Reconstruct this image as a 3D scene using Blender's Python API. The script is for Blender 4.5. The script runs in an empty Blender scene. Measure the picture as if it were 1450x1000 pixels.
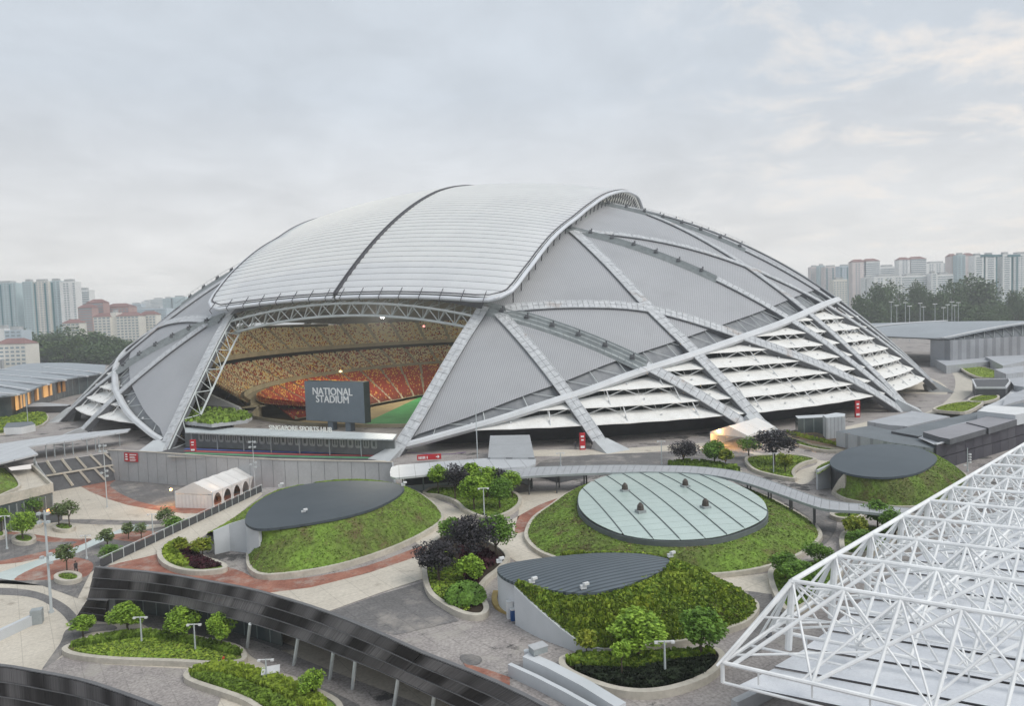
import bpy, bmesh, math, random
import numpy as np
from mathutils import Vector, Matrix
from mathutils.geometry import tessellate_polygon
random.seed(7)
PI = math.pi
S = bpy.context.scene
COL = S.collection

# ------------------------------------------------------------------ camera
HC = 26.5
PITCH, ROLL, FPX = math.radians(3.05), math.radians(1.95), 967.0
_F = Vector((0, math.cos(PITCH), -math.sin(PITCH)))
_U0 = Vector((0, math.sin(PITCH), math.cos(PITCH)))
_R0 = Vector((1, 0, 0))
CR = _R0 * math.cos(ROLL) - _U0 * math.sin(ROLL)
CU = _R0 * math.sin(ROLL) + _U0 * math.cos(ROLL)
CO = Vector((0, 0, HC))
cd = bpy.data.cameras.new('camera')
cam = bpy.data.objects.new('camera', cd)
COL.objects.link(cam)
M = Matrix.Identity(4)
for i in range(3):
    M[i][0] = CR[i]; M[i][1] = CU[i]; M[i][2] = -_F[i]; M[i][3] = CO[i]
cam.matrix_world = M
cd.sensor_width = 36; cd.lens = 36 * FPX / 1450
cd.clip_start = 0.5; cd.clip_end = 20000
S.camera = cam

# ------------------------------------------------------------------ world
SUN_EL, SUN_AZ = math.radians(50), math.radians(122)      # azimuth measured from +Y towards +X
w = bpy.data.worlds.new('World'); S.world = w; w.use_nodes = True
nt = w.node_tree; nt.nodes.clear()
def N(t, **k):
    n = nt.nodes.new(t)
    for a, b in k.items():
        setattr(n, a, b)
    return n
def L(a, b): nt.links.new(a, b)
sky = N('ShaderNodeTexSky', sky_type='NISHITA'); sky.sun_disc = False
sky.sun_elevation = SUN_EL; sky.sun_rotation = SUN_AZ
tc = N('ShaderNodeTexCoord')
sep = N('ShaderNodeSeparateXYZ'); L(tc.outputs['Generated'], sep.inputs[0])
# cloud sheet seen in perspective: project the direction on a high plane
zc = N('ShaderNodeMath', operation='MAXIMUM'); L(sep.outputs['Z'], zc.inputs[0]); zc.inputs[1].default_value = 0.0
za = N('ShaderNodeMath', operation='ADD'); L(zc.outputs[0], za.inputs[0]); za.inputs[1].default_value = 0.16
dx = N('ShaderNodeMath', operation='DIVIDE'); L(sep.outputs['X'], dx.inputs[0]); L(za.outputs[0], dx.inputs[1])
dy = N('ShaderNodeMath', operation='DIVIDE'); L(sep.outputs['Y'], dy.inputs[0]); L(za.outputs[0], dy.inputs[1])
cb = N('ShaderNodeCombineXYZ'); L(dx.outputs[0], cb.inputs[0]); L(dy.outputs[0], cb.inputs[1])
n1 = N('ShaderNodeTexNoise'); n1.inputs['Scale'].default_value = 0.75; n1.inputs['Detail'].default_value = 7; n1.inputs['Roughness'].default_value = .55; n1.inputs['Distortion'].default_value = .6
L(cb.outputs[0], n1.inputs['Vector'])
n2 = N('ShaderNodeTexNoise'); n2.inputs['Scale'].default_value = 2.6; n2.inputs['Detail'].default_value = 9; n2.inputs['Roughness'].default_value = .62; n2.inputs['Distortion'].default_value = .4
L(cb.outputs[0], n2.inputs['Vector'])
grad = N('ShaderNodeValToRGB')
e = grad.color_ramp.elements
e[0].position = 0.0; e[0].color = (.79, .76, .73, 1)
e[1].position = 0.6; e[1].color = (.54, .595, .655, 1)
k = e.new(.12); k.color = (.715, .71, .705, 1)
k = e.new(.3); k.color = (.575, .62, .67, 1)
L(zc.outputs[0], grad.inputs[0])
r1 = N('ShaderNodeMapRange'); r1.inputs['From Min'].default_value = .3; r1.inputs['From Max'].default_value = .7; r1.inputs['To Min'].default_value = .90; r1.inputs['To Max'].default_value = 1.09
L(n1.outputs['Fac'], r1.inputs['Value'])
r2 = N('ShaderNodeMapRange'); r2.inputs['From Min'].default_value = .35; r2.inputs['From Max'].default_value = .75; r2.inputs['To Min'].default_value = .955; r2.inputs['To Max'].default_value = 1.10
L(n2.outputs['Fac'], r2.inputs['Value'])
mm = N('ShaderNodeMath', operation='MULTIPLY'); L(r1.outputs[0], mm.inputs[0]); L(r2.outputs[0], mm.inputs[1])
# the thinner, warmer break in the cloud towards the upper right
dotn = N('ShaderNodeVectorMath', operation='DOT_PRODUCT'); L(tc.outputs['Generated'], dotn.inputs[0]); dotn.inputs[1].default_value = Vector((.60, .72, .34)).normalized()
rb = N('ShaderNodeMapRange', interpolation_type='SMOOTHSTEP'); rb.inputs['From Min'].default_value = .86; rb.inputs['From Max'].default_value = 1.0
L(dotn.outputs['Value'], rb.inputs['Value'])
rn = N('ShaderNodeMapRange'); rn.inputs['From Min'].default_value = .5; rn.inputs['From Max'].default_value = .68
L(n2.outputs['Fac'], rn.inputs['Value'])
mb = N('ShaderNodeMath', operation='MULTIPLY'); L(rb.outputs[0], mb.inputs[0]); L(rn.outputs[0], mb.inputs[1])
vs = N('ShaderNodeVectorMath', operation='SCALE'); L(grad.outputs[0], vs.inputs[0]); L(mm.outputs[0], vs.inputs['Scale'])
wm = N('ShaderNodeMixRGB'); L(mb.outputs[0], wm.inputs[0]); L(vs.outputs[0], wm.inputs[1]); wm.inputs[2].default_value = (.86, .79, .72, 1)
v10 = N('ShaderNodeVectorMath', operation='SCALE'); L(wm.outputs[0], v10.inputs[0]); v10.inputs['Scale'].default_value = 8.1
mx = N('ShaderNodeMixRGB'); mx.inputs[0].default_value = .94
L(sky.outputs[0], mx.inputs[1]); L(v10.outputs[0], mx.inputs[2])
bg = N('ShaderNodeBackground'); bg.inputs['Strength'].default_value = .1
L(mx.outputs[0], bg.inputs[0])
wo = N('ShaderNodeOutputWorld'); L(bg.outputs[0], wo.inputs[0])
# ------------------------------------------------------------------ sun
sl = bpy.data.lights.new('sun', 'SUN'); sl.energy = 1.5; sl.angle = math.radians(38); sl.color = (1, .96, .9)
so = bpy.data.objects.new('sun', sl); COL.objects.link(so)
sd = Vector((math.sin(SUN_AZ) * math.cos(SUN_EL), math.cos(SUN_AZ) * math.cos(SUN_EL), math.sin(SUN_EL)))
so.rotation_euler = sd.to_track_quat('Z', 'Y').to_euler()
vw = S.view_settings
vw.view_transform = 'Standard'; vw.look = 'None'; vw.exposure = 0.5; vw.gamma = 1; vw.use_curve_mapping = False
S.cycles.max_bounces = 8; S.cycles.volume_bounces = 1

# ------------------------------------------------------------------ geometry helpers
def ray(px, py):
    d = _F * FPX + CR * (px - 725) + CU * (500 - py)
    return d.normalized()
def at(px, py, z=0.0):
    """place of the world at height z that the photograph shows at (px,py)"""
    d = ray(px, py); t = (z - HC) / d.z
    return CO + d * t
def ats(pts, z=0.0): return [at(x, y, z) for x, y in pts]
def atd(px, py, dist):
    d = ray(px, py); return CO + d * (dist / d.y)
CX, CY = -4.0, 287.0
RB, HD = 155.0, 73.6
RS = (RB * RB + HD * HD) / (2 * HD)
CZ = HD - RS
AX = math.radians(18)
LU = Vector((math.cos(AX), -math.sin(AX), 0)); LV = Vector((math.sin(AX), math.cos(AX), 0))
def W(u, v, z=0.0): return Vector((CX, CY, z)) + LU * u + LV * v
def sph(u, v, off=0.0):
    rr = u * u + v * v
    zz = math.sqrt(max(RS * RS - rr, 1))
    n = LU * (u / RS) + LV * (v / RS) + Vector((0, 0, zz / RS))
    return W(u, v, CZ + zz) + n * off
def nrm(u, v):
    zz = math.sqrt(max(RS * RS - u * u - v * v, 1))
    return LU * (u / RS) + LV * (v / RS) + Vector((0, 0, zz / RS))
def pol(r, phi, z):           # phi in degrees from the front axis, positive to the right
    a = math.radians(phi)
    return W(r * math.sin(a), -r * math.cos(a), z)

class MB:
    def __init__(s): s.v = []; s.f = []; s.m = []
    def add(s, vs, fs, mi=0):
        o = len(s.v); s.v += [tuple(p) for p in vs]
        for f in fs: s.f.append([i + o for i in f]); s.m.append(mi)
    def quad(s, a, b, c, d, mi=0): s.add([a, b, c, d], [(0, 1, 2, 3)], mi)
    def hexa(s, b, t, mi=0):
        n = len(b); s.add(list(b) + list(t), [tuple(range(n))[::-1], tuple(range(n, 2 * n))] + [(i, (i + 1) % n, n + (i + 1) % n, n + i) for i in range(n)], mi)
    def box(s, c, sx, sy, sz, rz=0.0, mi=0):
        """box standing on c"""
        c = Vector(c); ca, sa = math.cos(rz), math.sin(rz)
        q = []
        for (x, y) in ((-1, -1), (1, -1), (1, 1), (-1, 1)):
            X = x * sx / 2; Y = y * sy / 2
            q.append(c + Vector((X * ca - Y * sa, X * sa + Y * ca, 0)))
        s.hexa(q, [p + Vector((0, 0, sz)) for p in q], mi)
    def bar(s, p, q, w_, h_, up=Vector((0, 0, 1)), mi=0):
        p = Vector(p); q = Vector(q); d = (q - p)
        if d.length < 1e-6: return
        d.normalize(); x = d.cross(up)
        if x.length < 1e-4: x = d.cross(Vector((1, 0, 0)))
        x.normalize(); y = x.cross(d)
        c = [x * a * w_ / 2 + y * b * h_ / 2 for a, b in ((-1, -1), (1, -1), (1, 1), (-1, 1))]
        s.hexa([p + k_ for k_ in c], [q + k_ for k_ in c], mi)
    def tube(s, p, q, r, r2=None, n=6, mi=0):
        p = Vector(p); q = Vector(q); d = q - p
        if d.length < 1e-6: return
        r2 = r if r2 is None else r2
        d.normalize(); x = d.orthogonal().normalized(); y = d.cross(x)
        c = [x * math.cos(2 * PI * i / n) + y * math.sin(2 * PI * i / n) for i in range(n)]
        s.hexa([p + k_ * r for k_ in c], [q + k_ * r2 for k_ in c], mi)
    def poly(s, pts, mi=0):
        pts = [Vector(p) for p in pts]
        tri = tessellate_polygon([pts])
        area = sum(pts[i].x * pts[(i + 1) % len(pts)].y - pts[(i + 1) % len(pts)].x * pts[i].y for i in range(len(pts)))
        fs = []
        for a, b, c in tri:
            n = (pts[b] - pts[a]).cross(pts[c] - pts[a])
            fs.append((a, b, c) if n.z > 0 else (c, b, a))
        s.add(pts, fs, mi)
    def prism(s, pts, z0, z1, mi=0, top=True):
        """vertical prism: pts xy, from z0 to z1 (z1 may be None to keep the points' own z)"""
        pts = [Vector(p) for p in pts]; n = len(pts)
        t = [Vector((p.x, p.y, p.z if z1 is None else z1)) for p in pts]
        b = [Vector((p.x, p.y, z0)) for p in pts]
        area = sum(pts[i].x * pts[(i + 1) % n].y - pts[(i + 1) % n].x * pts[i].y for i in range(n))
        if area < 0: t.reverse(); b.reverse()
        if top: s.poly(t, mi)
        for i in range(n):
            j = (i + 1) % n
            s.add([b[i], b[j], t[j], t[i]], [(0, 1, 2, 3)], mi)
    def wall(s, pts, th, z0, z1s, mi=0, closed=False):
        """vertical wall along polyline; z1s number or list"""
        pts = [Vector((p[0], p[1], 0)) for p in pts]; n = len(pts)
        if not hasattr(z1s, '__len__'): z1s = [z1s] * n
        L_, R_ = [], []
        for i, p in enumerate(pts):
            a = pts[(i - 1) % n] if (closed or i > 0) else p
            b = pts[(i + 1) % n] if (closed or i < n - 1) else p
            t = (b - a).normalized(); m = Vector((-t.y, t.x, 0)) * th / 2
            L_.append(p + m); R_.append(p - m)
        for i in range(n if closed else n - 1):
            j = (i + 1) % n
            bq = [L_[i], R_[i], R_[j], L_[j]]
            zz = [z1s[i], z1s[i], z1s[j], z1s[j]]
            s.hexa([Vector((q.x, q.y, z0)) for q in bq], [Vector((q.x, q.y, z)) for q, z in zip(bq, zz)], mi)
    def build(s, name, mats, parent=None, smooth=False, kind=None, uv=None):
        me = bpy.data.meshes.new(name); me.from_pydata(s.v, [], s.f)
        if not isinstance(mats, (list, tuple)): mats = [mats]
        for m in mats: me.materials.append(m)
        if len(mats) > 1: me.polygons.foreach_set('material_index', s.m)
        if smooth: me.polygons.foreach_set('use_smooth', [True] * len(s.f))
        if uv:
            l = me.uv_layers.new(name='UVMap')
            for p in me.polygons:
                for li in p.loop_indices: l.data[li].uv = uv[me.loops[li].vertex_index]
        me.update()
        o = bpy.data.objects.new(name, me); COL.objects.link(o)
        if parent is not None:
            o.parent = parent
            o.matrix_parent_inverse = Matrix.Translation(-Vector(parent.location))
        if kind: o['kind'] = kind
        return o

def thing(name, label, cat, loc=(0, 0, 0), group=None):
    o = bpy.data.objects.new(name, None); COL.objects.link(o)
    o.location = loc; o.empty_display_size = .5
    o['label'] = label; o['category'] = cat
    if group: o['group'] = group
    return o
def tag(o, label, cat, group=None):
    o['label'] = label; o['category'] = cat
    if group: o['group'] = group
    return o
def shared(name, me, parent, loc, rz=0.0, sc=(1, 1, 1)):
    o = bpy.data.objects.new(name, me); COL.objects.link(o)
    o.location = loc; o.rotation_euler = (0, 0, rz); o.scale = sc
    if parent is not None:
        o.parent = parent; o.matrix_parent_inverse = Matrix.Translation(-Vector(parent.location))
    return o
def spline(pts, n):
    """Catmull-Rom through pts"""
    P = [Vector(p) for p in pts]; P = [P[0] * 2 - P[1]] + P + [P[-1] * 2 - P[-2]]
    out = []
    for i in range(1, len(P) - 2):
        for k_ in range(n):
            t = k_ / n; a, b, c, d = P[i - 1], P[i], P[i + 1], P[i + 2]
            out.append(.5 * ((2 * b) + (c - a) * t + (2 * a - 5 * b + 4 * c - d) * t * t + (3 * b - a - 3 * c + d) * t ** 3))
    out.append(P[-2]); return out
def cspline(pts, n):
    P = [Vector(p) for p in pts]; m = len(P); out = []
    for i in range(m):
        for k_ in range(n):
            t = k_ / n; a, b, c, d = P[i - 1], P[i], P[(i + 1) % m], P[(i + 2) % m]
            out.append(.5 * ((2 * b) + (c - a) * t + (2 * a - 5 * b + 4 * c - d) * t * t + (3 * b - a - 3 * c + d) * t ** 3))
    return out
def resample(P, n):
    P = [Vector(p) for p in P]; d = [0]
    for i in range(1, len(P)): d.append(d[-1] + (P[i] - P[i - 1]).length)
    out = []; j = 0
    for k_ in range(n):
        s_ = d[-1] * k_ / (n - 1)
        while j < len(P) - 2 and d[j + 1] < s_: j += 1
        t = (s_ - d[j]) / max(d[j + 1] - d[j], 1e-9)
        out.append(P[j].lerp(P[j + 1], min(max(t, 0), 1)))
    return out
def interp(x, xs, ys):
    return float(np.interp(x, xs, ys))

# ------------------------------------------------------------------ materials
def mat(name, col, rough=.7, var=.12, scale=.5, col2=None, bump=0.0, bscale=8.0, metal=0.0, spec=.3, detail=6, fine=0.0, fscale=6.0):
    m = bpy.data.materials.new(name); m.use_nodes = True; t = m.node_tree; b = t.nodes['Principled BSDF']
    b.inputs['Roughness'].default_value = rough; b.inputs['Metallic'].default_value = metal
    b.inputs['Specular IOR Level'].default_value = spec
    g = t.nodes.new('ShaderNodeNewGeometry')
    nz = t.nodes.new('ShaderNodeTexNoise'); nz.inputs['Scale'].default_value = scale; nz.inputs['Detail'].default_value = detail; nz.inputs['Roughness'].default_value = .65
    t.links.new(g.outputs['Position'], nz.inputs['Vector'])
    cr = t.nodes.new('ShaderNodeValToRGB'); c2 = col2 or tuple(c * (1 - var * 2) for c in col)
    cr.color_ramp.elements[0].position = .38; cr.color_ramp.elements[0].color = (*c2, 1)
    cr.color_ramp.elements[1].position = .62; cr.color_ramp.elements[1].color = (*col, 1)
    t.links.new(nz.outputs['Fac'], cr.inputs[0])
    out = cr.outputs[0]
    if fine:
        n3 = t.nodes.new('ShaderNodeTexNoise'); n3.inputs['Scale'].default_value = fscale; n3.inputs['Detail'].default_value = 3
        t.links.new(g.outputs['Position'], n3.inputs['Vector'])
        mr = t.nodes.new('ShaderNodeMapRange'); mr.inputs['From Min'].default_value = .3; mr.inputs['From Max'].default_value = .7
        mr.inputs['To Min'].default_value = 1 - fine; mr.inputs['To Max'].default_value = 1 + fine
        t.links.new(n3.outputs['Fac'], mr.inputs['Value'])
        vv = t.nodes.new('ShaderNodeVectorMath'); vv.operation = 'SCALE'
        t.links.new(out, vv.inputs[0]); t.links.new(mr.outputs[0], vv.inputs['Scale']); out = vv.outputs[0]
    t.links.new(out, b.inputs['Base Color'])
    if bump:
        n4 = t.nodes.new('ShaderNodeTexNoise'); n4.inputs['Scale'].default_value = bscale; n4.inputs['Detail'].default_value = 4
        t.links.new(g.outputs['Position'], n4.inputs['Vector'])
        bp = t.nodes.new('ShaderNodeBump'); bp.inputs['Strength'].default_value = bump; bp.inputs['Distance'].default_value = .1
        t.links.new(n4.outputs['Fac'], bp.inputs['Height']); t.links.new(bp.outputs[0], b.inputs['Normal'])
    return m
def nodes_of(m): return m.node_tree, m.node_tree.nodes['Principled BSDF']
def base_in(m):
    t, b = nodes_of(m); return b.inputs['Base Color'].links[0].from_socket
def stripes(m, axis, period, duty=.25, dark=.72, bump=.5, offset=0.0):
    """seams across a surface: darker joint lines every `period` metres along a world direction"""
    t, b = nodes_of(m)
    g = t.nodes.new('ShaderNodeNewGeometry'); d = t.nodes.new('ShaderNodeVectorMath'); d.operation = 'DOT_PRODUCT'
    t.links.new(g.outputs['Position'], d.inputs[0]); d.inputs[1].default_value = axis
    q = t.nodes.new('ShaderNodeMath'); q.operation = 'MULTIPLY'; q.inputs[1].default_value = 1 / period; t.links.new(d.outputs['Value'], q.inputs[0])
    a = t.nodes.new('ShaderNodeMath'); a.operation = 'ADD'; a.inputs[1].default_value = offset + 1000; t.links.new(q.outputs[0], a.inputs[0])
    f = t.nodes.new('ShaderNodeMath'); f.operation = 'FRACT'; t.links.new(a.outputs[0], f.inputs[0])
    c = t.nodes.new('ShaderNodeMath'); c.operation = 'LESS_THAN'; c.inputs[1].default_value = duty; t.links.new(f.outputs[0], c.inputs[0])
    mr = t.nodes.new('ShaderNodeMapRange'); mr.inputs['To Min'].default_value = 1; mr.inputs['To Max'].default_value = dark
    t.links.new(c.outputs[0], mr.inputs['Value'])
    src = base_in(m)
    v = t.nodes.new('ShaderNodeVectorMath'); v.operation = 'SCALE'; t.links.new(src, v.inputs[0]); t.links.new(mr.outputs[0], v.inputs['Scale'])
    t.links.new(v.outputs[0], b.inputs['Base Color'])
    return m
def blotch(m, col, scale, lo, hi, detail=8, seed=0.0, rough=.6):
    """worn or stained patches with their own outline"""
    t, b = nodes_of(m); g = t.nodes.new('ShaderNodeNewGeometry')
    mp = t.nodes.new('ShaderNodeMapping'); mp.inputs['Location'].default_value = (seed, seed * 2.3, 0); t.links.new(g.outputs['Position'], mp.inputs[0])
    nz = t.nodes.new('ShaderNodeTexNoise'); nz.inputs['Scale'].default_value = scale; nz.inputs['Detail'].default_value = detail; nz.inputs['Roughness'].default_value = rough
    t.links.new(mp.outputs[0], nz.inputs['Vector'])
    mr = t.nodes.new('ShaderNodeMapRange'); mr.inputs['From Min'].default_value = lo; mr.inputs['From Max'].default_value = hi
    t.links.new(nz.outputs['Fac'], mr.inputs['Value'])
    src = base_in(m); mixn = t.nodes.new('ShaderNodeMixRGB'); t.links.new(mr.outputs[0], mixn.inputs[0]); t.links.new(src, mixn.inputs[1]); mixn.inputs[2].default_value = (*col, 1)
    t.links.new(mixn.outputs[0], b.inputs['Base Color']); return m
def emis(name, col, st):
    m = bpy.data.materials.new(name); m.use_nodes = True; b = m.node_tree.nodes['Principled BSDF']
    b.inputs['Base Color'].default_value = (*col, 1); b.inputs['Emission Color'].default_value = (*col, 1); b.inputs['Emission Strength'].default_value = st
    return m

X = Vector((1, 0, 0)); Y = Vector((0, 1, 0)); Z = Vector((0, 0, 1))
m_clad = stripes(mat('roof_sheet', (.385, .392, .408), .48, .05, .04, col2=(.35, .358, .375), spec=.4), tuple(LU), .44, .3, .70)
blotch(m_clad, (.27, .275, .285), .07, .50, .85, seed=17)
m_white = mat('white_paint', (.72, .73, .73), .5, .06, .3)
m_beam = mat('white_beam', (.60, .615, .63), .45, .05, .3, fine=.05)
m_steel = mat('pale_steel', (.58, .62, .62), .45, .06, .5)
m_plate = mat('rib_plate', (.52, .535, .55), .5, .06, .6, col2=(.43, .445, .46), fine=.08, fscale=1.2)
blotch(m_plate, (.36, .31, .28), .18, .60, .72, seed=3)
m_gap = mat('rib_gap', (.13, .135, .145), .7, .1)
m_rail = mat('runway_rail', (.36, .39, .395), .55, .12, .6, col2=(.28, .305, .31))
m_etfe = mat('etfe_cushion', (.77, .785, .80), .42, .03, .1, col2=(.72, .735, .755), spec=.5)
def translucent(m, amt, col):
    t, b = nodes_of(m); o = [n for n in t.nodes if n.type == 'OUTPUT_MATERIAL'][0]
    tr = t.nodes.new('ShaderNodeBsdfTranslucent'); tr.inputs[0].default_value = (*col, 1)
    ms = t.nodes.new('ShaderNodeMixShader'); ms.inputs[0].default_value = amt
    t.links.new(b.outputs[0], ms.inputs[1]); t.links.new(tr.outputs[0], ms.inputs[2]); t.links.new(ms.outputs[0], o.inputs[0])
translucent(m_etfe, .26, (.97, .95, .88))
m_rim = mat('roof_rim', (.62, .645, .68), .35, .05, .2, spec=.5)
m_seam = mat('dark_seam', (.10, .10, .11), .6, .1)
m_louv = mat('louvre_fabric', (.80, .795, .77), .6, .05, .35, col2=(.72, .71, .68), fine=.04, fscale=2)
blotch(m_louv, (.56, .54, .50), .5, .60, .80, seed=9)
m_glassdk = mat('dark_glazing', (.06, .08, .085), .15, .3, .15, col2=(.12, .135, .13), spec=.6)
stripes(m_glassdk, tuple(LU), 1.9, .08, 2.2)
m_wdark = mat('dark_cladding_wall', (.085, .088, .095), .6, .12, .3)
m_conc = mat('fair_concrete', (.44, .45, .46), .75, .08, .12, fine=.05, fscale=2.5)
m_interior = mat('stand_concrete', (.42, .37, .26), .85, .12, .2)
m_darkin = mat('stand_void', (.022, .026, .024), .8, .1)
m_red = mat('red_seat', (.48, .045, .025), .5, .2, 3)
m_cream = mat('cream_seat', (.80, .70, .44), .5, .1, 3)
m_brown = mat('maroon_seat', (.26, .05, .045), .5, .2, 3)
m_gold = mat('yellow_seat', (.85, .55, .12), .5, .1, 3)
m_turf = mat('turf', (.07, .30, .10), .9, .15, .1)
m_track = mat('pitch_surround', (.33, .25, .13), .9, .15, .08)

# =================================================================== STADIUM
stadium = thing('stadium', 'huge grey domed stadium with sliding white ribbed roof and louvred flanks', 'stadium', (CX, CY, 0))
_bs = spline([Vector((u, v, 0)) for u, v in ((27.6, -152.0), (34.4, -149.3), (46.5, -143.3), (57.4, -136.2), (67.6, -128.2), (86.2, -110.0), (103.4, -85.9), (116, -58), (124.4, -28), (127, 0), (124.4, 28), (116, 58), (101, 88), (76, 118), (45, 145))], 10)
BV = [p.y for p in _bs]; BU = [p.x for p in _bs]
def beam_u(v): return interp(v, BV, BU)
OV = [-156, -122, -100, -80, -60, -30, 0, 60, 122]
OU = [27.5, 37.5, 41.5, 45, 47.5, 50, 50, 47.5, 37.5]
OUL = [25.2, 33.6, 39.5, 44, 47, 50, 50, 47.5, 37.5]
def open_u(v, sg=1): return interp(v, OV, OU if sg > 0 else OUL)
def band_u(v):                     # inner edge of the glazed band above the beam
    return max(open_u(v) + .3, beam_u(v) - interp(v, [-154, -149, -140, -120, -90, 0], [1.2, 3.2, 4.6, 5.2, 5.0, 5.0]))
for sgn in (1, -1):
    mb = MB(); nv, nu = 130, 34; idx = {}
    for i in range(nv + 1):
        v = -151.0 + i * (150 + 151.0) / nv
        u0 = open_u(v, sgn) - .2; u1 = max(band_u(v), u0 + .02)
        if v > 60: u1 = max(u0 + .02, math.sqrt(max(148 ** 2 - v * v, 0)))
        for j in range(nu + 1):
            mb.v.append(tuple(sph(sgn * (u0 + (u1 - u0) * j / nu), v, .6)))
    for i in range(nv):
        for j in range(nu):
            a = i * (nu + 1) + j; q = (a, a + 1, a + nu + 2, a + nu + 1)
            mb.f.append(q if sgn > 0 else q[::-1]); mb.m.append(0)
    mb.build('roof_cladding', m_clad, stadium, smooth=True)
    # glazed band between cladding and edge beam
    gb = MB(); P = []
    for i in range(91):
        v = -151.2 + i * 2.4
        if v > 60: break
        P.append((max(band_u(v) - 1.6, open_u(v, sgn)), beam_u(v) - .3, v))
    for a, b in zip(P, P[1:]):
        q = [sph(sgn * a[0], a[2], .1), sph(sgn * a[1], a[2], -.6), sph(sgn * b[1], b[2], -.6), sph(sgn * b[0], b[2], .1)]
        gb.quad(*(q if sgn > 0 else q[::-1]))
    gb.build('edge_glazing', mat('band_mesh', (.17, .18, .195), .5, .2, .4, col2=(.24, .25, .26)), stadium)
    # zig-zag bars of the band
    zb = MB()
    for i in range(0, len(P) - 2, 2):
        a, b, c = P[i], P[i + 1], P[i + 2]
        zb.bar(sph(sgn * a[0], a[2], .4), sph(sgn * b[1], b[2], 0), .12, .12)
        zb.bar(sph(sgn * b[1], b[2], 0), sph(sgn * c[0], c[2], .4), .12, .12)
    zb.build('band_bracing', m_steel, stadium)
    # edge beam: white boxed member
    bb = MB()
    pts = [(beam_u(v), v) for v in np.arange(-151.6, 62, 2.0)]
    rings = []
    for k_, (u, v) in enumerate(pts):
        u = sgn * u
        p2 = pts[min(k_ + 1, len(pts) - 1)]; p0 = pts[max(k_ - 1, 0)]
        t = (sph(sgn * p2[0], p2[1]) - sph(sgn * p0[0], p0[1])).normalized(); n = nrm(u, v); s_ = t.cross(n).normalized() * sgn
        c = sph(u, v, .9); wd = interp(v, [-154, -140, -60], [.62, .75, .95])
        rings.append([c + s_ * x * wd + n * y for x, y in ((-1, -.4), (-.9, .4), (0, .6), (.9, .4), (1.05, -.2), (.8, -.8), (-.6, -.8))])
    for a, b in zip(rings, rings[1:]):
        for i in range(7):
            j = (i + 1) % 7; q = (a[i], a[j], b[j], b[i]); bb.quad(*(q if sgn < 0 else q[::-1]))
    bb.build('edge_beam', m_beam, stadium)

def rib(path, name='rib', wd=2.6, depth=2.6, lo=None, top=1.2, mp=m_plate, open_from=None, truss=None, ramp=None, nseg=None):
    """arched rib across the dome following plan points; plates two abreast over a dark trough"""
    wd *= .86
    P = spline([Vector((u, v, 0)) for u, v in path], 12)
    ln = sum((P[i] - P[i - 1]).length for i in range(1, len(P)))
    n = nseg or max(int(ln / 1.3), 2); P = resample(P, n + 1)
    mb = MB(); last = None; fr = []
    for i, p in enumerate(P):
        a = P[max(i - 1, 0)]; b = P[min(i + 1, n)]
        t = (sph(b.x, b.y) - sph(a.x, a.y)).normalized(); nn = nrm(p.x, p.y); s_ = t.cross(nn).normalized()
        wloc = wd if not ramp else interp(i / n, [0, .12, 1], [ramp * wd, wd, wd])
        fr.append((sph(p.x, p.y, 0), nn, s_, wloc / 2, t))
    for (c0, n0, s0, w0, t0), (c1, n1_, s1, w1, t1) in zip(fr, fr[1:]):
        # trough
        for sg in (-1, 1):
            a, b = c0 + s0 * sg * w0 + n0 * (top - .12), c1 + s1 * sg * w1 + n1_ * (top - .12)
            a2, b2 = c0 + s0 * sg * w0 - n0 * .35, c1 + s1 * sg * w1 - n1_ * .35
            mb.quad(a, b, b2, a2, 1)
        mb.quad(c0 - s0 * w0 + n0 * (top - .12), c0 + s0 * w0 + n0 * (top - .12), c1 + s1 * w1 + n1_ * (top - .12), c1 - s1 * w1 + n1_ * (top - .12), 1)
        for x0, x1 in ((-.97, -.025), (.025, .97)):
            A = c0 + t0 * .045; B = c1 - t1 * .045; j = random.uniform(-.03, .03)
            q = [A + s0 * x0 * w0, A + s0 * x1 * w0, B + s1 * x1 * w1, B + s1 * x0 * w1]
            mb.hexa([q[0] + n0 * (top - .11), q[1] + n0 * (top - .11), q[2] + n1_ * (top - .11), q[3] + n1_ * (top - .11)],
                    [q[0] + n0 * (top + j), q[1] + n0 * (top + j), q[2] + n1_ * (top + j), q[3] + n1_ * (top + j)], 0)
        for sg in (-1, 1):      # side chords, proud of the plates
            mb.bar(c0 + s0 * sg * (w0 + .1) + n0 * (top - .1), c1 + s1 * sg * (w1 + .1) + n1_ * (top - .1), .18, .26, n0, 0)
    o = mb.build(name, [mp, m_gap], stadium)
    if truss:                      # lower chord and lacing on the inner side
        tb = MB(); sg, dp, a0, a1 = truss
        sel = fr[int(a0 * n):int(a1 * n) + 1:2]
        for i in range(len(sel) - 1):
            (c0, n0, s0, w0, t0), (c1, n1_, s1, w1, t1) = sel[i], sel[i + 1]
            l0 = c0 + s0 * sg * (w0 + .5) - n0 * dp; l1 = c1 + s1 * sg * (w1 + .5) - n1_ * dp
            u0 = c0 + s0 * sg * (w0 + .2) + n0 * (top - .6); u1 = c1 + s1 * sg * (w1 + .2) + n1_ * (top - .6)
            tb.tube(l0, l1, .24); tb.tube(u0, u1, .2)
            if i % 2: tb.tube(l0, u1, .13)
            else: tb.tube(u0, l1, .13)
            tb.tube(u0, l0, .11)
        tb.build('rib_truss', m_steel, stadium)
    return fr
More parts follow.
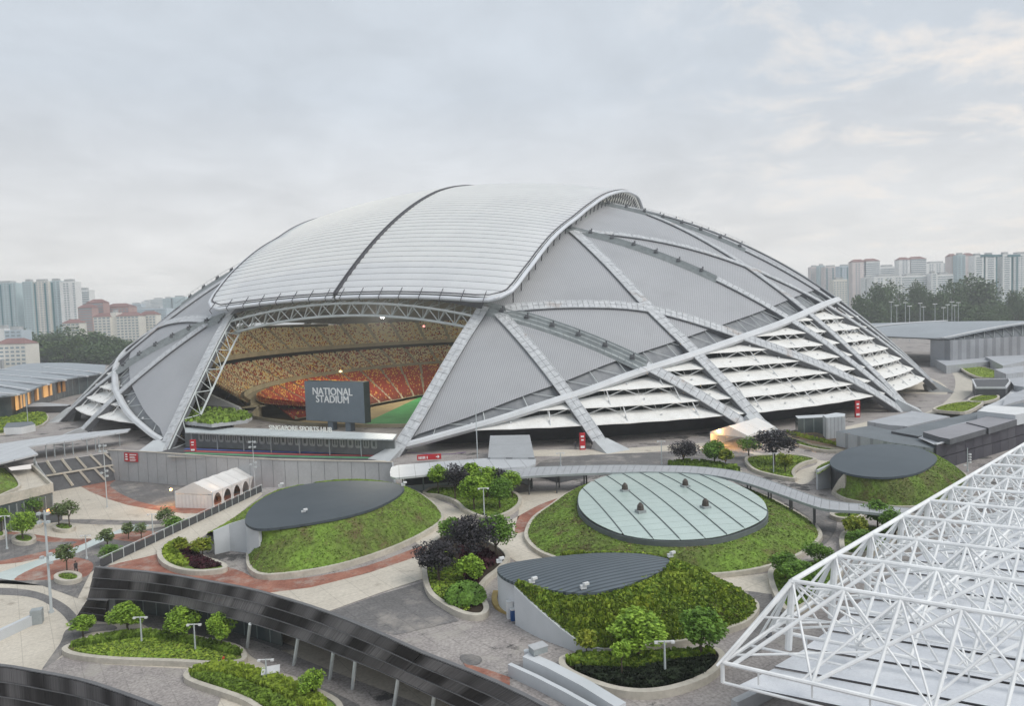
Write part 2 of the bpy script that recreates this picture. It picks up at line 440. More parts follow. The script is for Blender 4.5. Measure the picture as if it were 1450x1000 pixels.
for sg in (1, -1):
    if sg > 0: rib([(28.2, -154.6), (32, -145), (36, -128), (37.3, -121.5)], wd=2.6, top=1.5, truss=(-1, 2.8, .04, .97))
    else: rib([(-26.4, -154.8), (-27.5, -147), (-29.6, -137), (-32.0, -128), (-33.6, -121.5)], wd=2.5, top=1.5, truss=(1, 2.8, .04, .97))
    rib([(sg * 69.5, -141), (sg * 57.5, -133), (sg * 41, -122)], wd=2.7)
    rib([(sg * 98, -119.5), (sg * 88, -114.5), (sg * 73.6, -106), (sg * 61.5, -94.5), (sg * 50, -82)], wd=3.0)
    rib([(sg * 133, -83), (sg * 119, -88.5), (sg * 97.6, -98.5), (sg * 73.6, -106), (sg * 58, -113), (sg * 42, -120.5)], wd=2.8)
    rib([(sg * 133, -80), (sg * 112.8, -71), (sg * 92, -59), (sg * 70, -44), (sg * 52, -32)], wd=2.6)
    rib([(sg * 150, -41), (sg * 125, -51), (sg * 100, -60), (sg * 75, -70), (sg * 50, -82)], wd=2.4)
    rib([(sg * 150, -39), (sg * 125, -28), (sg * 100, -14), (sg * 75, 1), (sg * 52, 12)], wd=2.4)
    rib([(sg * 155, 0), (sg * 125, -10), (sg * 100, -19), (sg * 75, -28), (sg * 52, -38)], wd=2.4)
# runway trusses: rail trough with bogies
bogie_me = None
for v0, ue in ((-121.5, 98), (-81, 132), (-41, 149.5), (0, 155), (41, 149)):
    for sg in (1, -1):
        u1 = interp(v0, [-121.5, -81, -41, 0, 41], [74, 88, 96, 98, 96])
        rib([(sg * ue, v0), (sg * (ue + u1) / 2, v0), (sg * u1, v0)], wd=2.6, top=1.2)
        mb = MB(); us = np.linspace(open_u(v0) - 4 if v0 > -120 else 37, u1, 26)
        for a, b in zip(us, us[1:]):
            for dv, wv, hh in ((-1.45, .25, .8), (1.45, .25, .8), (-.5, .2, 1.1), (.5, .2, 1.1)):
                mb.bar(sph(sg * a, v0 + dv, hh / 2 + .4), sph(sg * b, v0 + dv, hh / 2 + .4), wv, hh, Z)
            mb.quad(sph(sg * a, v0 - 1.5, .9), sph(sg * b, v0 - 1.5, .9), sph(sg * b, v0 + 1.5, .9), sph(sg * a, v0 + 1.5, .9))
            mb.bar(sph(sg * a, v0 - 1.9, 2.4), sph(sg * b, v0 - 1.9, 2.4), .07, .07)
            mb.bar(sph(sg * a, v0 - 1.9, 1.0), sph(sg * a, v0 - 1.9, 2.4), .07, .07)
        mb.build('runway_rail', m_rail, stadium)
        if v0 < 10:
            for u in np.arange(open_u(v0) + 4, u1 + 1, 5.9):
                b_ = MB(); c = sph(sg * u, v0 - .2, 1.1)
                b_.box(c, 1.1, .9, .5, -AX); b_.box(c + Vector((0, 0, .5)), .7, 1.2, .5, -AX + .3); b_.box(c + Vector((.3, -.3, .8)), .3, .3, .6, -AX)
                b_.build('bogie', m_gap, stadium)

# front opening truss
def arch(zoff, dv, t):
    u = -36.5 + 73 * t
    v = -122.5 - dv * 4 * t * (1 - t) if True else 0
    return sph(u, v, zoff)
mb = MB(); nT = 17
top_ = []; bot_ = []; bk = []
for i in range(nT + 1):
    t = i / nT; u = -32.8 + 69.4 * t; sag = 4 * t * (1 - t)
    base = sph(u, -123.5 - .0 * sag, 0)
    top_.append(sph(u, -124.2, 1.0 - .2 * (1 - sag)))
    bot_.append(top_[-1] + Vector((0, 0, -3.0)) + LV * 1.0)
    bk.append(sph(u, -118.5, -1.2))
for i in range(nT):
    mb.tube(top_[i], top_[i + 1], .3, n=8); mb.tube(bot_[i], bot_[i + 1], .34, n=8); mb.tube(bk[i], bk[i + 1], .25)
    m_ = (bot_[i] + bot_[i + 1]) / 2
    mb.tube(top_[i], m_, .15); mb.tube(m_, top_[i + 1], .15); mb.tube(bk[i], m_, .13); mb.tube(m_, bk[i + 1], .13)
    mb.tube(top_[i], bk[i], .12); mb.tube(top_[i], bk[i + 1], .1)
mb.build('opening_truss', m_steel, stadium)
mb = MB()    # soffit under the roof edge behind the truss
for i in range(nT):
    a, b = -33 + 70 * i / nT, -33 + 70 * (i + 1) / nT
    mb.quad(sph(a, -122.5, 1.6), sph(b, -122.5, 1.6), sph(b, -112, 1.6), sph(a, -112, 1.6))
mb.build('roof_soffit', m_gap, stadium)

# movable roof: two halves of inflated cushions
MV = [-126, -123.5, -120, -110, -97, -82, -65, -40, 0, 40, 97, 123, 126]
MU = [33, 39.5, 42.0, 44.2, 46.3, 49, 51.8, 54.5, 56, 54.5, 46, 40, 33]
def mov_u(v, sg=1): return interp(v, MV, MU) + (interp(v, [-124, -95, -60], [1.8, .8, 0]) if sg > 0 else interp(v, [-124, -100, -60], [-4.2, -2.8, 0]))
def rsurf(u, v, off=0):
    return sph(u, v, 3.0 + off + 1.2 * max(0, 1 - (u / 46) ** 2) * interp(abs(v), [60, 124], [1, 0.0]) + 3.6 * (u / 40) ** 2 * interp(abs(v), [0, 50, 80, 124], [.5, .38, .25, 1]))
for sg in (1, -1):
    half = bpy.data.objects.new('sliding_roof', None); COL.objects.link(half); half.location = W(sg * 25, 0, HD + 4); half.parent = stadium
    half.matrix_parent_inverse = Matrix.Translation(-Vector(stadium.location))
    vs_ = np.linspace(-123.4, 123.4, 113)
    sm_ = MB()
    for v in vs_[1:-1]:
        us_ = np.linspace(.6, mov_u(v, sg) - .4, 13)
        for a, b in zip(us_, us_[1:]): sm_.bar(rsurf(sg * a, v, -.02), rsurf(sg * b, v, 0), .16, .12)
    sm_.build('cushion_seam', mat('seam_grey', (.30, .305, .315), .6), half, kind='stuff')
    for a, b in zip(vs_, vs_[1:]):
        a += .04; b -= .04
        mb = MB(); nu = 12; nv = 5; bulge = .24
        for i in range(nv + 1):
            t = i / nv; v = a + (b - a) * t; ue = mov_u(v, sg) - .25
            for j in range(nu + 1):
                u = .55 + (ue - .55) * j / nu
                mb.v.append(tuple(rsurf(sg * u, v, bulge * math.sin(PI * t) ** .8 * min(1, (1 - j / nu) * 9 + .15))))
        for i in range(nv):
            for j in range(nu):
                c = i * (nu + 1) + j; q = (c, c + 1, c + nu + 2, c + nu + 1)
                mb.f.append(q if sg > 0 else q[::-1]); mb.m.append(0)
        mb.build('roof_cushion', m_etfe, half, smooth=True)
    # rim: rounded edge tube along the front and the outer side
    rp = [(u, -124.0) for u in np.linspace(.4, 36 if sg > 0 else 32.5, 14)] + [(mov_u(-123, sg) - 2.4, -123.7), (mov_u(-122, sg) - .8, -122.6), (mov_u(-120.4, sg) + .1, -120.6)] + [(mov_u(v, sg) + .3, v) for v in np.linspace(-118, 118, 60)]
    mb = MB(); rings = []
    for i, (u, v) in enumerate(rp):
        p0 = rp[max(i - 1, 0)]; p1 = rp[min(i + 1, len(rp) - 1)]
        t = (rsurf(sg * p1[0], p1[1]) - rsurf(sg * p0[0], p0[1])).normalized(); n = nrm(sg * u, v); s_ = t.cross(n).normalized() * sg
        c = rsurf(sg * u, v, -.15)
        rings.append([c + s_ * x + n * y for x, y in ((-.4, .05), (-.3, .18), (.1, .22), (.45, .03), (.52, -.3), (.35, -.6), (-.3, -.6))])
    for a, b in zip(rings, rings[1:]):
        for i in range(7):
            j = (i + 1) % 7; q = (a[i], a[j], b[j], b[i]); mb.quad(*(q if sg < 0 else q[::-1]))
    mb.build('roof_rim', m_rim, half)
    mb = MB()      # dark gutter inside the rim, brackets across it
    for (u0, v0), (u1, v1) in zip(rp, rp[1:]):
        k0 = .985; k1 = .985
        mb.bar(rsurf(sg * (u0 - (.9 if abs(v0) < 122 else 0)), v0 + (1.0 if v0 < -122 else 0), .1), rsurf(sg * (u1 - (.9 if abs(v1) < 122 else 0)), v1 + (1.0 if v1 < -122 else 0), .1), .3, .3)
    for i in range(0, 8):
        u = 2 + i * (5.2 if sg > 0 else 4.6)
        mb.bar(rsurf(sg * u, -122.2, .6), rsurf(sg * (u + .05), -124.7, .3), .13, .14)
        mb.bar(rsurf(sg * u, -124.75, .3), rsurf(sg * (u + .05), -124.8, -.8), .12, .12)
    for v in np.linspace(-123.5, 123.5, 75)[:-1]:
        mb.bar(rsurf(sg * .35, v, .35), rsurf(sg * .35, v + 3.35, .35), .28, .55)
    mb.build('roof_gutter', m_seam, half)
    mb = MB()      # bogie posts under the outer edge
    for v in list(np.arange(-118, 20, 4.2)):
        u = mov_u(v, sg) - .8
        mb.bar(rsurf(sg * u, v, -1.0), sph(sg * u, v, .8), .25, .25); mb.bar(rsurf(sg * u, v, -1.0), sph(sg * (u - 1.6), v + 2, .8), .18, .18)
    mb.build('roof_bogie_frame', m_gap, half)

# louvred flanks --------------------------------------------------
NT = 7
ZK = [4.1 + 3.1 * k_ for k_ in range(NT)]
def rz(z): return math.sqrt(max(RS * RS - (z - CZ) ** 2, 0))
_ph = [math.degrees(math.atan2(u, -v)) for u, v in zip(BU, BV)]
_bz = [float(sph(u, v, .9).z) for u, v in zip(BU, BV)]
def beam_z(ph): return interp(abs(ph), _ph[:91], _bz[:91])
for sg in (1, -1):
    for k_, z in enumerate(ZK):
        tb = MB(); r0 = rz(z); bays = []
        ph = 10.5
        while ph < 100:
            p1 = ph + 3.0
            if beam_z(ph) < z + .6 or beam_z(p1) < z + .6:
                # find where the tier passes under the beam
                if beam_z(p1) > z + .6: ph = ph + .25; continue
                ph += .25; continue
            bays.append((ph, p1)); ph = p1
        for bi, (p0, p1) in enumerate(bays):
            mb = MB(); nn = 6
            tap0 = 1.0
            def sec(ph_, t):
                ro = r0 + .9; sag = .28 * math.sin(PI * t)
                wd = interp(min(beam_z(ph_) - z - .4, 99), [0, 1.2, 3.5], [.4, 2.2, 4.6])
                rise = 1.9 * wd / 4.6
                return [pol(ro, ph_ * sg, z + sag * .3), pol(ro - .1, ph_ * sg, z + .22 + sag * .3), pol(ro - wd, ph_ * sg, z + .22 + rise - sag * .6), pol(ro - wd, ph_ * sg, z + rise - .1), pol(ro - wd * .5, ph_ * sg, z + rise * .25)]
            ss = [sec(p0 + (p1 - p0) * i / nn, i / nn) for i in range(nn + 1)]
            for a, b in zip(ss, ss[1:]):
                for i in range(5):
                    j = (i + 1) % 5; q = (a[i], b[i], b[j], a[j]); mb.quad(*(q if sg > 0 else q[::-1]))
            mb.add(ss[0], [(0, 1, 2, 3, 4)]); mb.add(ss[-1], [(4, 3, 2, 1, 0)])
            mb.build('louvre', m_louv, stadium)
            # bracket on the louvre and lacing up to the next tier
            c = pol(r0 - .9, p0 * sg, z + 1.0)
            tb.box(c, .35, .35, .35, 0)
            if beam_z(p0) > z + 3.6:
                zt = z + 3.1; rt = rz(zt)
                A = pol(r0 - 3.2, p0 * sg, z + 1.6); B = pol(rt + .4, (p0 + p1) / 2 * sg, zt + .05); C_ = pol(r0 - 3.2, p1 * sg, z + 1.6)
                A2 = pol(r0 + .3, p0 * sg, z + .4)
                tb.tube(A, B, .13); tb.tube(B, C_, .13)
                if bi % 2 == 0: tb.tube(A2, pol(rt + .4, p0 * sg, zt + .05), .12)
                tb.tube(A, pol(rt - 3.0, p0 * sg, zt + 1.4), .1)
            else:
                tb.tube(pol(r0 - 1.5, p0 * sg, z + .8), pol(rz(beam_z(p0)) - .5, p0 * sg, beam_z(p0) - .6), .11)
        tb.build('louvre_bracing', m_white, stadium, kind='stuff')
    # glazed concourse wall behind the louvres, one storey band per tier
    for k_ in range(NT + 1):
        z0 = 4.6 + 3.1 * (k_ - 1) + (.0 if k_ else -1.5); z1 = z0 + 3.1 if k_ else 4.6
        if k_ == 0: z0 = 0
        mb = MB(); sb = MB(); had = False
        for ph in np.arange(12, 112, 2.0):
            if beam_z(ph + 1) < z1 - 1.0 and k_ > 0: continue
            had = True
            if k_ == 0:
                ra, rb_ = 143.5, 147.0
            else:
                ra = rz(z0) - 9.0; rb_ = rz(z1) - 7.6
            q = [pol(ra, ph * sg, z0), pol(ra, (ph + 2) * sg, z0), pol(rb_, (ph + 2) * sg, z1), pol(rb_, ph * sg, z1)]
            mb.quad(*(q if sg > 0 else q[::-1]))
            sb.hexa([pol(rb_ - .6, ph * sg, z1 - .5), pol(rb_ + 1.6, ph * sg, z1 - .5), pol(rb_ + 1.6, (ph + 2) * sg, z1 - .5), pol(rb_ - .6, (ph + 2) * sg, z1 - .5)],
                    [pol(rb_ - .6, ph * sg, z1), pol(rb_ + 1.6, ph * sg, z1), pol(rb_ + 1.6, (ph + 2) * sg, z1), pol(rb_ - .6, (ph + 2) * sg, z1)])
        if had:
            mb.build('concourse_wall', m_wdark if k_ == 0 else m_glassdk, stadium)
            sb.build('floor_slab', m_conc, stadium)
# pier feet where the ribs land
m_foot = mat('foot_concrete', (.50, .52, .53), .6, .06, .3)
def foot(u, v, du, dv, wd=3.2):
    mb = MB(); d = (LU * du + LV * dv).normalized(); s_ = Vector((-d.y, d.x, 0)); a = W(u, v, -.3)
    nn = nrm(u, v); h = 4.0
    b = [a - d * 3.6 + s_ * wd * .6, a - d * 3.6 - s_ * wd * .6, a + d * 3.2 - s_ * wd * .95, a + d * 3.2 + s_ * wd * .95]
    q = h / math.tan(math.radians(50))
    uu, vv = u - d.dot(LU) * q, v - d.dot(LV) * q
    c = sph(uu, vv, 1.0)
    t = [c - nn * 2.2 + s_ * wd * .45, c - nn * 2.2 - s_ * wd * .45, c + nn * .35 - s_ * wd * .5, c + nn * .35 + s_ * wd * .5]
    mb.hexa(b, t)
    mb.build('rib_foot', m_foot, stadium)
for sg in (1, -1):
    foot(sg * 28.2, -154.8, sg * -.25, -1); foot(sg * 69.5, -141, sg * .75, -.6, 3.4); foot(sg * 98, -120.5, sg * .85, -.45, 4.2)
    foot(sg * 133.5, -81.5, sg * .95, -.1, 4.2); foot(sg * 151, -40, sg * 1, 0, 4.0)

# seating bowl ----------------------------------------------------
def ell(a, b, th, z):
    t = math.radians(th); return W(a * math.sin(t), -b * math.cos(t), z)
TIERS = [  # a0,b0,z0, a1,b1,z1, rows, cream share
    (64, 82, -3.4, 91, 108, 1.3, 34, 'low'),
    (96, 113, 2.0, 110, 124, 10.6, 19, 'mid'),
    (109.5, 120, 13.8, 123, 131, 25.0, 24, 'top')]
_l0 = at(424, 594, -3.6); _l1 = at(592, 561.5, -3.6); _ld = (_l1 - _l0).normalized()
def inner(a0, b0, th, z, kd):
    e = ell(a0, b0, th, z)
    if kd != 'low': return e
    f = (302 - th) / (302 - 212); q = _l0 + (_l1 - _l0) * (f * 1.35)
    w_ = min(max((th - 196) / 22, 0), 1) * min(max((318 - th) / 14, 0), 1); w_ = w_ * w_ * (3 - 2 * w_)
    p = e.lerp(Vector((q.x, q.y, z)), w_); return Vector((p.x, p.y, z))
def tier_pt(T, th, f, z):
    p = inner(T[0], T[1], th, z, T[8]).lerp(ell(T[3], T[4], th, z), f); return Vector((p.x, p.y, z))
for T_r in TIERS:
    (a0, b0, z0, a1, b1, z1, rows, kd) = T_r; TT = (a0, b0, z0, a1, b1, z1, rows, None, kd)
    mb = MB(); t0, t1 = (34, 326)
    ths = np.arange(t0, t1 + .1, 3.0)
    for r in range(rows):
        f0 = r / rows; f1 = (r + 1) / rows
        A0, B0, A1, B1 = a0 + (a1 - a0) * f0, b0 + (b1 - b0) * f0, a0 + (a1 - a0) * f1, b0 + (b1 - b0) * f1
        zz = z0 + (z1 - z0) * f1; zl = z0 + (z1 - z0) * f0
        for a, b in zip(ths, ths[1:]):
            mb.quad(tier_pt(TT, a, f0, zl), tier_pt(TT, b, f0, zl), tier_pt(TT, b, f0, zz), tier_pt(TT, a, f0, zz))
            mb.quad(tier_pt(TT, a, f0, zz), tier_pt(TT, b, f0, zz), tier_pt(TT, b, f1, zz), tier_pt(TT, a, f1, zz))
    for a, b in (zip(ths, ths[1:]) if kd != 'low' else []):      # parapet at the front lip, wall and walkway behind
        h = 1.0 if kd != 'low' else .9
        mb.hexa([ell(a0 - 1.5, b0 - 1.5, a, z0 - .9), ell(a0 - 1.2, b0 - 1.2, a, z0 - .9), ell(a0 - 1.2, b0 - 1.2, b, z0 - .9), ell(a0 - 1.5, b0 - 1.5, b, z0 - .9)],
                [ell(a0 - 1.5, b0 - 1.5, a, z0 + h), ell(a0 - 1.2, b0 - 1.2, a, z0 + h), ell(a0 - 1.2, b0 - 1.2, b, z0 + h), ell(a0 - 1.5, b0 - 1.5, b, z0 + h)])
        mb.quad(ell(a0 - 1.2, b0 - 1.2, a, z0), ell(a0 - 1.2, b0 - 1.2, b, z0), ell(a0, b0, b, z0), ell(a0, b0, a, z0))
        mb.quad(ell(a0 - 1.2, b0 - 1.2, b, z0 - .9), ell(a0 - 1.2, b0 - 1.2, a, z0 - .9), ell(a1 + 2, b1 + 2, a, z0 - .9), ell(a1 + 2, b1 + 2, b, z0 - .9))
    mb.build('seating_tier', m_interior, stadium)
    # seats, aisles left free, red and cream scattered as on the real stands
    verts = []; faces = []; mi = []
    thA, thB = 120, 326
    for r in range(rows):
        f1 = (r + .45) / rows; A = a0 + (a1 - a0) * f1; B = b0 + (b1 - b0) * f1; z = z0 + (z1 - z0) * (r + 1) / rows
        th = thA
        while th < thB:
            t = math.radians(th); sp = math.hypot(A * math.cos(t), B * math.sin(t))
            dth = math.degrees(.78 / sp)
            th += dth
            sect = (th % 7.2)
            if sect < .95: continue
            p = tier_pt(TT, th, f1, z); q = tier_pt(TT, th + dth * .8, f1, z); o_ = (ell(A + 1, B + 1, th, z) - ell(A, B, th, z)).normalized()
            i0 = len(verts)
            verts += [p, q, q + o_ * .1 + Z * .62, p + o_ * .1 + Z * .62, p - o_ * .38 + Z * .1, q - o_ * .38 + Z * .1]
            faces += [(i0, i0 + 1, i0 + 2, i0 + 3), (i0, i0 + 4, i0 + 5, i0 + 1)]
            fr_ = r / rows
            if kd == 'low':
                c = random.random(); k2 = 3 if c < .05 + .22 * fr_ * fr_ else (0 if c < .93 else 2)
            elif kd == 'mid':
                c = random.random(); k2 = 1 if c < .46 + .12 * fr_ else (3 if c < .60 else (0 if c < .80 else 2))
            else:
                c = random.random(); k2 = 1 if c < .64 + .12 * fr_ else (3 if c < .78 else (0 if c < .86 else 2))
            mi += [k2, k2]
    me = bpy.data.meshes.new('seats'); me.from_pydata([tuple(p) for p in verts], [], faces)
    for m in (m_red, m_cream, m_brown, m_gold): me.materials.append(m)
    me.polygons.foreach_set('material_index', mi); me.update()
    o = bpy.data.objects.new('seats', me); COL.objects.link(o); o.parent = stadium; o.matrix_parent_inverse = Matrix.Translation(-Vector(stadium.location)); o['kind'] = 'stuff'
# concourses: dark recess and its columns behind the tiers
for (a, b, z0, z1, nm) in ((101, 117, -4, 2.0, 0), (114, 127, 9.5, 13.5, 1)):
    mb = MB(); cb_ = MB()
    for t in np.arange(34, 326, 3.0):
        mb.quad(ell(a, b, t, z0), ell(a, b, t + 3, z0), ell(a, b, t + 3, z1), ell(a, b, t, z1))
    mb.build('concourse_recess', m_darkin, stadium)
    if nm == 0:
        for t in np.arange(36, 326, 4.0):
            p = ell(a - 4.5, b - 4.5, t, 0); cb_.box(p, .7, .7, z1 - .2, math.radians(t))
        fl = MB()
        for t in np.arange(34, 326, 3.0):
            fl.quad(ell(91, 108, t, .9), ell(91, 108, t + 3, .9), ell(a, b, t + 3, .9), ell(a, b, t, .9))
        fl.build('concourse_floor', m_interior, stadium)
        cb_.build('concourse_columns', m_interior, stadium)
mb = MB()
for t in np.arange(34, 326, 3.0): mb.quad(ell(123, 131, t, 24.9), ell(123, 131, t + 3, 24.9), ell(129, 133, t + 3, 24.9), ell(129, 133, t, 24.9))
mb.build('stand_rim', m_interior, stadium)
# pitch and surround
mb = MB()
for t in range(0, 360, 6): mb.quad(ell(90, 107, t, -4.3), ell(90, 107, t + 6, -4.3), ell(100, 124, t + 6, -4.3), ell(100, 124, t, -4.3)); mb.quad(ell(92.5, 122 if abs((t + 180) % 360 - 180) < 40 else 109.5, t, -4.3), ell(92.5, 122 if abs((t + 180) % 360 - 180) < 40 else 109.5, t + 6, -4.3), ell(92.5, 122 if abs((t + 180) % 360 - 180) < 40 else 109.5, t + 6, -.05), ell(92.5, 122 if abs((t + 180) % 360 - 180) < 40 else 109.5, t, -.05))
mb.build('bowl_wall', m_interior, stadium)
mb = MB(); mb.poly([ell(88, 121, t, -4.2) for t in range(0, 360, 6)]); mb.build('pitch_surround', m_track, stadium)
mb = MB(); _a = at(500, 607, -4.15); _b = at(588, 565.5, -4.15); _d = (_b - _a).normalized(); mb.poly([_a, _a + LU * 74, _a + LU * 74 + _d * 130, _a + _d * 130]); mb.build('pitch', m_turf, stadium)

# lit floodlights inside the bowl, seen glowing in the photograph
def bowl_lamp(px, py, dist, col, pw, st, label, r=.55):
    p = atd(px, py, dist); t_ = thing('bowl_floodlight', label, 'lamp', p)
    mb = MB(); mb.box(p + Vector((0, .5, -.2)), 1.6, .3, .9); mb.build('housing', m_gap, t_)
    mb = MB(); mb.hexa([p + Vector((math.cos(a) * r, .3, math.sin(a) * r + .25)) for a in np.arange(0, 6.2, PI / 4)], [p + Vector((math.cos(a) * r * .7, 0, math.sin(a) * r * .7 + .25)) for a in np.arange(0, 6.2, PI / 4)])
    mb.build('lens', emis('lit_lens', col, st), t_)
    if pw:
        l = bpy.data.lights.new('bowl_light', 'POINT'); l.energy = pw; l.color = col; l.shadow_soft_size = 2.0
        lo = bpy.data.objects.new('bowl_light', l); lo.location = p + Vector((0, -2.5, .5)); COL.objects.link(lo)
bowl_lamp(541, 450, 262, (1, .94, .80), 40000, 3, 'small yellow lamp glowing under the roof in the upper stand', .3)
bowl_lamp(600, 463, 285, (1, .12, .10), 0, 6, 'small red lamp glowing in front of the upper stand', .32)
bowl_lamp(482, 527, 300, (1, .68, .28), 3000, 2, 'amber lit doorway lamp in the concourse behind the screen', .45)

# =================================================================== GROUND AND LEVELS
def sheet(name, pts, z, m, hole=None, kind='structure'):
    o3 = [Vector((p.x, p.y, z)) for p in pts]; loops = [o3]
    if hole: loops.append([Vector((p.x, p.y, z)) for p in hole])
    tri = tessellate_polygon(loops); vs = [p for l in loops for p in l]
    mb = MB(); fs = []
    for a, b, c in tri:
        n = (vs[b] - vs[a]).cross(vs[c] - vs[a]); fs.append((a, b, c) if n.z > 0 else (c, b, a))
    mb.add(vs, fs); o = mb.build(name, m)
    if kind: o['kind'] = kind
    return o
def spx(pts, z, closed=True, n=5):
    P = ats(pts, z); return cspline(P, n) if closed else spline(P, n)
BOWL = [ell(91, 108 + (14 * min(1, (36 - min(t, 360 - t)) / 10) if min(t, 360 - t) < 36 else 0), t, 0) for t in range(0, 360, 4)]
m_cream_p = mat('cream_paving', (.58, .53, .45), .85, .08, .12, col2=(.50, .455, .385), fine=.10, fscale=3, bump=.15)
blotch(m_cream_p, (.27, .235, .19), .35, .60, .74, seed=5)
for _a in ((.8, .6, 0), (-.6, .8, 0)): stripes(m_cream_p, _a, 2.7, .025, .78)
m_grey_p = mat('grey_paving', (.36, .33, .31), .85, .15, .25, col2=(.275, .25, .24), fine=.24, fscale=4, bump=.25)
blotch(m_grey_p, (.085, .082, .08), .11, .565, .60, seed=11, detail=12, rough=.72)
blotch(m_grey_p, (.37, .345, .31), .22, .54, .68, seed=2, rough=.7)
for _a in ((.8, .6, 0), (-.6, .8, 0)): stripes(m_grey_p, _a, 1.5, .05, .84)
m_dgrey_p = mat('dark_grey_paving', (.19, .182, .18), .85, .15, .2, col2=(.14, .135, .132), fine=.22, fscale=4, bump=.2)
blotch(m_dgrey_p, (.31, .285, .26), .2, .52, .66, seed=4, rough=.7)
for _a in ((.8, .6, 0), (-.6, .8, 0)): stripes(m_dgrey_p, _a, 1.5, .05, .82)
m_red_p = mat('red_paving', (.36, .17, .12), .85, .15, .3, col2=(.24, .10, .072), fine=.14, fscale=3.5, bump=.2)
blotch(m_red_p, (.37, .31, .27), .4, .50, .68, seed=8, rough=.75)
blotch(m_red_p, (.14, .085, .07), .25, .60, .66, seed=15, rough=.75)
m_city = mat('city_ground', (.10, .12, .08), .95, .2, .01, col2=(.16, .16, .14))
m_kerb = mat('pale_kerb', (.54, .50, .43), .8, .1, .6, col2=(.44, .41, .35), fine=.08, fscale=3)
m_kside = mat('kerb_wall', (.32, .32, .31), .85, .12, .5)

wall_px = [(154, 641), (205, 643.5), (300, 650), (400, 655.5), (500, 657.5), (556, 659)]
WALL = ats(wall_px, 0)
fence_px = [(371, 697), (300, 731), (220, 769), (142, 806)]
FENCE = ats(fence_px, 0)
fac_px = [(136, 806), (200, 813), (250, 819), (300, 828), (350, 837.5), (400, 851), (450, 867), (500, 886), (543, 904), (600, 930), (660, 954), (721, 980), (760, 1000), (820, 1031), (880, 1060)]
FAC = spline(ats(fac_px, 0), 3)
STT = ats([(53, 656), (154, 641)], 0)
deck = [Vector((-330, 90, 0)), Vector((-150, 118, 0)), at(0, 664, 0), STT[0], STT[1]] + WALL[1:] + [at(560, 691, 0), at(372, 691, 0)] + FENCE + FAC[1:] + [Vector((30, 14, 0)), Vector((90, 8, 0)), Vector((330, 60, 0)), Vector((330, 520, 0)), Vector((-330, 520, 0))]
sheet('concourse', deck, -.012, m_grey_p, BOWL)
sheet('ground', [Vector((-6000, 90, 0)), Vector((-330, 100, 0)), Vector((-329, 519, 0)), Vector((329, 519, 0)), Vector((329, 70, 0)), Vector((6000, 60, 0)), Vector((6000, 6000, 0)), Vector((-6000, 6000, 0))], -.03, m_city)
low_edge = spline(ats([(-400, 898), (-60, 936), (0, 939), (60, 949), (120, 961), (175, 978.5), (230, 999), (290, 1027), (380, 1080)], -5.2), 4)
sheet('lower_ground', [Vector((-330, -60, 0)), Vector((60, -60, 0)), Vector((60, 60, 0)), Vector((-330, 60, 0))], -12, m_wdark)
sheet('lower_plaza', low_edge + [Vector((60, 12, 0)), Vector((60, 112, 0)), Vector((5, 150, 0)), Vector((-330, 150, 0))], -6, m_cream_p)
# concourse retaining wall, coping a little proud
tw = MB(); tw.wall(WALL + [at(560, 691, 0)], .3, -6.2, .55); 
ow = tw.build('retaining_wall', m_conc); tag(ow, 'long curved pale concrete retaining wall between the concourse and the sunken plaza', 'wall')
cp = MB(); cp.wall([p - Y * .05 for p in WALL], .5, .552, .66)
ow2 = cp.build('coping', m_kerb, None); ow2.parent = ow
jt = MB()
for p in resample(WALL, 26)[1:-1]: jt.box(p - Y * .17 + Z * -6, .05, .03, 6.4)
o = jt.build('wall_joint', m_gap); o.parent = ow; o['kind'] = 'stuff'
ew = MB(); ew.wall([at(560, 691, 0), at(372, 691, 0)] + FENCE, .3, -6.2, -.02)
tag(ew.build('deck_wall', m_conc), 'concrete side wall under the fenced edge of the planted deck', 'wall')
bw = MB(); bw.wall(BOWL[:10][::-1] + BOWL[-10:][::-1], .4, -4.3, .9)
tag(bw.build('pitchside_wall', m_interior), 'low ochre wall between the open concourse and the pitch', 'wall')

Zp = [0.0]
def patch(name, px, z, m, n=4, closed_spline=True, straight=False):
    Zp[0] += 1
    pts = ats(px, z) if straight else spx(px, z, True, n)
    return sheet(name, pts, z + .006 + .004 * (Zp[0] % 9), m)
# --- lower plaza paving
patch('paving', [(112, 688), (128, 697), (150, 706), (180, 715.5), (215, 722), (260, 727.5), (320, 728), (400, 700), (390, 680), (260, 676), (193, 668), (150, 680)], -6, m_red_p, straight=True)
patch('paving', [(157, 685), (193, 670), (260, 678), (380, 690), (330, 700), (300, 708), (262, 716), (230, 717), (200, 711.5), (180, 704), (164, 695)], -6, m_dgrey_p)
patch('paving', [(70, 737), (130, 743), (220, 743), (300, 738), (300, 733), (215, 738), (130, 736)], -6, m_dgrey_p)
patch('paving', [(-40, 752), (20, 754), (90, 763), (130, 765), (60, 790), (0, 800), (-80, 802)], -6, m_red_p)
patch('paving', [(-80, 758), (14, 757), (60, 768), (110, 768), (60, 782), (-20, 798), (-80, 800)], -6, m_dgrey_p)
patch('paving', [(-60, 824), (40, 822), (100, 788), (170, 756), (240, 745), (300, 742), (200, 770), (140, 803), (128, 812), (110, 848), (60, 830), (0, 820)], -6, m_dgrey_p, straight=True)
patch('paving', [(20, 821), (60, 800), (100, 790), (130, 797), (128, 812), (110, 820), (60, 822)], -6, m_red_p)
patch('paving', [(150, 762), (200, 768), (225, 757), (205, 752), (170, 756)], -6, m_red_p)
pw = patch('glass_paving', [(-40, 824), (0, 811), (60, 791), (162, 753), (192, 741), (212, 744), (181, 763), (100, 793), (36, 816), (-40, 838)], -6, mat('pale_glazed_strip', (.55, .62, .60), .25, .06, .3, spec=.6), straight=True)
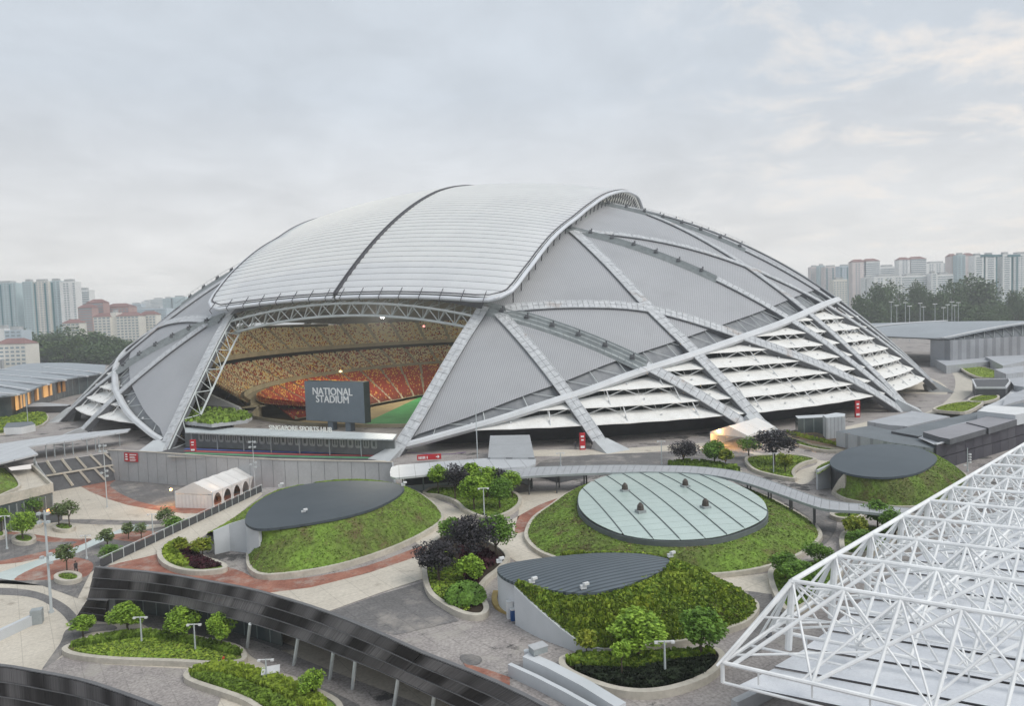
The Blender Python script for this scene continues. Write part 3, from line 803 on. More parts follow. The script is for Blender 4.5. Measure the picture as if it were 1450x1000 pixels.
patch('paving', [(-60, 836), (0, 833), (50, 838), (90, 855), (112, 878), (104, 890), (85, 868), (50, 848), (0, 843), (-60, 845)], -6, m_dgrey_p)
patch('paving', [(98, 890), (150, 884), (165, 892), (120, 899), (92, 925), (58, 952), (85, 912)], -6, m_dgrey_p)
patch('paving', [(185, 866), (280, 879), (350, 896), (420, 918), (372, 922), (345, 920), (300, 908), (255, 899), (215, 892)], -6, m_dgrey_p)
patch('paving', [(350, 905), (480, 955), (620, 1010), (640, 1040), (520, 1030), (430, 965), (390, 950), (350, 925)], -6, m_grey_p)
patch('paving', [(58, 950), (90, 930), (150, 942), (260, 948), (330, 950), (300, 1020), (262, 1018), (230, 1004), (175, 984), (120, 967)], -6, m_grey_p, straight=True)
patch('paving', [(460, 1010), (430, 985), (440, 970), (480, 985), (520, 1010)], -6, m_dgrey_p)
# --- deck paving
patch('paving', [(205, 790), (240, 786), (330, 806), (372, 822), (440, 818), (520, 802), (600, 774), (612, 790), (520, 812), (430, 840), (390, 842), (345, 833), (300, 824), (240, 814), (150, 806)], 0, m_red_p)
patch('paving', [(376, 841), (440, 833), (520, 813), (600, 786), (603, 800), (601, 820), (540, 840), (462, 868), (430, 857), (396, 846)], 0, m_cream_p, straight=True)
patch('paving', [(150, 800), (220, 762), (300, 724), (366, 694), (372, 700), (330, 735), (300, 752), (250, 785), (232, 802), (190, 806)], 0, m_cream_p, straight=True)
patch('paving', [(462, 869), (540, 842), (602, 824), (612, 850), (650, 880), (560, 900), (500, 885)], 0, m_dgrey_p, straight=True)
patch('paving', [(620, 760), (600, 775), (590, 760), (640, 735), (655, 740), (640, 752)], 0, m_cream_p)
patch('paving', [(590, 698), (606, 702), (650, 722), (668, 735), (640, 742), (627, 735), (618, 718)], 0, m_cream_p)
patch('paving', [(745, 752), (728, 755), (728, 735), (770, 712), (800, 701), (808, 703), (785, 716), (757, 733)], 0, m_red_p)
patch('paving', [(728, 700), (800, 695), (800, 702), (765, 715), (728, 735), (712, 745), (700, 770), (740, 800), (770, 795), (748, 772), (744, 754), (729, 754), (735, 720)], 0, m_cream_p)
patch('paving', [(985, 830), (1000, 822), (1090, 812), (1130, 800), (1110, 840), (1060, 838), (1020, 838)], 0, m_cream_p)
patch('paving', [(1145, 778), (1170, 770), (1185, 740), (1160, 715), (1130, 700), (1080, 690), (1040, 682), (1060, 692), (1110, 712), (1150, 738), (1165, 760)], 0, m_dgrey_p)
patch('paving', [(640, 690), (740, 682), (820, 680), (870, 672), (1060, 662), (1050, 640), (900, 642), (780, 650), (745, 668), (650, 680)], 0, m_dgrey_p)
patch('paving', [(740, 646), (860, 645), (930, 640), (1020, 634), (1030, 626), (930, 632), (860, 636), (750, 638)], 0, m_cream_p)
patch('paving', [(1000, 668), (1050, 664), (1062, 650), (1085, 646), (1060, 640), (1010, 648), (960, 660)], 0, m_cream_p)
patch('paving', [(1125, 640), (1160, 652), (1180, 655), (1160, 672), (1140, 686), (1125, 682), (1130, 668), (1158, 655)], 0, m_cream_p)
patch('paving', [(1060, 838), (1110, 830), (1130, 860), (1080, 920), (1030, 940), (1075, 880)], 0, m_dgrey_p)
patch('paving', [(656, 940), (690, 949), (722, 960), (722, 975), (690, 963), (664, 951)], 0, m_red_p, straight=True)
patch('paving', [(652, 929), (665, 927), (681, 932), (680, 940), (665, 943), (654, 937)], 0, m_dgrey_p)
# dark concourse apron and coloured running lines
patch('running_track', [(210, 640), (262, 626), (420, 634), (545, 640), (530, 652), (430, 650), (300, 646)], 0, mat('track_surface', (.10, .10, .105), .85, .15, .3))
def line_px(name, a, z, wd, m, n=6):
    P = spline(ats(a, z), n); mb = MB(); Zp[0] += 1; zz = z + .045 + .004 * (Zp[0] % 5)
    for p, q in zip(P, P[1:]):
        d = (q - p).normalized(); s_ = Vector((-d.y, d.x, 0)) * wd / 2
        mb.quad(*[Vector((t.x, t.y, zz)) for t in (p - s_, q - s_, q + s_, p + s_)])
    o = mb.build(name, m); o['kind'] = 'structure'; return o
for px, c in (([(262, 636), (400, 640.5), (540, 643)], (.12, .16, .50)), ([(262, 639), (400, 643.5), (538, 646)], (.55, .10, .10)), ([(262, 642), (400, 646.5), (532, 649)], (.12, .38, .18))):
    line_px('lane_line', px, 0, 1.0, mat('lane_paint', c, .8, .1, .3))
line_px('lane_line', [(570, 641), (625, 644), (660, 641)], 0, .35, mat('lane_paint', (.20, .10, .30), .8))
line_px('lane_line', [(240, 646), (330, 650), (450, 653.5), (545, 654)], 0, 1.6, m_cream_p)
# ring path round the right flank of the stadium
mb = MB()
for ph in np.arange(72, 118, 2.0):
    mb.quad(pol(146, ph, .02), pol(158, ph, .02), pol(158, ph + 2, .02), pol(146, ph + 2, .02))
mb.build('ring_path', m_cream_p)['kind'] = 'structure'
patch('paving', [(1150, 618), (1200, 604), (1262, 590), (1300, 586), (1260, 602), (1215, 612), (1190, 620)], 0, m_cream_p)

patch('paving', [(1216, 612), (1262, 596), (1300, 588), (1335, 572), (1352, 550), (1348, 528), (1325, 508), (1350, 512), (1374, 532), (1378, 552), (1364, 566), (1330, 584), (1290, 594), (1230, 612)], 0, m_kerb)
# =================================================================== MOUNDS
m_grass = mat('mound_grass', (.155, .25, .04), .9, .2, .22, col2=(.105, .13, .036), bump=.6, bscale=3, fine=.3, fscale=2.2)
blotch(m_grass, (.13, .095, .05), .35, .50, .68, seed=6, rough=.7)
m_blade = mat('grass_tuft', (.20, .32, .04), .8, .2, .5, col2=(.13, .18, .035), fine=.3, fscale=2)
m_blade2 = mat('bright_tuft', (.27, .32, .03), .8, .2, .5, col2=(.12, .19, .03))
def hedge_mat(nm, c, c2): return mat(nm, c, .85, .2, 1.2, col2=c2, fine=.3, fscale=3)
m_hedge = hedge_mat('hedge_leaf', (.21, .32, .045), (.115, .18, .03)); m_hedgeb = hedge_mat('bright_hedge_leaf', (.34, .44, .055), (.20, .28, .04))
m_purple = hedge_mat('purple_plant', (.075, .022, .032), (.035, .014, .018)); m_dkbed = hedge_mat('dark_bed_plant', (.03, .045, .022), (.018, .025, .015))
m_slate = mat('slate_metal_roof', (.08, .10, .115), .55, .08, .1, col2=(.068, .086, .1), spec=.3)
m_whitewall = mat('white_render_wall', (.56, .58, .60), .7, .05, .2, col2=(.50, .525, .54))
def tufts(name, parent, tris, n, size, mats, up=.7, wts=None, dens=None):
    if name == 'grass_cover': size *= .42; up *= .5; n = int(n * 1.6)
    """short grass and ground cover over a surface given as triangles"""
    mb = MB(); ar = [((b - a).cross(c - a)).length for a, b, c in tris]
    pick = random.choices(range(len(tris)), ar, k=n)
    for t in pick:
        a, b, c = tris[t]; u, v = random.random(), random.random()
        if u + v > 1: u, v = 1 - u, 1 - v
        p = a + (b - a) * u + (c - a) * v; an = random.random() * 2 * PI
        if dens and random.random() > dens(p): continue
        s_ = size * random.uniform(.6, 1.4); d = Vector((math.cos(an), math.sin(an), 0)); e_ = Vector((-d.y, d.x, 0))
        h = s_ * random.uniform(.5, 1.1) * up
        mi = random.choices(range(len(mats)), wts)[0] if wts else random.randrange(len(mats))
        mb.add([p - d * s_ * .5, p + d * s_ * .5, p + d * s_ * .35 + e_ * s_ * .4 + Z * h, p - d * s_ * .35 + e_ * s_ * .3 + Z * h], [(0, 1, 2, 3)], mi)
    return mb.build(name, mats, parent, kind='stuff')
def loft(mb, A, B, steps=8, bulge=.35, n=48):
    A = resample(A, n); B = resample(B, n); rows = []
    for i in range(steps + 1):
        t = i / steps
        rows.append([a.lerp(b, t) + Z * (bulge * math.sin(PI * t) + (random.uniform(-.07, .07) if 0 < i < steps else 0)) for a, b in zip(A, B)])
    tr = []
    for r0, r1 in zip(rows, rows[1:]):
        for i in range(n - 1):
            q = (r0[i], r0[i + 1], r1[i + 1], r1[i])
            nn = (q[1] - q[0]).cross(q[3] - q[0])
            if nn.z < 0: q = q[::-1]
            mb.quad(*q); tr += [(q[0], q[1], q[2]), (q[0], q[2], q[3])]
    return tr
def kerb(pts, z, h, wd, parent=None, name='kerb', closed=False, m=None, z0=None):
    mb = MB(); mb.wall(pts, wd, (z - .1) if z0 is None else z0, z + h, 0, closed)
    o = mb.build(name, m or m_kerb, parent); return o
def roof_plate(px, z, parent, m, th=.28, crown=.35, name='roof'):
    P = spx(px, z, True, 6); c = sum(P, Vector()) / len(P); mb = MB(); n = len(P); rings = [P]
    for t in (.85, .6, .3):
        rings.append([c + (p - c) * t + Z * crown * (1 - t * t) for p in P])
    for r0, r1 in zip(rings, rings[1:]):
        for i in range(n):
            j = (i + 1) % n; q = [r0[i], r0[j], r1[j], r1[i]]
            if (q[1] - q[0]).cross(q[3] - q[0]).z < 0: q = q[::-1]
            mb.quad(*q)
    top = c + Z * crown
    for i in range(n):
        j = (i + 1) % n; q = [rings[-1][i], rings[-1][j], top]
        if (q[1] - q[0]).cross(q[2] - q[0]).z < 0: q = q[::-1]
        mb.add(q, [(0, 1, 2)])
    for i in range(n):
        j = (i + 1) % n; mb.quad(P[i], P[j], P[j] - Z * th, P[i] - Z * th)
    o = mb.build(name, m, parent); return P, c

# ---- mound 1 (left)
m1 = thing('grass_mound', 'long grassy mound with dark leaf shaped metal roof beside the white tent', 'green roof building', at(460, 770, 0))
R1 = [(347, 737), (353, 745), (368, 749), (400, 746.5), (450, 739), (495, 730), (530, 719.5), (558, 706), (572, 694), (568, 687.5), (548, 683), (510, 681), (470, 682), (430, 686.5), (395, 695), (370, 707), (353, 722)]
m_slate1 = stripes(mat('slate_metal_roof_a', (.075, .09, .102), .55, .08, .1, col2=(.06, .075, .086), spec=.3), (.55, -.83, 0), .45, .2, .8)
blotch(m_slate1, (.05, .052, .055), .06, .58, .72, seed=21)
P1, c1 = roof_plate(R1, 4.3, m1, m_slate1, crown=.5)
mb = MB()
K1 = spline(ats([(352, 790), (353, 805), (361, 816), (381, 821), (443, 814), (503, 800), (564, 778), (607, 756), (626, 740), (620, 725), (607, 713), (590, 702), (570, 694), (545, 688), (510, 686), (470, 688)], 0), 5)
T1 = spline(ats([(368, 750), (374, 750.5), (400, 748), (450, 740), (495, 731), (530, 720.5), (558, 707), (571, 695), (567, 688.5), (548, 684), (510, 682), (470, 683), (440, 686)], 4.1), 5)
tr = loft(mb, [p + Z * .45 for p in K1], T1)
mb.build('grass_slope', m_grass, m1, smooth=True, kind=None)
tufts('grass_cover', m1, tr, 9000, .42, [m_blade, m_grass], wts=[5, 3])
kerb(K1, 0, .6, .5, m1)
mb = MB(); a = K1[0]; b = T1[0]
mb.wall([a, (a + b) / 2 + Vector((-.3, 0, 0)), b], .35, 0, [.6, 2.6, 4.28]); mb.build('wing_wall', m_whitewall, m1)
mb = MB(); mb.wall(spline(ats([(395, 697), (372, 709), (355, 722), (349, 737), (354, 745), (369, 749)], 4.0), 4), .25, 0, 4.02); mb.build('entrance_wall', m_whitewall, m1)
back = spline(ats([(292, 757), (318, 742), (345, 724), (370, 707), (395, 694), (430, 687)], 0), 4)
wt = [at(302, 753, 2.7), at(325, 743.5, 3.1), at(350, 734, 4.0), at(357, 722, 4.1), at(371, 708, 4.1), at(396, 696, 4.1), at(430, 687.5, 4.1)]
mb = MB(); tr = loft(mb, back, spline(wt, 4), bulge=.1); mb.build('grass_slope', m_grass, m1, smooth=True)
tufts('grass_cover', m1, tr, 2200, .4, [m_blade, m_blade2], wts=[5, 3])
mb = MB(); mb.wall([at(302, 753, 2.7), at(325, 743.5, 3.1), at(349, 735, 4.0)], .35, 0, [2.75, 3.2, 4.05]); mb.build('wing_wall', m_whitewall, m1)
def lampbox(parent, px, py, z):
    mb = MB(); p = at(px, py, z); mb.box(p, .5, .3, .3, .3); mb.tube(p + Z * .1, p + Z * .5, .05); mb.box(p + Vector((.25, -.1, .35)), .45, .25, .2, .5)
    mb.build('roof_camera', m_white, parent)
for q in ((430, 727), (397, 689.5), (571, 688)): lampbox(m1, q[0], q[1], 4.5)

# ---- mound 3 (front)
m3 = thing('grass_mound', 'nearest grassy mound under a ribbed slate roof shaped like a leaf with bushy yellow plants', 'green roof building', at(880, 860, 0))
R3 = [(704, 806), (712, 817), (735, 827), (776, 835), (826, 840), (873, 833), (914, 819), (942, 805), (950, 795), (936, 789), (901, 784), (845, 783.5), (790, 788), (749, 793), (716, 799)]
m_slate3 = stripes(mat('ribbed_roof', (.12, .145, .165), .5, .08, .15, col2=(.098, .12, .137), spec=.3), tuple(Vector((.42, -.91, 0)).normalized()), .52, .38, .45)
P3, c3 = roof_plate(R3, 3.6, m3, m_slate3, crown=.35)
fallx = [(732, 883, 3.0), (763, 901, 2.3), (796, 914, 1.4), (823, 924, .8), (854, 927, .5)]
K3 = spline([at(732, 885), at(763, 902), at(796, 915), at(823, 924), at(854, 927), at(900, 922), at(940, 918.5), at(981, 911), at(1025, 898), at(1058, 885), at(1071, 868), at(1066, 857), at(1050, 848), at(1020, 838), at(980, 826), at(920, 816), at(850, 810), at(790, 808)], 5)
nK = len(K3)
def k3h(i): return interp(i, [0, 5, 10, 15, 20], [3.4, 2.5, 1.5, .9, .5])
T3 = spline(ats([(736, 828), (750, 831), (776, 836), (826, 841), (873, 834), (914, 820), (942, 806), (949, 796), (936, 790), (901, 785), (845, 784.5), (800, 788)], 3.4), 5)
mb = MB(); tr = loft(mb, [p + Z * (k3h(i) - .1) for i, p in enumerate(K3)], T3, bulge=.45)
mb.build('grass_slope', m_grass, m3, smooth=True)
from mathutils import noise as _nz
tufts('yellow_shrubs', m3, tr, 14000, .26, [m_blade2, m_hedgeb], up=1.3, dens=lambda p: 1.0 if _nz.noise(p * .33 + Vector((3, 8, 0))) > .12 else 0.0)
tufts('ground_cover', m3, tr, 24000, .26, [m_hedge, m_hedgeb, m_blade2, m_grass], up=.8, wts=[4, 4, 2, 2])
mb = MB(); mb.wall(K3[:21], .35, 0, [k3h(i) for i in range(21)]); mb.build('wing_wall', m_whitewall, m3)
kerb(K3[20:], 0, .5, .5, m3)
mb = MB(); mb.wall([K3[0], (K3[0] + T3[0]) / 2, T3[0]], .3, 0, 3.4); mb.build('wing_wall', m_whitewall, m3)
mb = MB(); mb.wall(spline(ats([(749, 795), (716, 801), (706, 807), (713, 817), (736, 827.5)], 3.3), 4), .25, 0, 3.32); mb.build('entrance_wall', m_whitewall, m3)
mb = MB(); mb.wall(spline(ats([(702, 840), (700, 852), (706, 863), (722, 871)], 0), 4), .5, 0, .25); mb.build('yellow_kerb', mat('yellow_kerb', (.45, .33, .13), .8, .15, .6), m3)
for q in ((826, 834), (949, 789), (753, 826), (707, 797)): lampbox(m3, q[0], q[1], 3.7)

# ---- mound 2 (glass)
m2 = thing('glass_mound', 'round grassy mound topped by a large oval skylight of pale green glass', 'skylight mound', at(950, 750, 0))
G2 = [(819, 713), (823, 727), (843, 744), (888, 761), (947, 767), (1009, 764), (1050, 754), (1080, 740), (1086, 727), (1078, 711), (1050, 693), (1016, 678.5), (964, 668), (919, 666.5), (878, 670), (843, 682), (823, 698)]
ZG = 2.7
PG = spx(G2, ZG, True, 4)
K2c = [(746, 757), (748, 770), (763, 785), (790, 796), (840, 809), (900, 817), (988, 819), (1033, 817), (1085, 808), (1130, 791), (1158, 770), (1160, 758), (1147, 743), (1119, 726), (1080, 706), (1030, 691), (960, 682), (890, 681), (840, 690), (806, 702), (782, 719), (757, 737)]
K2 = spx(K2c, 0, True, 4)
def closed_loft(mb, K, T, n=96, steps=8, bulge=.4):
    c = sum(T, Vector()) / len(T)
    def byang(P):
        A = sorted((math.atan2(p.y - c.y, p.x - c.x), p.x - c.x, p.y - c.y) for p in P)
        xs = [a[0] - 2 * PI for a in A] + [a[0] for a in A] + [a[0] + 2 * PI for a in A]; rr = [math.hypot(a[1], a[2]) for a in A] * 3
        return [interp(-PI + 2 * PI * i / n, xs, rr) for i in range(n + 1)]
    rk, rt = byang(K), byang(T); tr = []; rows = []
    zt = T[0].z
    for s_ in range(steps + 1):
        t = s_ / steps; row = []
        for i in range(n + 1):
            a = -PI + 2 * PI * (i % n) / n; r = rk[i % n] + (rt[i % n] - rk[i % n]) * t
            row.append(Vector((c.x + r * math.cos(a), c.y + r * math.sin(a), .4 + (zt - .4) * t + bulge * math.sin(PI * t))))
        rows.append(row)
    for r0, r1 in zip(rows, rows[1:]):
        for i in range(n):
            q = (r0[i], r0[i + 1], r1[i + 1], r1[i]); mb.quad(*q); tr += [(q[0], q[1], q[2]), (q[0], q[2], q[3])]
    return tr
mb = MB(); tr = closed_loft(mb, K2, [p - Z * .5 for p in PG]); mb.build('grass_slope', m_grass, m2, smooth=True)
tufts('grass_cover', m2, tr, 12000, .42, [m_blade, m_grass], wts=[4, 4])
kerb(K2, 0, .5, .5, m2, closed=True)
m_glass = mat('frosted_green_glass', (.47, .56, .52), .22, .04, .12, col2=(.43, .52, .485), spec=.6, fine=.03, fscale=.8)
m_cowl = mat('rim_metal', (.15, .17, .175), .5, .1)
m_mull = mat('mullion', (.12, .14, .14), .5, .1)
mb = MB(); mb.wall(PG, .3, ZG - .55, ZG + .02, 0, True); mb.build('skylight_rim', m_cowl, m2)
# panes: clipped grid, main mullions along the diagonal direction of the oval
cg = sum(PG, Vector()) / len(PG)
gd = (at(1000, 765, ZG) - at(880, 670, ZG)); gd.normalize(); ge = Vector((-gd.y, gd.x, 0))
loc = [((p - cg).dot(gd), (p - cg).dot(ge)) for p in PG]
def clip(poly, a, b, c):          # keep a*x+b*y<=c
    out = []
    for i in range(len(poly)):
        p, q = poly[i], poly[(i + 1) % len(poly)]; dp = a * p[0] + b * p[1] - c; dq = a * q[0] + b * q[1] - c
        if dp <= 0: out.append(p)
        if dp * dq < 0: t = dp / (dp - dq); out.append((p[0] + (q[0] - p[0]) * t, p[1] + (q[1] - p[1]) * t))
    return out
def dome_z(x, y): return ZG + .75 * max(0, 1 - (x / 17.0) ** 2 - (y / 17.0) ** 2)
xs = np.arange(-22, 22.1, 1.75); ys = np.arange(-22, 22.1, 2.6)
for i in range(len(xs) - 1):
    for j in range(len(ys) - 1):
        pl = clip(clip(clip(clip(loc, -1, 0, -(xs[i] + .03)), 1, 0, xs[i + 1] - .03), 0, -1, -(ys[j] + .05)), 0, 1, ys[j + 1] - .05)
        if len(pl) < 3: continue
        V = [cg + gd * x + ge * y for x, y in pl]; V = [Vector((p.x, p.y, dome_z(x, y))) for p, (x, y) in zip(V, pl)]
        ar = sum(pl[k_][0] * pl[(k_ + 1) % len(pl)][1] - pl[(k_ + 1) % len(pl)][0] * pl[k_][1] for k_ in range(len(pl))) / 2
        if abs(ar) < .15: continue
        mb = MB(); n = len(V)
        if ar < 0: V.reverse()
        mb.hexa([p - Z * .06 for p in V], V); mb.build('pane', m_glass, m2)
mb = MB()
def inside(x, y):
    c = False; n = len(loc); j = n - 1
    for i in range(n):
        if (loc[i][1] > y) != (loc[j][1] > y) and x < (loc[j][0] - loc[i][0]) * (y - loc[i][1]) / (loc[j][1] - loc[i][1]) + loc[i][0]: c = not c
        j = i
    return c
for y in ys:
    x = -22.0
    while x < 22:
        if inside(x, y) and inside(x + .8, y):
            a = cg + gd * x + ge * y; b = cg + gd * (x + .8) + ge * y; a.z = dome_z(x, y) - .02; b.z = dome_z(x + .8, y) - .02; mb.bar(a, b, .10, .2)
        x += .8
mb.build('mullion', m_mull, m2, kind='stuff')
for px, py in ((885, 697), (970.5, 691), (907, 726.5), (999, 720.5)):
    v = at(px, py, ZG + .55); mb = MB()
    mb.box(v, 1.0, .9, .35, .4); mb.hexa([v + Vector((math.cos(a) * .42, math.sin(a) * .42, .35)) for a in np.arange(0, 6.2, PI / 4)], [v + Vector((math.cos(a) * .36, math.sin(a) * .36, .9)) for a in np.arange(0, 6.2, PI / 4)], 1)
    mb.hexa([v + Vector((math.cos(a) * .36, math.sin(a) * .36, .9)) for a in np.arange(0, 6.2, PI / 4)], [v + Vector((math.cos(a) * .12, math.sin(a) * .12, 1.2)) for a in np.arange(0, 6.2, PI / 4)], 1)
    mb.build('roof_vent', [m_rail, mat('vent_cowl', (.09, .075, .065), .6)], m2)

# ---- mound 4 (right)
m4 = thing('grass_mound', 'far right grassy mound with smooth oval slate roof beside the white space frame', 'green roof building', at(1260, 700, 0))
R4 = [(1175, 655), (1181, 645.5), (1200, 636), (1226, 630.5), (1260, 629), (1295, 633), (1315.5, 640), (1326.5, 647.5), (1322, 657), (1302, 668.5), (1274, 674.5), (1243, 676), (1209, 672.5), (1184, 664.5)]
P4, c4 = roof_plate(R4, 3.8, m4, m_slate, crown=.4)
K4 = spline(ats([(1180, 700), (1197, 710), (1230, 717), (1270, 722), (1310, 720), (1345, 710), (1367, 692), (1369, 679), (1352, 668), (1325, 656), (1290, 648), (1250, 645), (1210, 648)], 0), 5)
T4 = spline(ats([(1198, 671), (1209, 673.5), (1243, 677), (1274, 675.5), (1302, 669.5), (1322, 658), (1326, 648), (1315, 640.5), (1295, 634), (1260, 630), (1226, 631.5)], 3.6), 5)
mb = MB(); tr = loft(mb, [p + Z * .4 for p in K4], T4); mb.build('grass_slope', m_grass, m4, smooth=True)
tufts('grass_cover', m4, tr, 6000, .45, [m_blade, m_grass], wts=[4, 4])
kerb(K4, 0, .5, .5, m4)
mb = MB(); a = K4[0]; b = T4[0]; mb.wall([a, a.lerp(b, .5), b], .35, 0, [.6, 2.4, 3.75]); mb.build('wing_wall', m_kerb, m4)
mb = MB(); mb.wall(spline(ats([(1200, 637), (1182, 646), (1177, 656), (1185, 665), (1200, 671.5)], 3.5), 4), .25, 0, 3.52); mb.build('entrance_wall', m_wdark, m4)
mb = MB(); mb.wall([at(1157, 694), at(1180, 690)], .3, 0, [2.9, 3.6]); mb.build('wing_wall', m_whitewall, m4)
mb = MB(); tr = loft(mb, [p + Z * .3 for p in spline(ats([(1155, 673), (1158, 664), (1172, 657), (1190, 650)], 0), 4)], spline([at(1157, 672, 2.9), at(1165, 668, 3.1), at(1176, 660, 3.4), at(1184, 650, 3.6)], 4), bulge=.1); mb.build('grass_slope', m_grass, m4, smooth=True)
tufts('grass_cover', m4, tr, 700, .4, [m_blade, m_blade2])

# =================================================================== TREES
def leafmat(nm, c, c2):
    return mat(nm, c, .7, .2, .9, col2=c2, fine=.25, fscale=2.5)
LM = {'bright': leafmat('bright_leaf', (.29, .44, .05), (.14, .25, .03)), 'green': leafmat('green_leaf', (.17, .31, .045), (.075, .15, .024)),
      'dark': leafmat('purple_leaf', (.06, .055, .062), (.022, .022, .026)), 'yellow': leafmat('yellow_leaf', (.30, .33, .04), (.12, .18, .02)),
      'thin': leafmat('thin_leaf', (.16, .21, .08), (.09, .13, .045)), 'far': leafmat('far_leaf', (.095, .15, .05), (.045, .08, .03)),
      'farb': leafmat('far_bright_leaf', (.09, .14, .03), (.035, .065, .018))}
m_bark = mat('bark', (.12, .095, .07), .9, .2, 3)
def crown_mesh(kind, R_, H_, n, leaf, seed, hollow=.45, clumps=14):
    rnd = random.Random(seed); mb = MB(); cl = []
    for i in range(clumps):
        a = rnd.random() * 2 * PI; z = rnd.uniform(-.75, 1); r = math.sqrt(max(0, 1 - z * z)) * rnd.uniform(.45, 1.0)
        cl.append((Vector((r * math.cos(a) * R_ * .72, r * math.sin(a) * R_ * .72, z * H_ * .33)), rnd.uniform(.28, .46)))
    for i in range(n):
        c, s_ = rnd.choice(cl)
        d = Vector((rnd.gauss(0, 1), rnd.gauss(0, 1), rnd.gauss(0, 1))).normalized() * rnd.uniform(.55, 1.0)
        p = c + Vector((d.x * R_ * s_, d.y * R_ * s_, d.z * H_ * s_ * .62))
        q = Vector((rnd.gauss(0, 1), rnd.gauss(0, 1), rnd.gauss(.9, .8))).normalized(); x = q.orthogonal().normalized(); y = q.cross(x); l_ = leaf * rnd.uniform(.6, 1.35)
        mb.add([p - x * l_ * .5, p + y * l_ * .35, p + x * l_ * .5, p - y * l_ * .35], [(0, 1, 2, 3)])
    me = bpy.data.meshes.new('crown'); me.from_pydata(mb.v, [], mb.f); me.materials.append(LM[kind]); return me, cl
CACHE = {}
def tree(kind, px, py, z, top_y, wpx, label, group=None, name='tree', n=1500, leaf=.3, dist=None, seed=None, full=False):
    p = at(px, py, z) if dist is None else atd(px, py, dist)
    k_ = (p.y * _F.y) / FPX
    H = (py - top_y) * k_; Wd = wpx * k_
    sd_ = seed if seed is not None else random.randrange(3)
    key = (kind, sd_, n)
    if key not in CACHE: CACHE[key] = crown_mesh(kind, .5, 1.0, n, leaf / max(Wd, 1.5) , sd_ * 7 + len(CACHE), clumps=26)
    me, cl = CACHE[key]
    t = thing(name, label, 'tree' if name != 'shrub' else 'shrub', p, group)
    ch = min(H * .64, Wd * .74) if name != 'shrub' else H
    if full: ch = H * .96
    sc = (Wd * 1.12, Wd * 1.12, ch * 1.12)
    shared('crown', me, t, p + Z * (H - ch * .5), random.random() * 6, sc)
    mb = MB(); top = Z * (H - ch * .45)
    mb.tube(Vector(), Vector((random.uniform(-.1, .1), 0, (H - ch) * .9 + .1)), max(.05, Wd * .035), max(.04, Wd * .026))
    base = Vector((0, 0, (H - ch) * .85 + .05))
    for i in range(5):
        c = cl[i][0]; mb.tube(base, Vector((c.x * Wd, c.y * Wd, H - ch * .5 + c.z * ch)), max(.035, Wd * .018), max(.02, Wd * .008), 5)
    o = mb.build('trunk', m_bark); o.location = p; o.parent = t; o.matrix_parent_inverse = Matrix.Translation(-p)
    return t
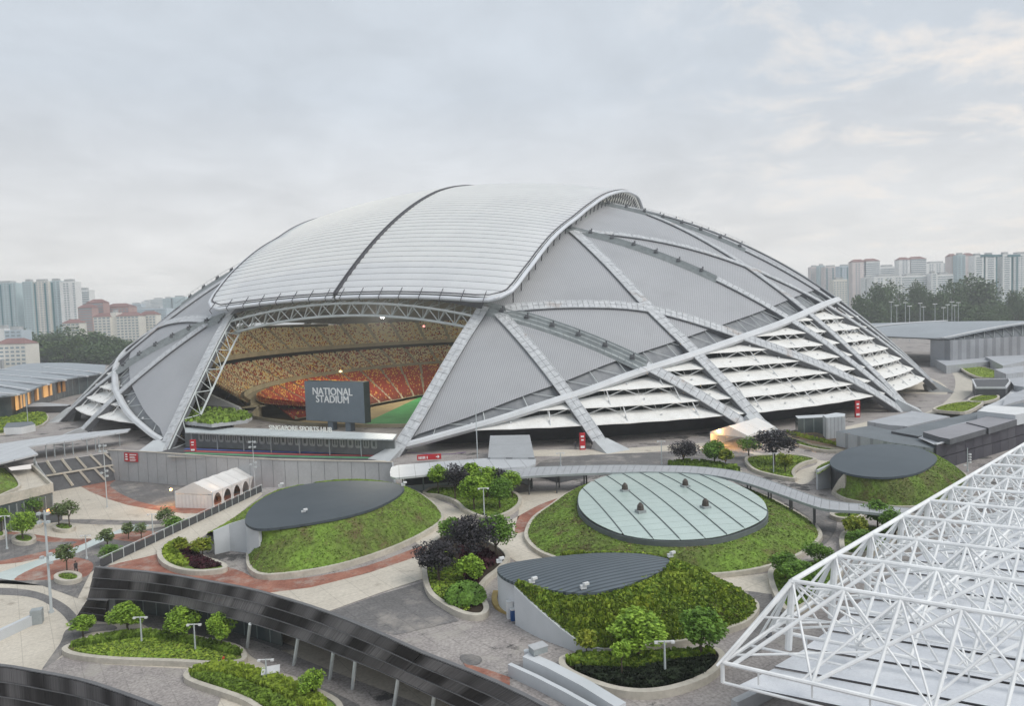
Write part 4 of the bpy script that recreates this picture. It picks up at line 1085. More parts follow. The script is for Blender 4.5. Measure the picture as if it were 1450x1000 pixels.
TREES = [
 # lower level planter
 ('bright', 118, 903, -6, 872, 34, 'small round bright green tree at the left tip of the lower planter', 'trees in the lower planter'),
 ('bright', 182, 901, -6, 853, 50, 'second round tree from the left in the lower planter, beside a lamp', 'trees in the lower planter'),
 ('bright', 261, 908, -6, 860, 54, 'widest round tree of the lower planter under the black facade', 'trees in the lower planter'),
 ('bright', 314, 922, -6, 868, 44, 'round bright tree at the right end of the lower planter', 'trees in the lower planter'),
 ('bright', 442, 992, -6, 949, 42, 'bright bushy young tree beside the bottom hedge', None),
 # front island
 ('yellow', 831, 936, 0, 893, 30, 'slim young yellow green tree at the foot of the white wing wall', None),
 ('bright', 881, 966, 0, 909, 27, 'slender young tree standing in the dark bed of the front island', None),
 ('bright', 905, 942, 0, 866, 84, 'broad green tree behind the front island, left of the lamp post', None),
 ('green', 994, 938, 0, 860, 66, 'dense green tree at the right end of the front island', None),
 # middle island
 ('dark', 622, 828, 0, 764, 68, 'dark purple leaved tree at the left edge of the middle island', 'dark leaved trees'),
 ('dark', 668, 815, 0, 728, 74, 'tallest dark purple leaved tree in the middle island', 'dark leaved trees'),
 ('green', 703, 795, 0, 729, 56, 'dense green tree on the right side of the middle island', None),
 ('green', 640, 775, 0, 733, 40, 'green tree at the rear of the middle island behind the dark tree', None),
 ('bright', 668, 832, 0, 786, 40, 'light green shrub tree between the dark trees of the middle island', None),
 # rear island
 ('bright', 621, 703, 0, 659, 30, 'small light green tree at the left end of the rear island', 'trees in the rear island'),
 ('dark', 645, 712, 0, 657, 40, 'dark leaved tree beside the canopy in the rear island', 'dark leaved trees'),
 ('bright', 668, 700, 0, 657, 26, 'narrow bright tree rising behind the rear island', 'trees in the rear island'),
 ('bright', 690, 708, 0, 662, 40, 'light green tree at the back of the rear island', 'trees in the rear island'),
 ('bright', 672, 726, 0, 674, 42, 'round light green tree in the front of the rear island', 'trees in the rear island'),
 ('green', 708, 724, 0, 677, 44, 'round mid green tree at the right front of the rear island', 'trees in the rear island'),
 ('dark', 706, 706, 0, 664, 36, 'dark leaved tree between the light trees of the rear island', 'dark leaved trees'),
 ('bright', 726, 708, 0, 666, 32, 'round light green tree at the right end of the rear island', 'trees in the rear island'),
 # concourse
 ('dark', 968, 662, 0, 622, 44, 'dark leaved tree behind the covered walkway, left of the green one', 'dark leaved trees'),
 ('green', 1012, 664, 0, 624, 36, 'small green tree left of the white marquee', None),
 ('yellow', 1028, 668, 0, 637, 20, 'thin yellow green sapling near the covered walkway', None),
 ('green', 1060, 650, 0, 619, 34, 'green tree right in front of the white marquee', None),
 ('dark', 1096, 662, 0, 607, 64, 'large dark purple tree in the island by the marquee', 'dark leaved trees'),
 ('yellow', 1112, 672, 0, 642, 26, 'low yellow green bush tree under the large dark tree', None),
 # right by the frame
 ('green', 1243, 755, 0, 709, 44, 'green tree in front of the right mound, touching the walkway', None),
 ('green', 1268, 768, 0, 722, 50, 'green tree seen through the corner of the white frame', None),
 ('yellow', 1214, 768, 0, 731, 36, 'yellow green tree left of the white frame', None),
 ('green', 1222, 790, 0, 752, 46, 'low green tree against the edge of the white frame', None),
 ('green', 1112, 826, 0, 783, 44, 'leafy green tree at the right foot of the glass mound', None),
 ('green', 1160, 806, 0, 768, 44, 'green tree above the first node of the white frame', None),
 ('green', 1136, 846, 0, 797, 60, 'wide green tree behind the tip of the white frame', None),
 # left plaza
 ('thin', 99, 750, -6, 708, 28, 'thin young tree in the round planter near the plaza corner', 'young trees on the sunken plaza'),
 ('thin', 84, 748, -6, 713, 24, 'thin young tree sharing the round planter, left of its pair', 'young trees on the sunken plaza'),
 ('green', 46, 744, -6, 704, 32, 'leafy tree before the dark glass corner building', 'young trees on the sunken plaza'),
 ('bright', 33, 768, -6, 726, 36, 'bright green tree in the planter left of the pale glass strip', 'young trees on the sunken plaza'),
 ('bright', 3, 757, -6, 720, 24, 'green tree cut by the left edge beside a short lamp', 'young trees on the sunken plaza'),
 ('thin', 95, 812, -6, 771, 30, 'thin young tree between the pale glass strip and the oval planter', 'young trees on the sunken plaza'),
 ('thin', 152, 776, -6, 750, 28, 'thin tree above the end of the deck railing', 'young trees on the sunken plaza'),
 ('green', 157, 798, -6, 772, 34, 'low green clump of young trees beside the deck railing', 'young trees on the sunken plaza'),
 ('thin', 182, 764, -6, 740, 20, 'thin tree on the glass strip, left of its twin', 'young trees on the sunken plaza'),
 ('thin', 200, 766, -6, 740, 20, 'thin tree on the glass strip, right of its twin', 'young trees on the sunken plaza'),
 ('thin', 235, 748, -6, 719, 26, 'thin tree in front of the white tent end', 'young trees on the sunken plaza'),
 ('green', 247, 756, -6, 732, 30, 'low green tree by the railing below the white tent', 'young trees on the sunken plaza'),
 ('yellow', 287, 790, 0, 762, 34, 'low yellow green tree beside the curved planter of purple plants', None),
 ('yellow', 256, 790, 0, 762, 20, 'small yellow green tree standing in the curved planter', None),
]
for k_, px, py, z, ty, wp, lab, gr in TREES:
    small = wp < 36
    tree(k_, px, py, z, ty, wp, lab, gr, n=(700 if k_ == 'thin' else 3200 if not small else 1800), leaf=(.34 if k_ == 'thin' else .27))
def ORD(i): return ['first', 'second', 'third', 'fourth', 'fifth', 'sixth', 'seventh', 'eighth', 'ninth', 'tenth', 'eleventh', 'twelfth', 'thirteenth', 'fourteenth', 'fifteenth', 'sixteenth', 'seventeenth', 'eighteenth', 'nineteenth', 'twentieth', 'twenty first', 'twenty second'][i]
FARL = [(40, 470, 505, 44), (70, 474, 508, 50), (100, 462, 508, 60), (128, 470, 510, 56), (150, 476, 510, 50), (170, 480, 510, 48), (60, 486, 512, 54), (92, 487, 513, 50), (112, 478, 513, 50), (138, 488, 513, 52), (182, 484, 512, 40), (205, 462, 495, 40), (12, 494, 512, 50), (35, 497, 513, 46), (165, 492, 513, 44), (222, 470, 500, 36)]
FARL = [(q[0] + i * .01,) + q[1:] for i, q in enumerate(FARL)]
for i, (x, y0, y1, w_) in enumerate(FARL):
    D = 640 - (y1 - 505) * 14 + (i % 3) * 10
    k2 = 'farb' if i in (7, 8, 6) else 'far'
    p = atd(x, y1, D); 
    t = tree(k2, x, y1 + (p.z + 1) / D * FPX, 0, y0, w_ * 1.15, ORD(sorted(q[0] for q in FARL).index(x)) + ' tree from the left in the belt beyond the left arena roof', 'trees beyond the left arena', n=3200, leaf=1.9, dist=D, seed=i % 3, full=True)
FARR = [(1222, 418, 462, 36), (1250, 402, 462, 40), (1268, 402, 458, 44), (1300, 408, 458, 36), (1325, 415, 458, 34), (1345, 398, 455, 44), (1372, 394, 458, 60), (1392, 402, 460, 50), (1410, 430, 462, 40), (1238, 430, 468, 44), (1275, 430, 470, 48), (1310, 432, 470, 46), (1351, 430, 468, 50), (1385, 434, 466, 44), (1425, 432, 466, 40), (1446, 426, 462, 34), (1440, 412, 450, 30), (1330, 455, 475, 40), (1298, 400, 440, 20), (1285, 450, 474, 44), (1405, 440, 468, 44)]
FARR = [(q[0] + i * .01,) + q[1:] for i, q in enumerate(FARR)]
for i, (x, y0, y1, w_) in enumerate(FARR):
    D = 560 + (i % 4) * 22 - (20 if y1 > 465 else 0)
    tree('far', x, y1 + 8, 0, y0, w_ * 1.15, ORD(sorted(q[0] for q in FARR).index(x)) + ' tree from the left in the dark belt below the white towers', 'trees below the tower blocks', n=3200, leaf=1.9, dist=D, seed=i % 3, full=True)

# =================================================================== PLANTERS
m_soil = mat('soil', (.055, .04, .028), .95, .2, 1)
def tri_of(P):
    t = tessellate_polygon([P]); return [(P[a], P[b], P[c]) for a, b, c in t]
def planter(label, kp, z, beds, base=m_grass, kh=.55, n=5, name='planter', kw=.5):
    P = spx(kp, z, True, n); c = sum(P, Vector()) / len(P)
    t = thing(name, label, 'planter', Vector((c.x, c.y, z)))
    kerb(P, z, kh, kw, t, closed=True)
    mb = MB(); mb.poly([Vector((p.x, p.y, z + kh * .7)) for p in P]); mb.build('bed', base, t)
    for nm, px, m, cnt, size, up in beds:
        Q = P if px is None else spx(px, z, True, 4)
        Q = [Vector((p.x, p.y, z + kh * .72)) for p in Q]
        if px is None: cc = sum(Q, Vector()) / len(Q); Q = [cc + (p - cc) * .95 for p in Q]
        tufts(nm, t, tri_of(Q), cnt, size, m if isinstance(m, list) else [m], up=up)
    return t
planter('curved teardrop planter split between green and dark purple plants', [(226, 789), (232, 777), (252, 767), (264, 771), (273, 783), (288, 795), (306, 801), (318, 807), (315, 812), (285, 815), (255, 812), (233, 802)], 0,
        [('green_plants', [(230, 788), (236, 778), (250, 770), (252, 785), (268, 800), (262, 807), (240, 801)], m_hedgeb, 1800, .3, .8), ('purple_plants', [(254, 771), (264, 774), (276, 787), (300, 801), (313, 807), (285, 811), (270, 806), (256, 788)], m_purple, 2400, .3, .8)])
planter('rear island of grass with a clump of light and dark trees', [(601, 703), (622, 706), (645, 714), (660, 727), (690, 738), (718, 731), (735, 718), (734, 706), (715, 697), (680, 692), (640, 693), (612, 695)], 0, [('grass_cover', None, [m_blade, m_hedge], 2500, .5, .8)])
planter('middle island with dark trees, grass and a rounded bush', [(602, 821), (610, 846), (633, 864), (658, 876), (681, 878), (689, 868), (681, 850), (680, 838), (691, 824), (706, 812), (719, 795), (705, 779), (672, 765), (640, 757), (615, 772), (603, 795)], 0,
        [('grass_cover', [(606, 815), (613, 843), (637, 860), (665, 870), (660, 830), (640, 790), (615, 790)], [m_hedgeb, m_blade], 2200, .5, .9), ('dark_cover', [(650, 780), (690, 785), (705, 800), (680, 820), (672, 850), (660, 830)], m_purple, 900, .45, .8)], base=m_soil)
planter('pointed front island with white flowered hedge and dark ground cover', [(796, 947), (804, 939), (850, 934), (914, 935), (970, 930), (1008, 928), (1022, 936), (1019, 950), (997, 968), (956, 983), (914, 989), (873, 985), (832, 972), (804, 958)], 0,
        [('hedge', [(804, 945), (815, 938), (870, 936), (930, 935), (1005, 931), (1000, 940), (950, 945), (900, 957), (850, 955), (815, 952)], [m_hedge, m_hedgeb, m_hedge], 4200, .34, 1.1), ('dark_cover', [(815, 954), (850, 957), (900, 958), (960, 946), (1010, 940), (1005, 955), (980, 970), (915, 984), (850, 974)], m_dkbed, 4500, .4, .7)], base=m_soil)
planter('long lens shaped planter of clipped hedge under the black facade', [(92, 926), (105, 918), (140, 906), (193, 899), (232, 901), (276, 909), (331, 921), (346, 934), (340, 943), (303, 946), (248, 943), (165, 940), (110, 934)], -6,
        [('hedge', [(100, 922), (140, 909), (193, 902), (232, 904), (276, 912), (335, 926), (335, 934), (270, 918), (200, 908), (140, 918)], m_hedge, 4500, .36, 1.1), ('grass_cover', [(105, 925), (150, 916), (210, 909), (280, 920), (335, 936), (300, 941), (220, 939), (150, 935)], [m_hedgeb, m_blade], 4000, .45, .7)])
planter('bottom planter with bright two tone hedges cut by the frame edge', [(264, 963), (279, 951), (317, 946), (359, 953), (400, 967), (440, 982), (480, 1005), (470, 1030), (400, 1030), (353, 1001), (317, 987), (276, 973)], -6,
        [('hedge', [(272, 962), (282, 953), (317, 949), (359, 956), (400, 970), (460, 1000), (440, 1010), (360, 975), (310, 962)], m_hedgeb, 5000, .36, 1.2), ('low_hedge', [(270, 965), (320, 965), (370, 985), (420, 1010), (400, 1020), (340, 990)], m_hedge, 3600, .34, .9)])
planter('grassy island by the marquee with one large dark tree', [(1056.5, 655), (1060, 662), (1069, 669), (1087, 675), (1124, 682), (1123, 673), (1129, 664.5), (1140, 658.5), (1154, 654.5), (1143, 650.5), (1124, 648), (1087, 648), (1062, 650)], 0, [('grass_cover', None, [m_hedgeb, m_blade], 2000, .5, .8)])
planter('low bed of strappy plants behind the covered walkway', [(946, 664), (960, 659), (1000, 660), (1045, 668), (1040, 673), (990, 669)], 0, [('plants', None, m_hedge, 1300, .6, 1.3)], kh=.3)
planter('small grass bed against the edge of the white frame', [(1192, 770), (1200, 758), (1230, 750), (1270, 760), (1240, 785), (1200, 790)], 0, [('grass_cover', None, m_hedge, 1200, .5, .8)])
planter('grass bed below the tip of the white frame', [(1092, 815), (1120, 806), (1160, 800), (1190, 815), (1160, 850), (1120, 872), (1100, 850)], 0, [('grass_cover', None, m_hedge, 2500, .5, .8)])
planter('tiny curved bed under the right end of the covered walkway', [(1178, 733), (1200, 729), (1222, 732), (1215, 738), (1190, 739)], 0, [('grass_cover', None, m_hedge, 500, .4, .8)])
for i, (px, py, rx, ry, lab) in enumerate(((96.5, 822, 17, 6.5, 'white oval bench planter beside the walking person'), (34, 767, 15, 6, 'white oval bench planter holding a bright green tree'), (91, 750, 14, 5, 'white oval bench planter with a pair of thin trees'), (47, 744, 13, 5, 'white oval bench planter before the dark glass building'), (0, 760, 8, 5, 'white oval planter cut by the left edge'))):
    planter(lab, [(px + rx * math.cos(a), py + ry * math.sin(a)) for a in np.arange(0, 6.2, PI / 5)], -6, [('grass_cover', None, m_hedge, 350, .4, .8)], kh=.6, name='bench_planter')
b = MB(); c = at(659, 848, .6)
for i in range(900):
    d = Vector((random.gauss(0, 1), random.gauss(0, 1), abs(random.gauss(0, 1)))).normalized(); p = c + Vector((d.x * 1.9, d.y * 1.6, d.z * 1.5)); x = Vector((random.gauss(0, 1), random.gauss(0, 1), random.gauss(0, 1))).normalized() * .2; y = d.cross(x)
    b.add([p - x, p + y, p + x, p - y], [(0, 1, 2, 3)])
tag(b.build('bush', LM['green']), 'rounded dull green bush at the front of the middle island', 'shrub')

# =================================================================== BLACK FACADES
def facade_mat(nm, a, b_):
    m = bpy.data.materials.new(nm); m.use_nodes = True; t = m.node_tree; b = t.nodes['Principled BSDF']
    b.inputs['Roughness'].default_value = .7; b.inputs['Specular IOR Level'].default_value = .2
    uv = t.nodes.new('ShaderNodeUVMap'); uv.uv_map = 'UVMap'
    mp = t.nodes.new('ShaderNodeMapping'); mp.inputs['Scale'].default_value = (.24, .9, 1); t.links.new(uv.outputs[0], mp.inputs[0])
    nz = t.nodes.new('ShaderNodeTexNoise'); nz.inputs['Scale'].default_value = 1.0; nz.inputs['Detail'].default_value = 1; t.links.new(mp.outputs[0], nz.inputs['Vector'])
    cr = t.nodes.new('ShaderNodeValToRGB'); cr.color_ramp.elements[0].position = .40; cr.color_ramp.elements[0].color = (*a, 1); cr.color_ramp.elements[1].position = .60; cr.color_ramp.elements[1].color = (*b_, 1)
    t.links.new(nz.outputs['Fac'], cr.inputs[0])
    m2_ = t.nodes.new('ShaderNodeMapping'); m2_.inputs['Scale'].default_value = (9, .5, 1); t.links.new(uv.outputs[0], m2_.inputs[0])
    n2_ = t.nodes.new('ShaderNodeTexNoise'); n2_.inputs['Scale'].default_value = 1.0; n2_.inputs['Detail'].default_value = 2; t.links.new(m2_.outputs[0], n2_.inputs['Vector'])
    mr = t.nodes.new('ShaderNodeMapRange'); mr.inputs['From Min'].default_value = .3; mr.inputs['From Max'].default_value = .7; mr.inputs['To Min'].default_value = .65; mr.inputs['To Max'].default_value = 1.4; t.links.new(n2_.outputs['Fac'], mr.inputs['Value'])
    v = t.nodes.new('ShaderNodeVectorMath'); v.operation = 'SCALE'; t.links.new(cr.outputs[0], v.inputs[0]); t.links.new(mr.outputs[0], v.inputs['Scale'])
    t.links.new(v.outputs[0], b.inputs['Base Color']); return m
m_fac = facade_mat('perforated_black_metal', (.022, .02, .02), (.15, .143, .143))
m_cope = mat('dark_coping', (.16, .16, .165), .6, .1)
m_ledge = mat('panel_ledge', (.17, .17, .175), .6, .1)
def facade(label, top, bot, zt, zb, rows, step, name='black_facade', curv=None):
    """panels in horizontal rows between a top and a bottom edge line"""
    t = thing(name, label, 'facade', top[0])
    ln = sum((top[i + 1] - top[i]).length for i in range(len(top) - 1)); n = max(int(ln / step), 2)
    A = resample(top, n + 1); B = resample(bot, n + 1); s_ = 0
    for i in range(n):
        for r in range(rows):
            f0, f1 = r / rows + .018, (r + 1) / rows - .018
            a0, a1, b0, b1 = A[i].lerp(B[i], f0), A[i + 1].lerp(B[i + 1], f0), A[i].lerp(B[i], f1), A[i + 1].lerp(B[i + 1], f1)
            d = (a1 - a0).normalized(); n_ = (a1 - a0).cross(b0 - a0).normalized()
            if n_.y > 0: n_ = -n_
            off = n_ * (.06 * (rows - r))
            L0 = ln * i / n + r * 37.3
            g = d * .015
            q = [b0 + g + off, b1 - g + off, a1 - g + off, a0 + g + off]; bk = [p - n_ * .12 for p in q]
            mb = MB(); mb.add(bk + q, [(3, 2, 1, 0), (4, 5, 6, 7), (0, 1, 5, 4), (1, 2, 6, 5), (2, 3, 7, 6), (3, 0, 4, 7)])
            uvs = [(L0, r * 3), (L0 + ln / n, r * 3), (L0 + ln / n, r * 3 + .02), (L0, r * 3 + .02)] * 2
            mb.build('panel', m_fac, t, uv=uvs)
    mb = MB()
    for i in range(n):
        mb.hexa([A[i] + Z * .0 + Y * .3, A[i + 1] + Y * .3, B[i + 1] + Y * .3, B[i] + Y * .3], [A[i] + Y * .1, A[i + 1] + Y * .1, B[i + 1] + Y * .1, B[i] + Y * .1])
    mb.build('backing', m_gap, t)
    for r in range(1, rows + 1):
        mb = MB(); f = r / rows
        for i in range(n):
            a, b = A[i].lerp(B[i], f), A[i + 1].lerp(B[i + 1], f); nn_ = (A[i + 1] - A[i]).cross(B[i] - A[i]).normalized()
            if nn_.y > 0: nn_ = -nn_
            mb.bar(a + nn_ * (.06 * (rows - r) + .06), b + nn_ * (.06 * (rows - r) + .06), .1, .05)
        mb.build('ledge', m_ledge, t)
    mb = MB()
    for i in range(n): mb.bar(A[i] + Z * .05, A[i + 1] + Z * .05, .34, .1)
    mb.build('coping', m_cope, t)
    return t
ftop = spline(ats([(136, 804), (200, 810), (250, 816), (300, 825), (350, 834), (400, 847.5), (450, 863), (500, 882), (543, 900), (600, 926), (660, 949), (721, 975), (760, 995), (820, 1026)], .5), 3)
fbot = spline(ats([(124, 848), (193, 850), (235, 855), (276, 863), (356, 883), (400, 897), (440, 911), (481, 928), (542, 952), (603, 981), (650, 1003), (700, 1026), (760, 1050)], -2.6), 3)
facade('long curving black metal facade of three panel rows under the planted deck', ftop, fbot, .5, -2.6, 3, 2.4)
facade('black panelled end wall beside the doorway at the left tip of the deck', ats([(124, 849), (153, 851)], -2.7), ats([(108, 874), (150, 881)], -5.95), 0, 0, 3, 1.6)
mb = MB(); mb.wall([at(154, 880, -6), at(165, 878, -6)], .2, -6, -2.6); mb.wall([at(193, 868, -6), at(280, 880, -6), at(400, 915, -6)] , .2, -6, -2.6, 1)
tag(mb.build('undercroft_wall', [m_whitewall, m_glassdk]), 'dark glazed wall with a pale doorway set back under the black facade', 'wall')
for i, (a, b) in enumerate((((354, 884), (350, 918)), ((422, 904), (416, 943)), ((472, 924), (467, 963)), ((503, 936), (499, 977)), ((564, 960), (558, 1001)), ((615, 984), (612, 1012)))):
    mb = MB(); mb.tube(at(b[0], b[1], -6), at(a[0], a[1], -2.6), .16, n=8)
    tag(mb.build('column', m_steel), ['first', 'second', 'third', 'fourth', 'fifth', 'sixth'][i] + ' slanting steel prop from the left under the black facade', 'column', 'props under the black facade')
t2 = spline(ats([(-60, 940), (0, 943), (60, 953), (120, 965), (175, 983), (230, 1004), (280, 1030)], -5.2), 4)
facade('lower black facade curving across the bottom left corner', t2, [Vector((p.x, p.y, p.z - 4.5)) for p in t2], 0, 0, 3, 2.0)

# deck railing
rl = thing('railing', 'dark slatted railing with steel posts along the deck edge beside the white tent', 'railing', FENCE[0])
for a, b in zip(FENCE, FENCE[1:]):
    n = max(int((b - a).length / 1.5), 1)
    for i in range(n):
        p, q = a.lerp(b, i / n), a.lerp(b, (i + 1) / n); d = (q - p).normalized()
        mb = MB(); mb.wall([p + d * .06, q - d * .06], .06, .1, 1.05); mb.build('panel', m_wdark, rl)
        mb = MB(); mb.box(p, .09, .09, 1.2); mb.build('post', m_steel, rl)
mb = MB()
for a, b in zip(FENCE, FENCE[1:]): mb.bar(a + Z * 1.22, b + Z * 1.22, .08, .05)
mb.build('handrail', m_steel, rl)
mb = MB()
for a, b in zip(FENCE, FENCE[1:]): mb.wall([a + Vector((-.35, .1, 0)), b + Vector((-.35, .1, 0))], .3, -.4, .18)
mb.build('kerb', m_kerb, rl)

# =================================================================== STAIRS
A0, A1, B0, B1 = at(53, 656), at(154, 641.5), at(77, 696, -6), at(193, 675, -6)
st = thing('staircase', 'wide dark staircase with white ramped dividers rising from the sunken plaza', 'stairs', B0)
m_step = mat('dark_step', (.15, .155, .165), .8, .12, .5, fine=.1, fscale=3)
ns = 34
for i in range(ns):
    f0, f1 = i / ns, (i + 1) / ns; z1 = -6 + 6 * f1
    a, b = B0.lerp(A0, f0), B1.lerp(A1, f0); c, d = B1.lerp(A1, f1), B0.lerp(A0, f1)
    mb = MB(); mb.hexa([Vector((p.x, p.y, z1 - .5)) for p in (a, b, c, d)], [Vector((p.x, p.y, z1 - .012)) for p in (a, b, c, d)]); mb.build('step', m_step, st)
for f0, f1, us in ((.02, .47, (.22, .42, .61, .80)), (.53, .98, (.12, .32, .52, .72, .92))):
    for u in us:
        a0 = B0.lerp(B1, u).lerp(A0.lerp(A1, u), f0); a1 = B0.lerp(B1, u).lerp(A0.lerp(A1, u), f1)
        mb = MB(); mb.bar(a0 + Z * .35, a1 + Z * .35, .55, .35); mb.build('divider', m_kerb, st)
mb = MB(); mb.bar(B0.lerp(A0, .5) + Z * .3, B1.lerp(A1, .5) + Z * .3, .7, .3); mb.build('landing', m_kerb, st)
mb = MB(); mb.wall([B1 + X * .6, A1 + X * .6], .3, -6.2, [-5, .6]); mb.build('cheek_wall', m_conc, st)
mb = MB(); mb.wall([B0 - X * .7, A0 - X * .7], .4, -6.2, [-4, .9]); mb.build('cheek_wall', m_whitewall, st)

# corner building with terrace, left edge
cbld = thing('terrace_building', 'dark glazed corner building with a paved roof terrace at the left edge', 'building', at(70, 735, -6))
tp = [at(-60, 726, -.5), at(0, 709, -.5), at(74, 691, -.5), at(46, 664, -.5), at(-60, 674, -.5)]
mb = MB(); mb.prism(tp, -6, -.5); mb.build('wall', m_glassdk, cbld)
mb = MB(); mb.poly([p + Z * .01 for p in tp]); mb.build('terrace_floor', m_cream_p, cbld)
mb = MB(); mb.wall([tp[0], tp[1], tp[2], tp[3]], .35, -1.3, .3); mb.build('parapet', m_kerb, cbld)
mb = MB()
for p in resample([tp[0], tp[1], tp[2]], 14): mb.box(p - Y * .2 + Z * -5.5, .14, .14, 4.3)
mb.build('mullion', m_rail, cbld)['kind'] = 'stuff'
g = spx([(-60, 690), (0, 662), (12, 668), (22, 678), (28, 690), (14, 698), (-20, 712), (-60, 720)], -.4, True, 4)
mb = MB(); c = sum(g, Vector()) / len(g)
for i in range(len(g)):
    j = (i + 1) % len(g); q = [g[i], g[j], c + Z * 2.2]
    if (q[1] - q[0]).cross(q[2] - q[0]).z < 0: q = q[::-1]
    mb.add(q, [(0, 1, 2)])
gm = mb.build('grass_bank', m_grass); tag(gm, 'small green grass bank on the roof terrace at the left edge', 'grass bank')
tufts('grass_cover', gm, [(g[i], g[(i + 1) % len(g)], c + Z * 2.2) for i in range(len(g))], 1500, .4, [m_blade, m_hedgeb])
kerb(g, -.5, .5, .4, gm, closed=True)

# =================================================================== CANOPIES
m_can = stripes(mat('canopy_metal', (.50, .515, .53), .45, .05, .3, spec=.4), tuple(Vector((.98, .17, 0))), 2.4, .04, .55)
def canopy(label, px, z, posts, zg=0, th=.3, m=m_can, name='canopy', pr=.11, straight=True, zc=0):
    P = ats(px, z) if straight else spx(px, z, True, 5); c = sum(P, Vector()) / len(P)
    t = thing(name, label, 'canopy', Vector((c.x, c.y, zg)))
    mb = MB(); mb.prism(P, z - th, z); mb.poly([Vector((p.x, p.y, z - th)) for p in P][::-1]); mb.build('roof', m, t)
    for x, y in posts:
        q = at(x, y, zg); mb = MB(); mb.tube(q, q + Z * (z - zg - th), pr, n=8); mb.build('post', m_rail, t)
    return t
canopy('long flat white canopy with a dark underside leading to the stairs', [(-60, 640), (0, 628.5), (64, 619), (128, 612), (185, 607), (181, 611), (112, 622), (40, 632.5), (54, 643), (0, 656), (-60, 668)], 3.2, [(50, 657), (66, 650), (78, 648), (92, 647), (104, 645), (124, 641), (136, 640), (141, 640), (170, 632)])
canopy('shallow white canopy over the escalators with a rounded left end', [(552, 668), (554, 662), (562, 659), (620, 654), (690, 649), (748, 646), (759, 650), (758, 658), (742, 661), (690, 665), (620, 671), (560, 677), (553, 675)], 3.4, [(571, 700), (574, 700), (600, 696), (700, 684), (740, 680)])
canopy('ribbed grey canopy sloping from the stadium to the escalators', [(691, 648), (694, 617), (750, 616), (757, 648)], 3.7, [(700, 650), (750, 648)], m=stripes(mat('ribbed_canopy', (.42, .435, .45), .5, .05), tuple(LV), .55, .3, .6))
# curved walkway roof
wk_top = [(700, 670), (740, 664), (800, 661.5), (870, 660), (930, 660.5), (985, 662), (1040, 668), (1080, 679), (1120, 693), (1160, 707), (1190, 713), (1225, 716), (1290, 722)]
wk_bot = [(690, 681), (740, 675.5), (800, 672), (870, 669.5), (930, 668.5), (985, 670.5), (1030, 677), (1070, 688), (1110, 702), (1150, 716), (1175, 722), (1225, 725), (1290, 733)]
cw = thing('covered_walkway', 'long curved grey roofed walkway winding behind the glass topped mound', 'walkway', at(985, 690, 0))
ZW = 3.0
A = resample(spline(ats(wk_top, ZW), 6), 61); B = resample(spline(ats(wk_bot, ZW), 6), 61)
m_wk = mat('walkway_roof', (.40, .41, .425), .45, .06, .4, spec=.4, fine=.05)
for i in range(60):
    a0, a1, b0, b1 = A[i], A[i + 1], B[i], B[i + 1]; g_ = (a1 - a0) * .02
    mb = MB(); mb.hexa([b0 + g_ - Z * .18, b1 - g_ - Z * .18, a1 - g_ - Z * .18, a0 + g_ - Z * .18], [b0 + g_, b1 - g_, a1 - g_ + Z * .12, a0 + g_ + Z * .12]); mb.build('roof_panel', m_wk, cw)
mb = MB()
for i in range(60): mb.bar(B[i] - Z * .12, B[i + 1] - Z * .12, .18, .3)
mb.build('edge_beam', m_rail, cw); mb = MB()
for i in range(60): mb.bar(A[i] - Z * .0, A[i + 1] - Z * .0, .14, .3)
mb.build('edge_beam', m_rail, cw)
for i in range(2, 60, 4):
    for q in (B[i].lerp(A[i], .18), B[i].lerp(A[i], .82)):
        mb = MB(); mb.tube(Vector((q.x, q.y, 0)), Vector((q.x, q.y, ZW - .15)), .11, n=8); mb.build('post', m_gap, cw)
# escalator pit with glass and rail by the canopy
ep = thing('escalator_parapet', 'dark recessed escalator opening with pale parapets under the canopy', 'parapet', at(620, 694, 0))
for pts, h, m in (([(574, 697), (640, 691)], .9, m_whitewall), ([(574, 688), (650, 682), (700, 680)], 1.3, m_gap), ([(738, 683), (754, 690)], 1.0, m_whitewall), ([(748, 672), (792, 684)], 1.1, m_gap), ([(792, 684), (830, 676)], 1.0, m_gap), ([(575, 700), (640, 695)], .35, m_rail)):
    mb = MB(); mb.wall(ats(pts, 0), .2, 0, h); mb.build('parapet', m, ep)
# canopy in front of the opening with its back wall of pale emblems
oc_t = [(262, 605), (330, 606), (430, 609), (500, 612), (562, 615)]
oc_b = [(262, 612), (330, 615), (430, 619), (500, 621), (556, 622.5)]
oc = thing('opening_canopy', 'low white canopy across the stadium opening above a wall of pale emblems', 'canopy', at(420, 630, 0))
A = resample(spline(ats(oc_t, 3.9), 5), 30); B = resample(spline(ats(oc_b, 3.7), 5), 30)
B = [Vector((p.x, p.y, 3.7)) for p in B]
mb = MB()
for i in range(29):
    mb.hexa([B[i] - Z * .25, B[i + 1] - Z * .25, A[i + 1] - Z * .25, A[i] - Z * .25], [B[i], B[i + 1], A[i + 1], A[i]])
mb.build('roof', stripes(mat('opening_canopy_roof', (.52, .56, .57), .45, .05, .3), tuple(LU), 1.1, .12, .75), oc)
bk = [Vector((b.lerp(a, .45).x, b.lerp(a, .45).y, 0)) for a, b in zip(A, B)]
mb = MB(); mb.wall(bk, .3, 0, 3.5); mb.build('back_wall', mat('canopy_back_wall', (.20, .215, .215), .8, .1, .5), oc)
m_emb = mat('emblem_panel', (.42, .44, .42), .7, .1, 1.2, col2=(.30, .32, .31)); m_embd = mat('emblem_mark', (.15, .17, .16), .7)
mb = MB()
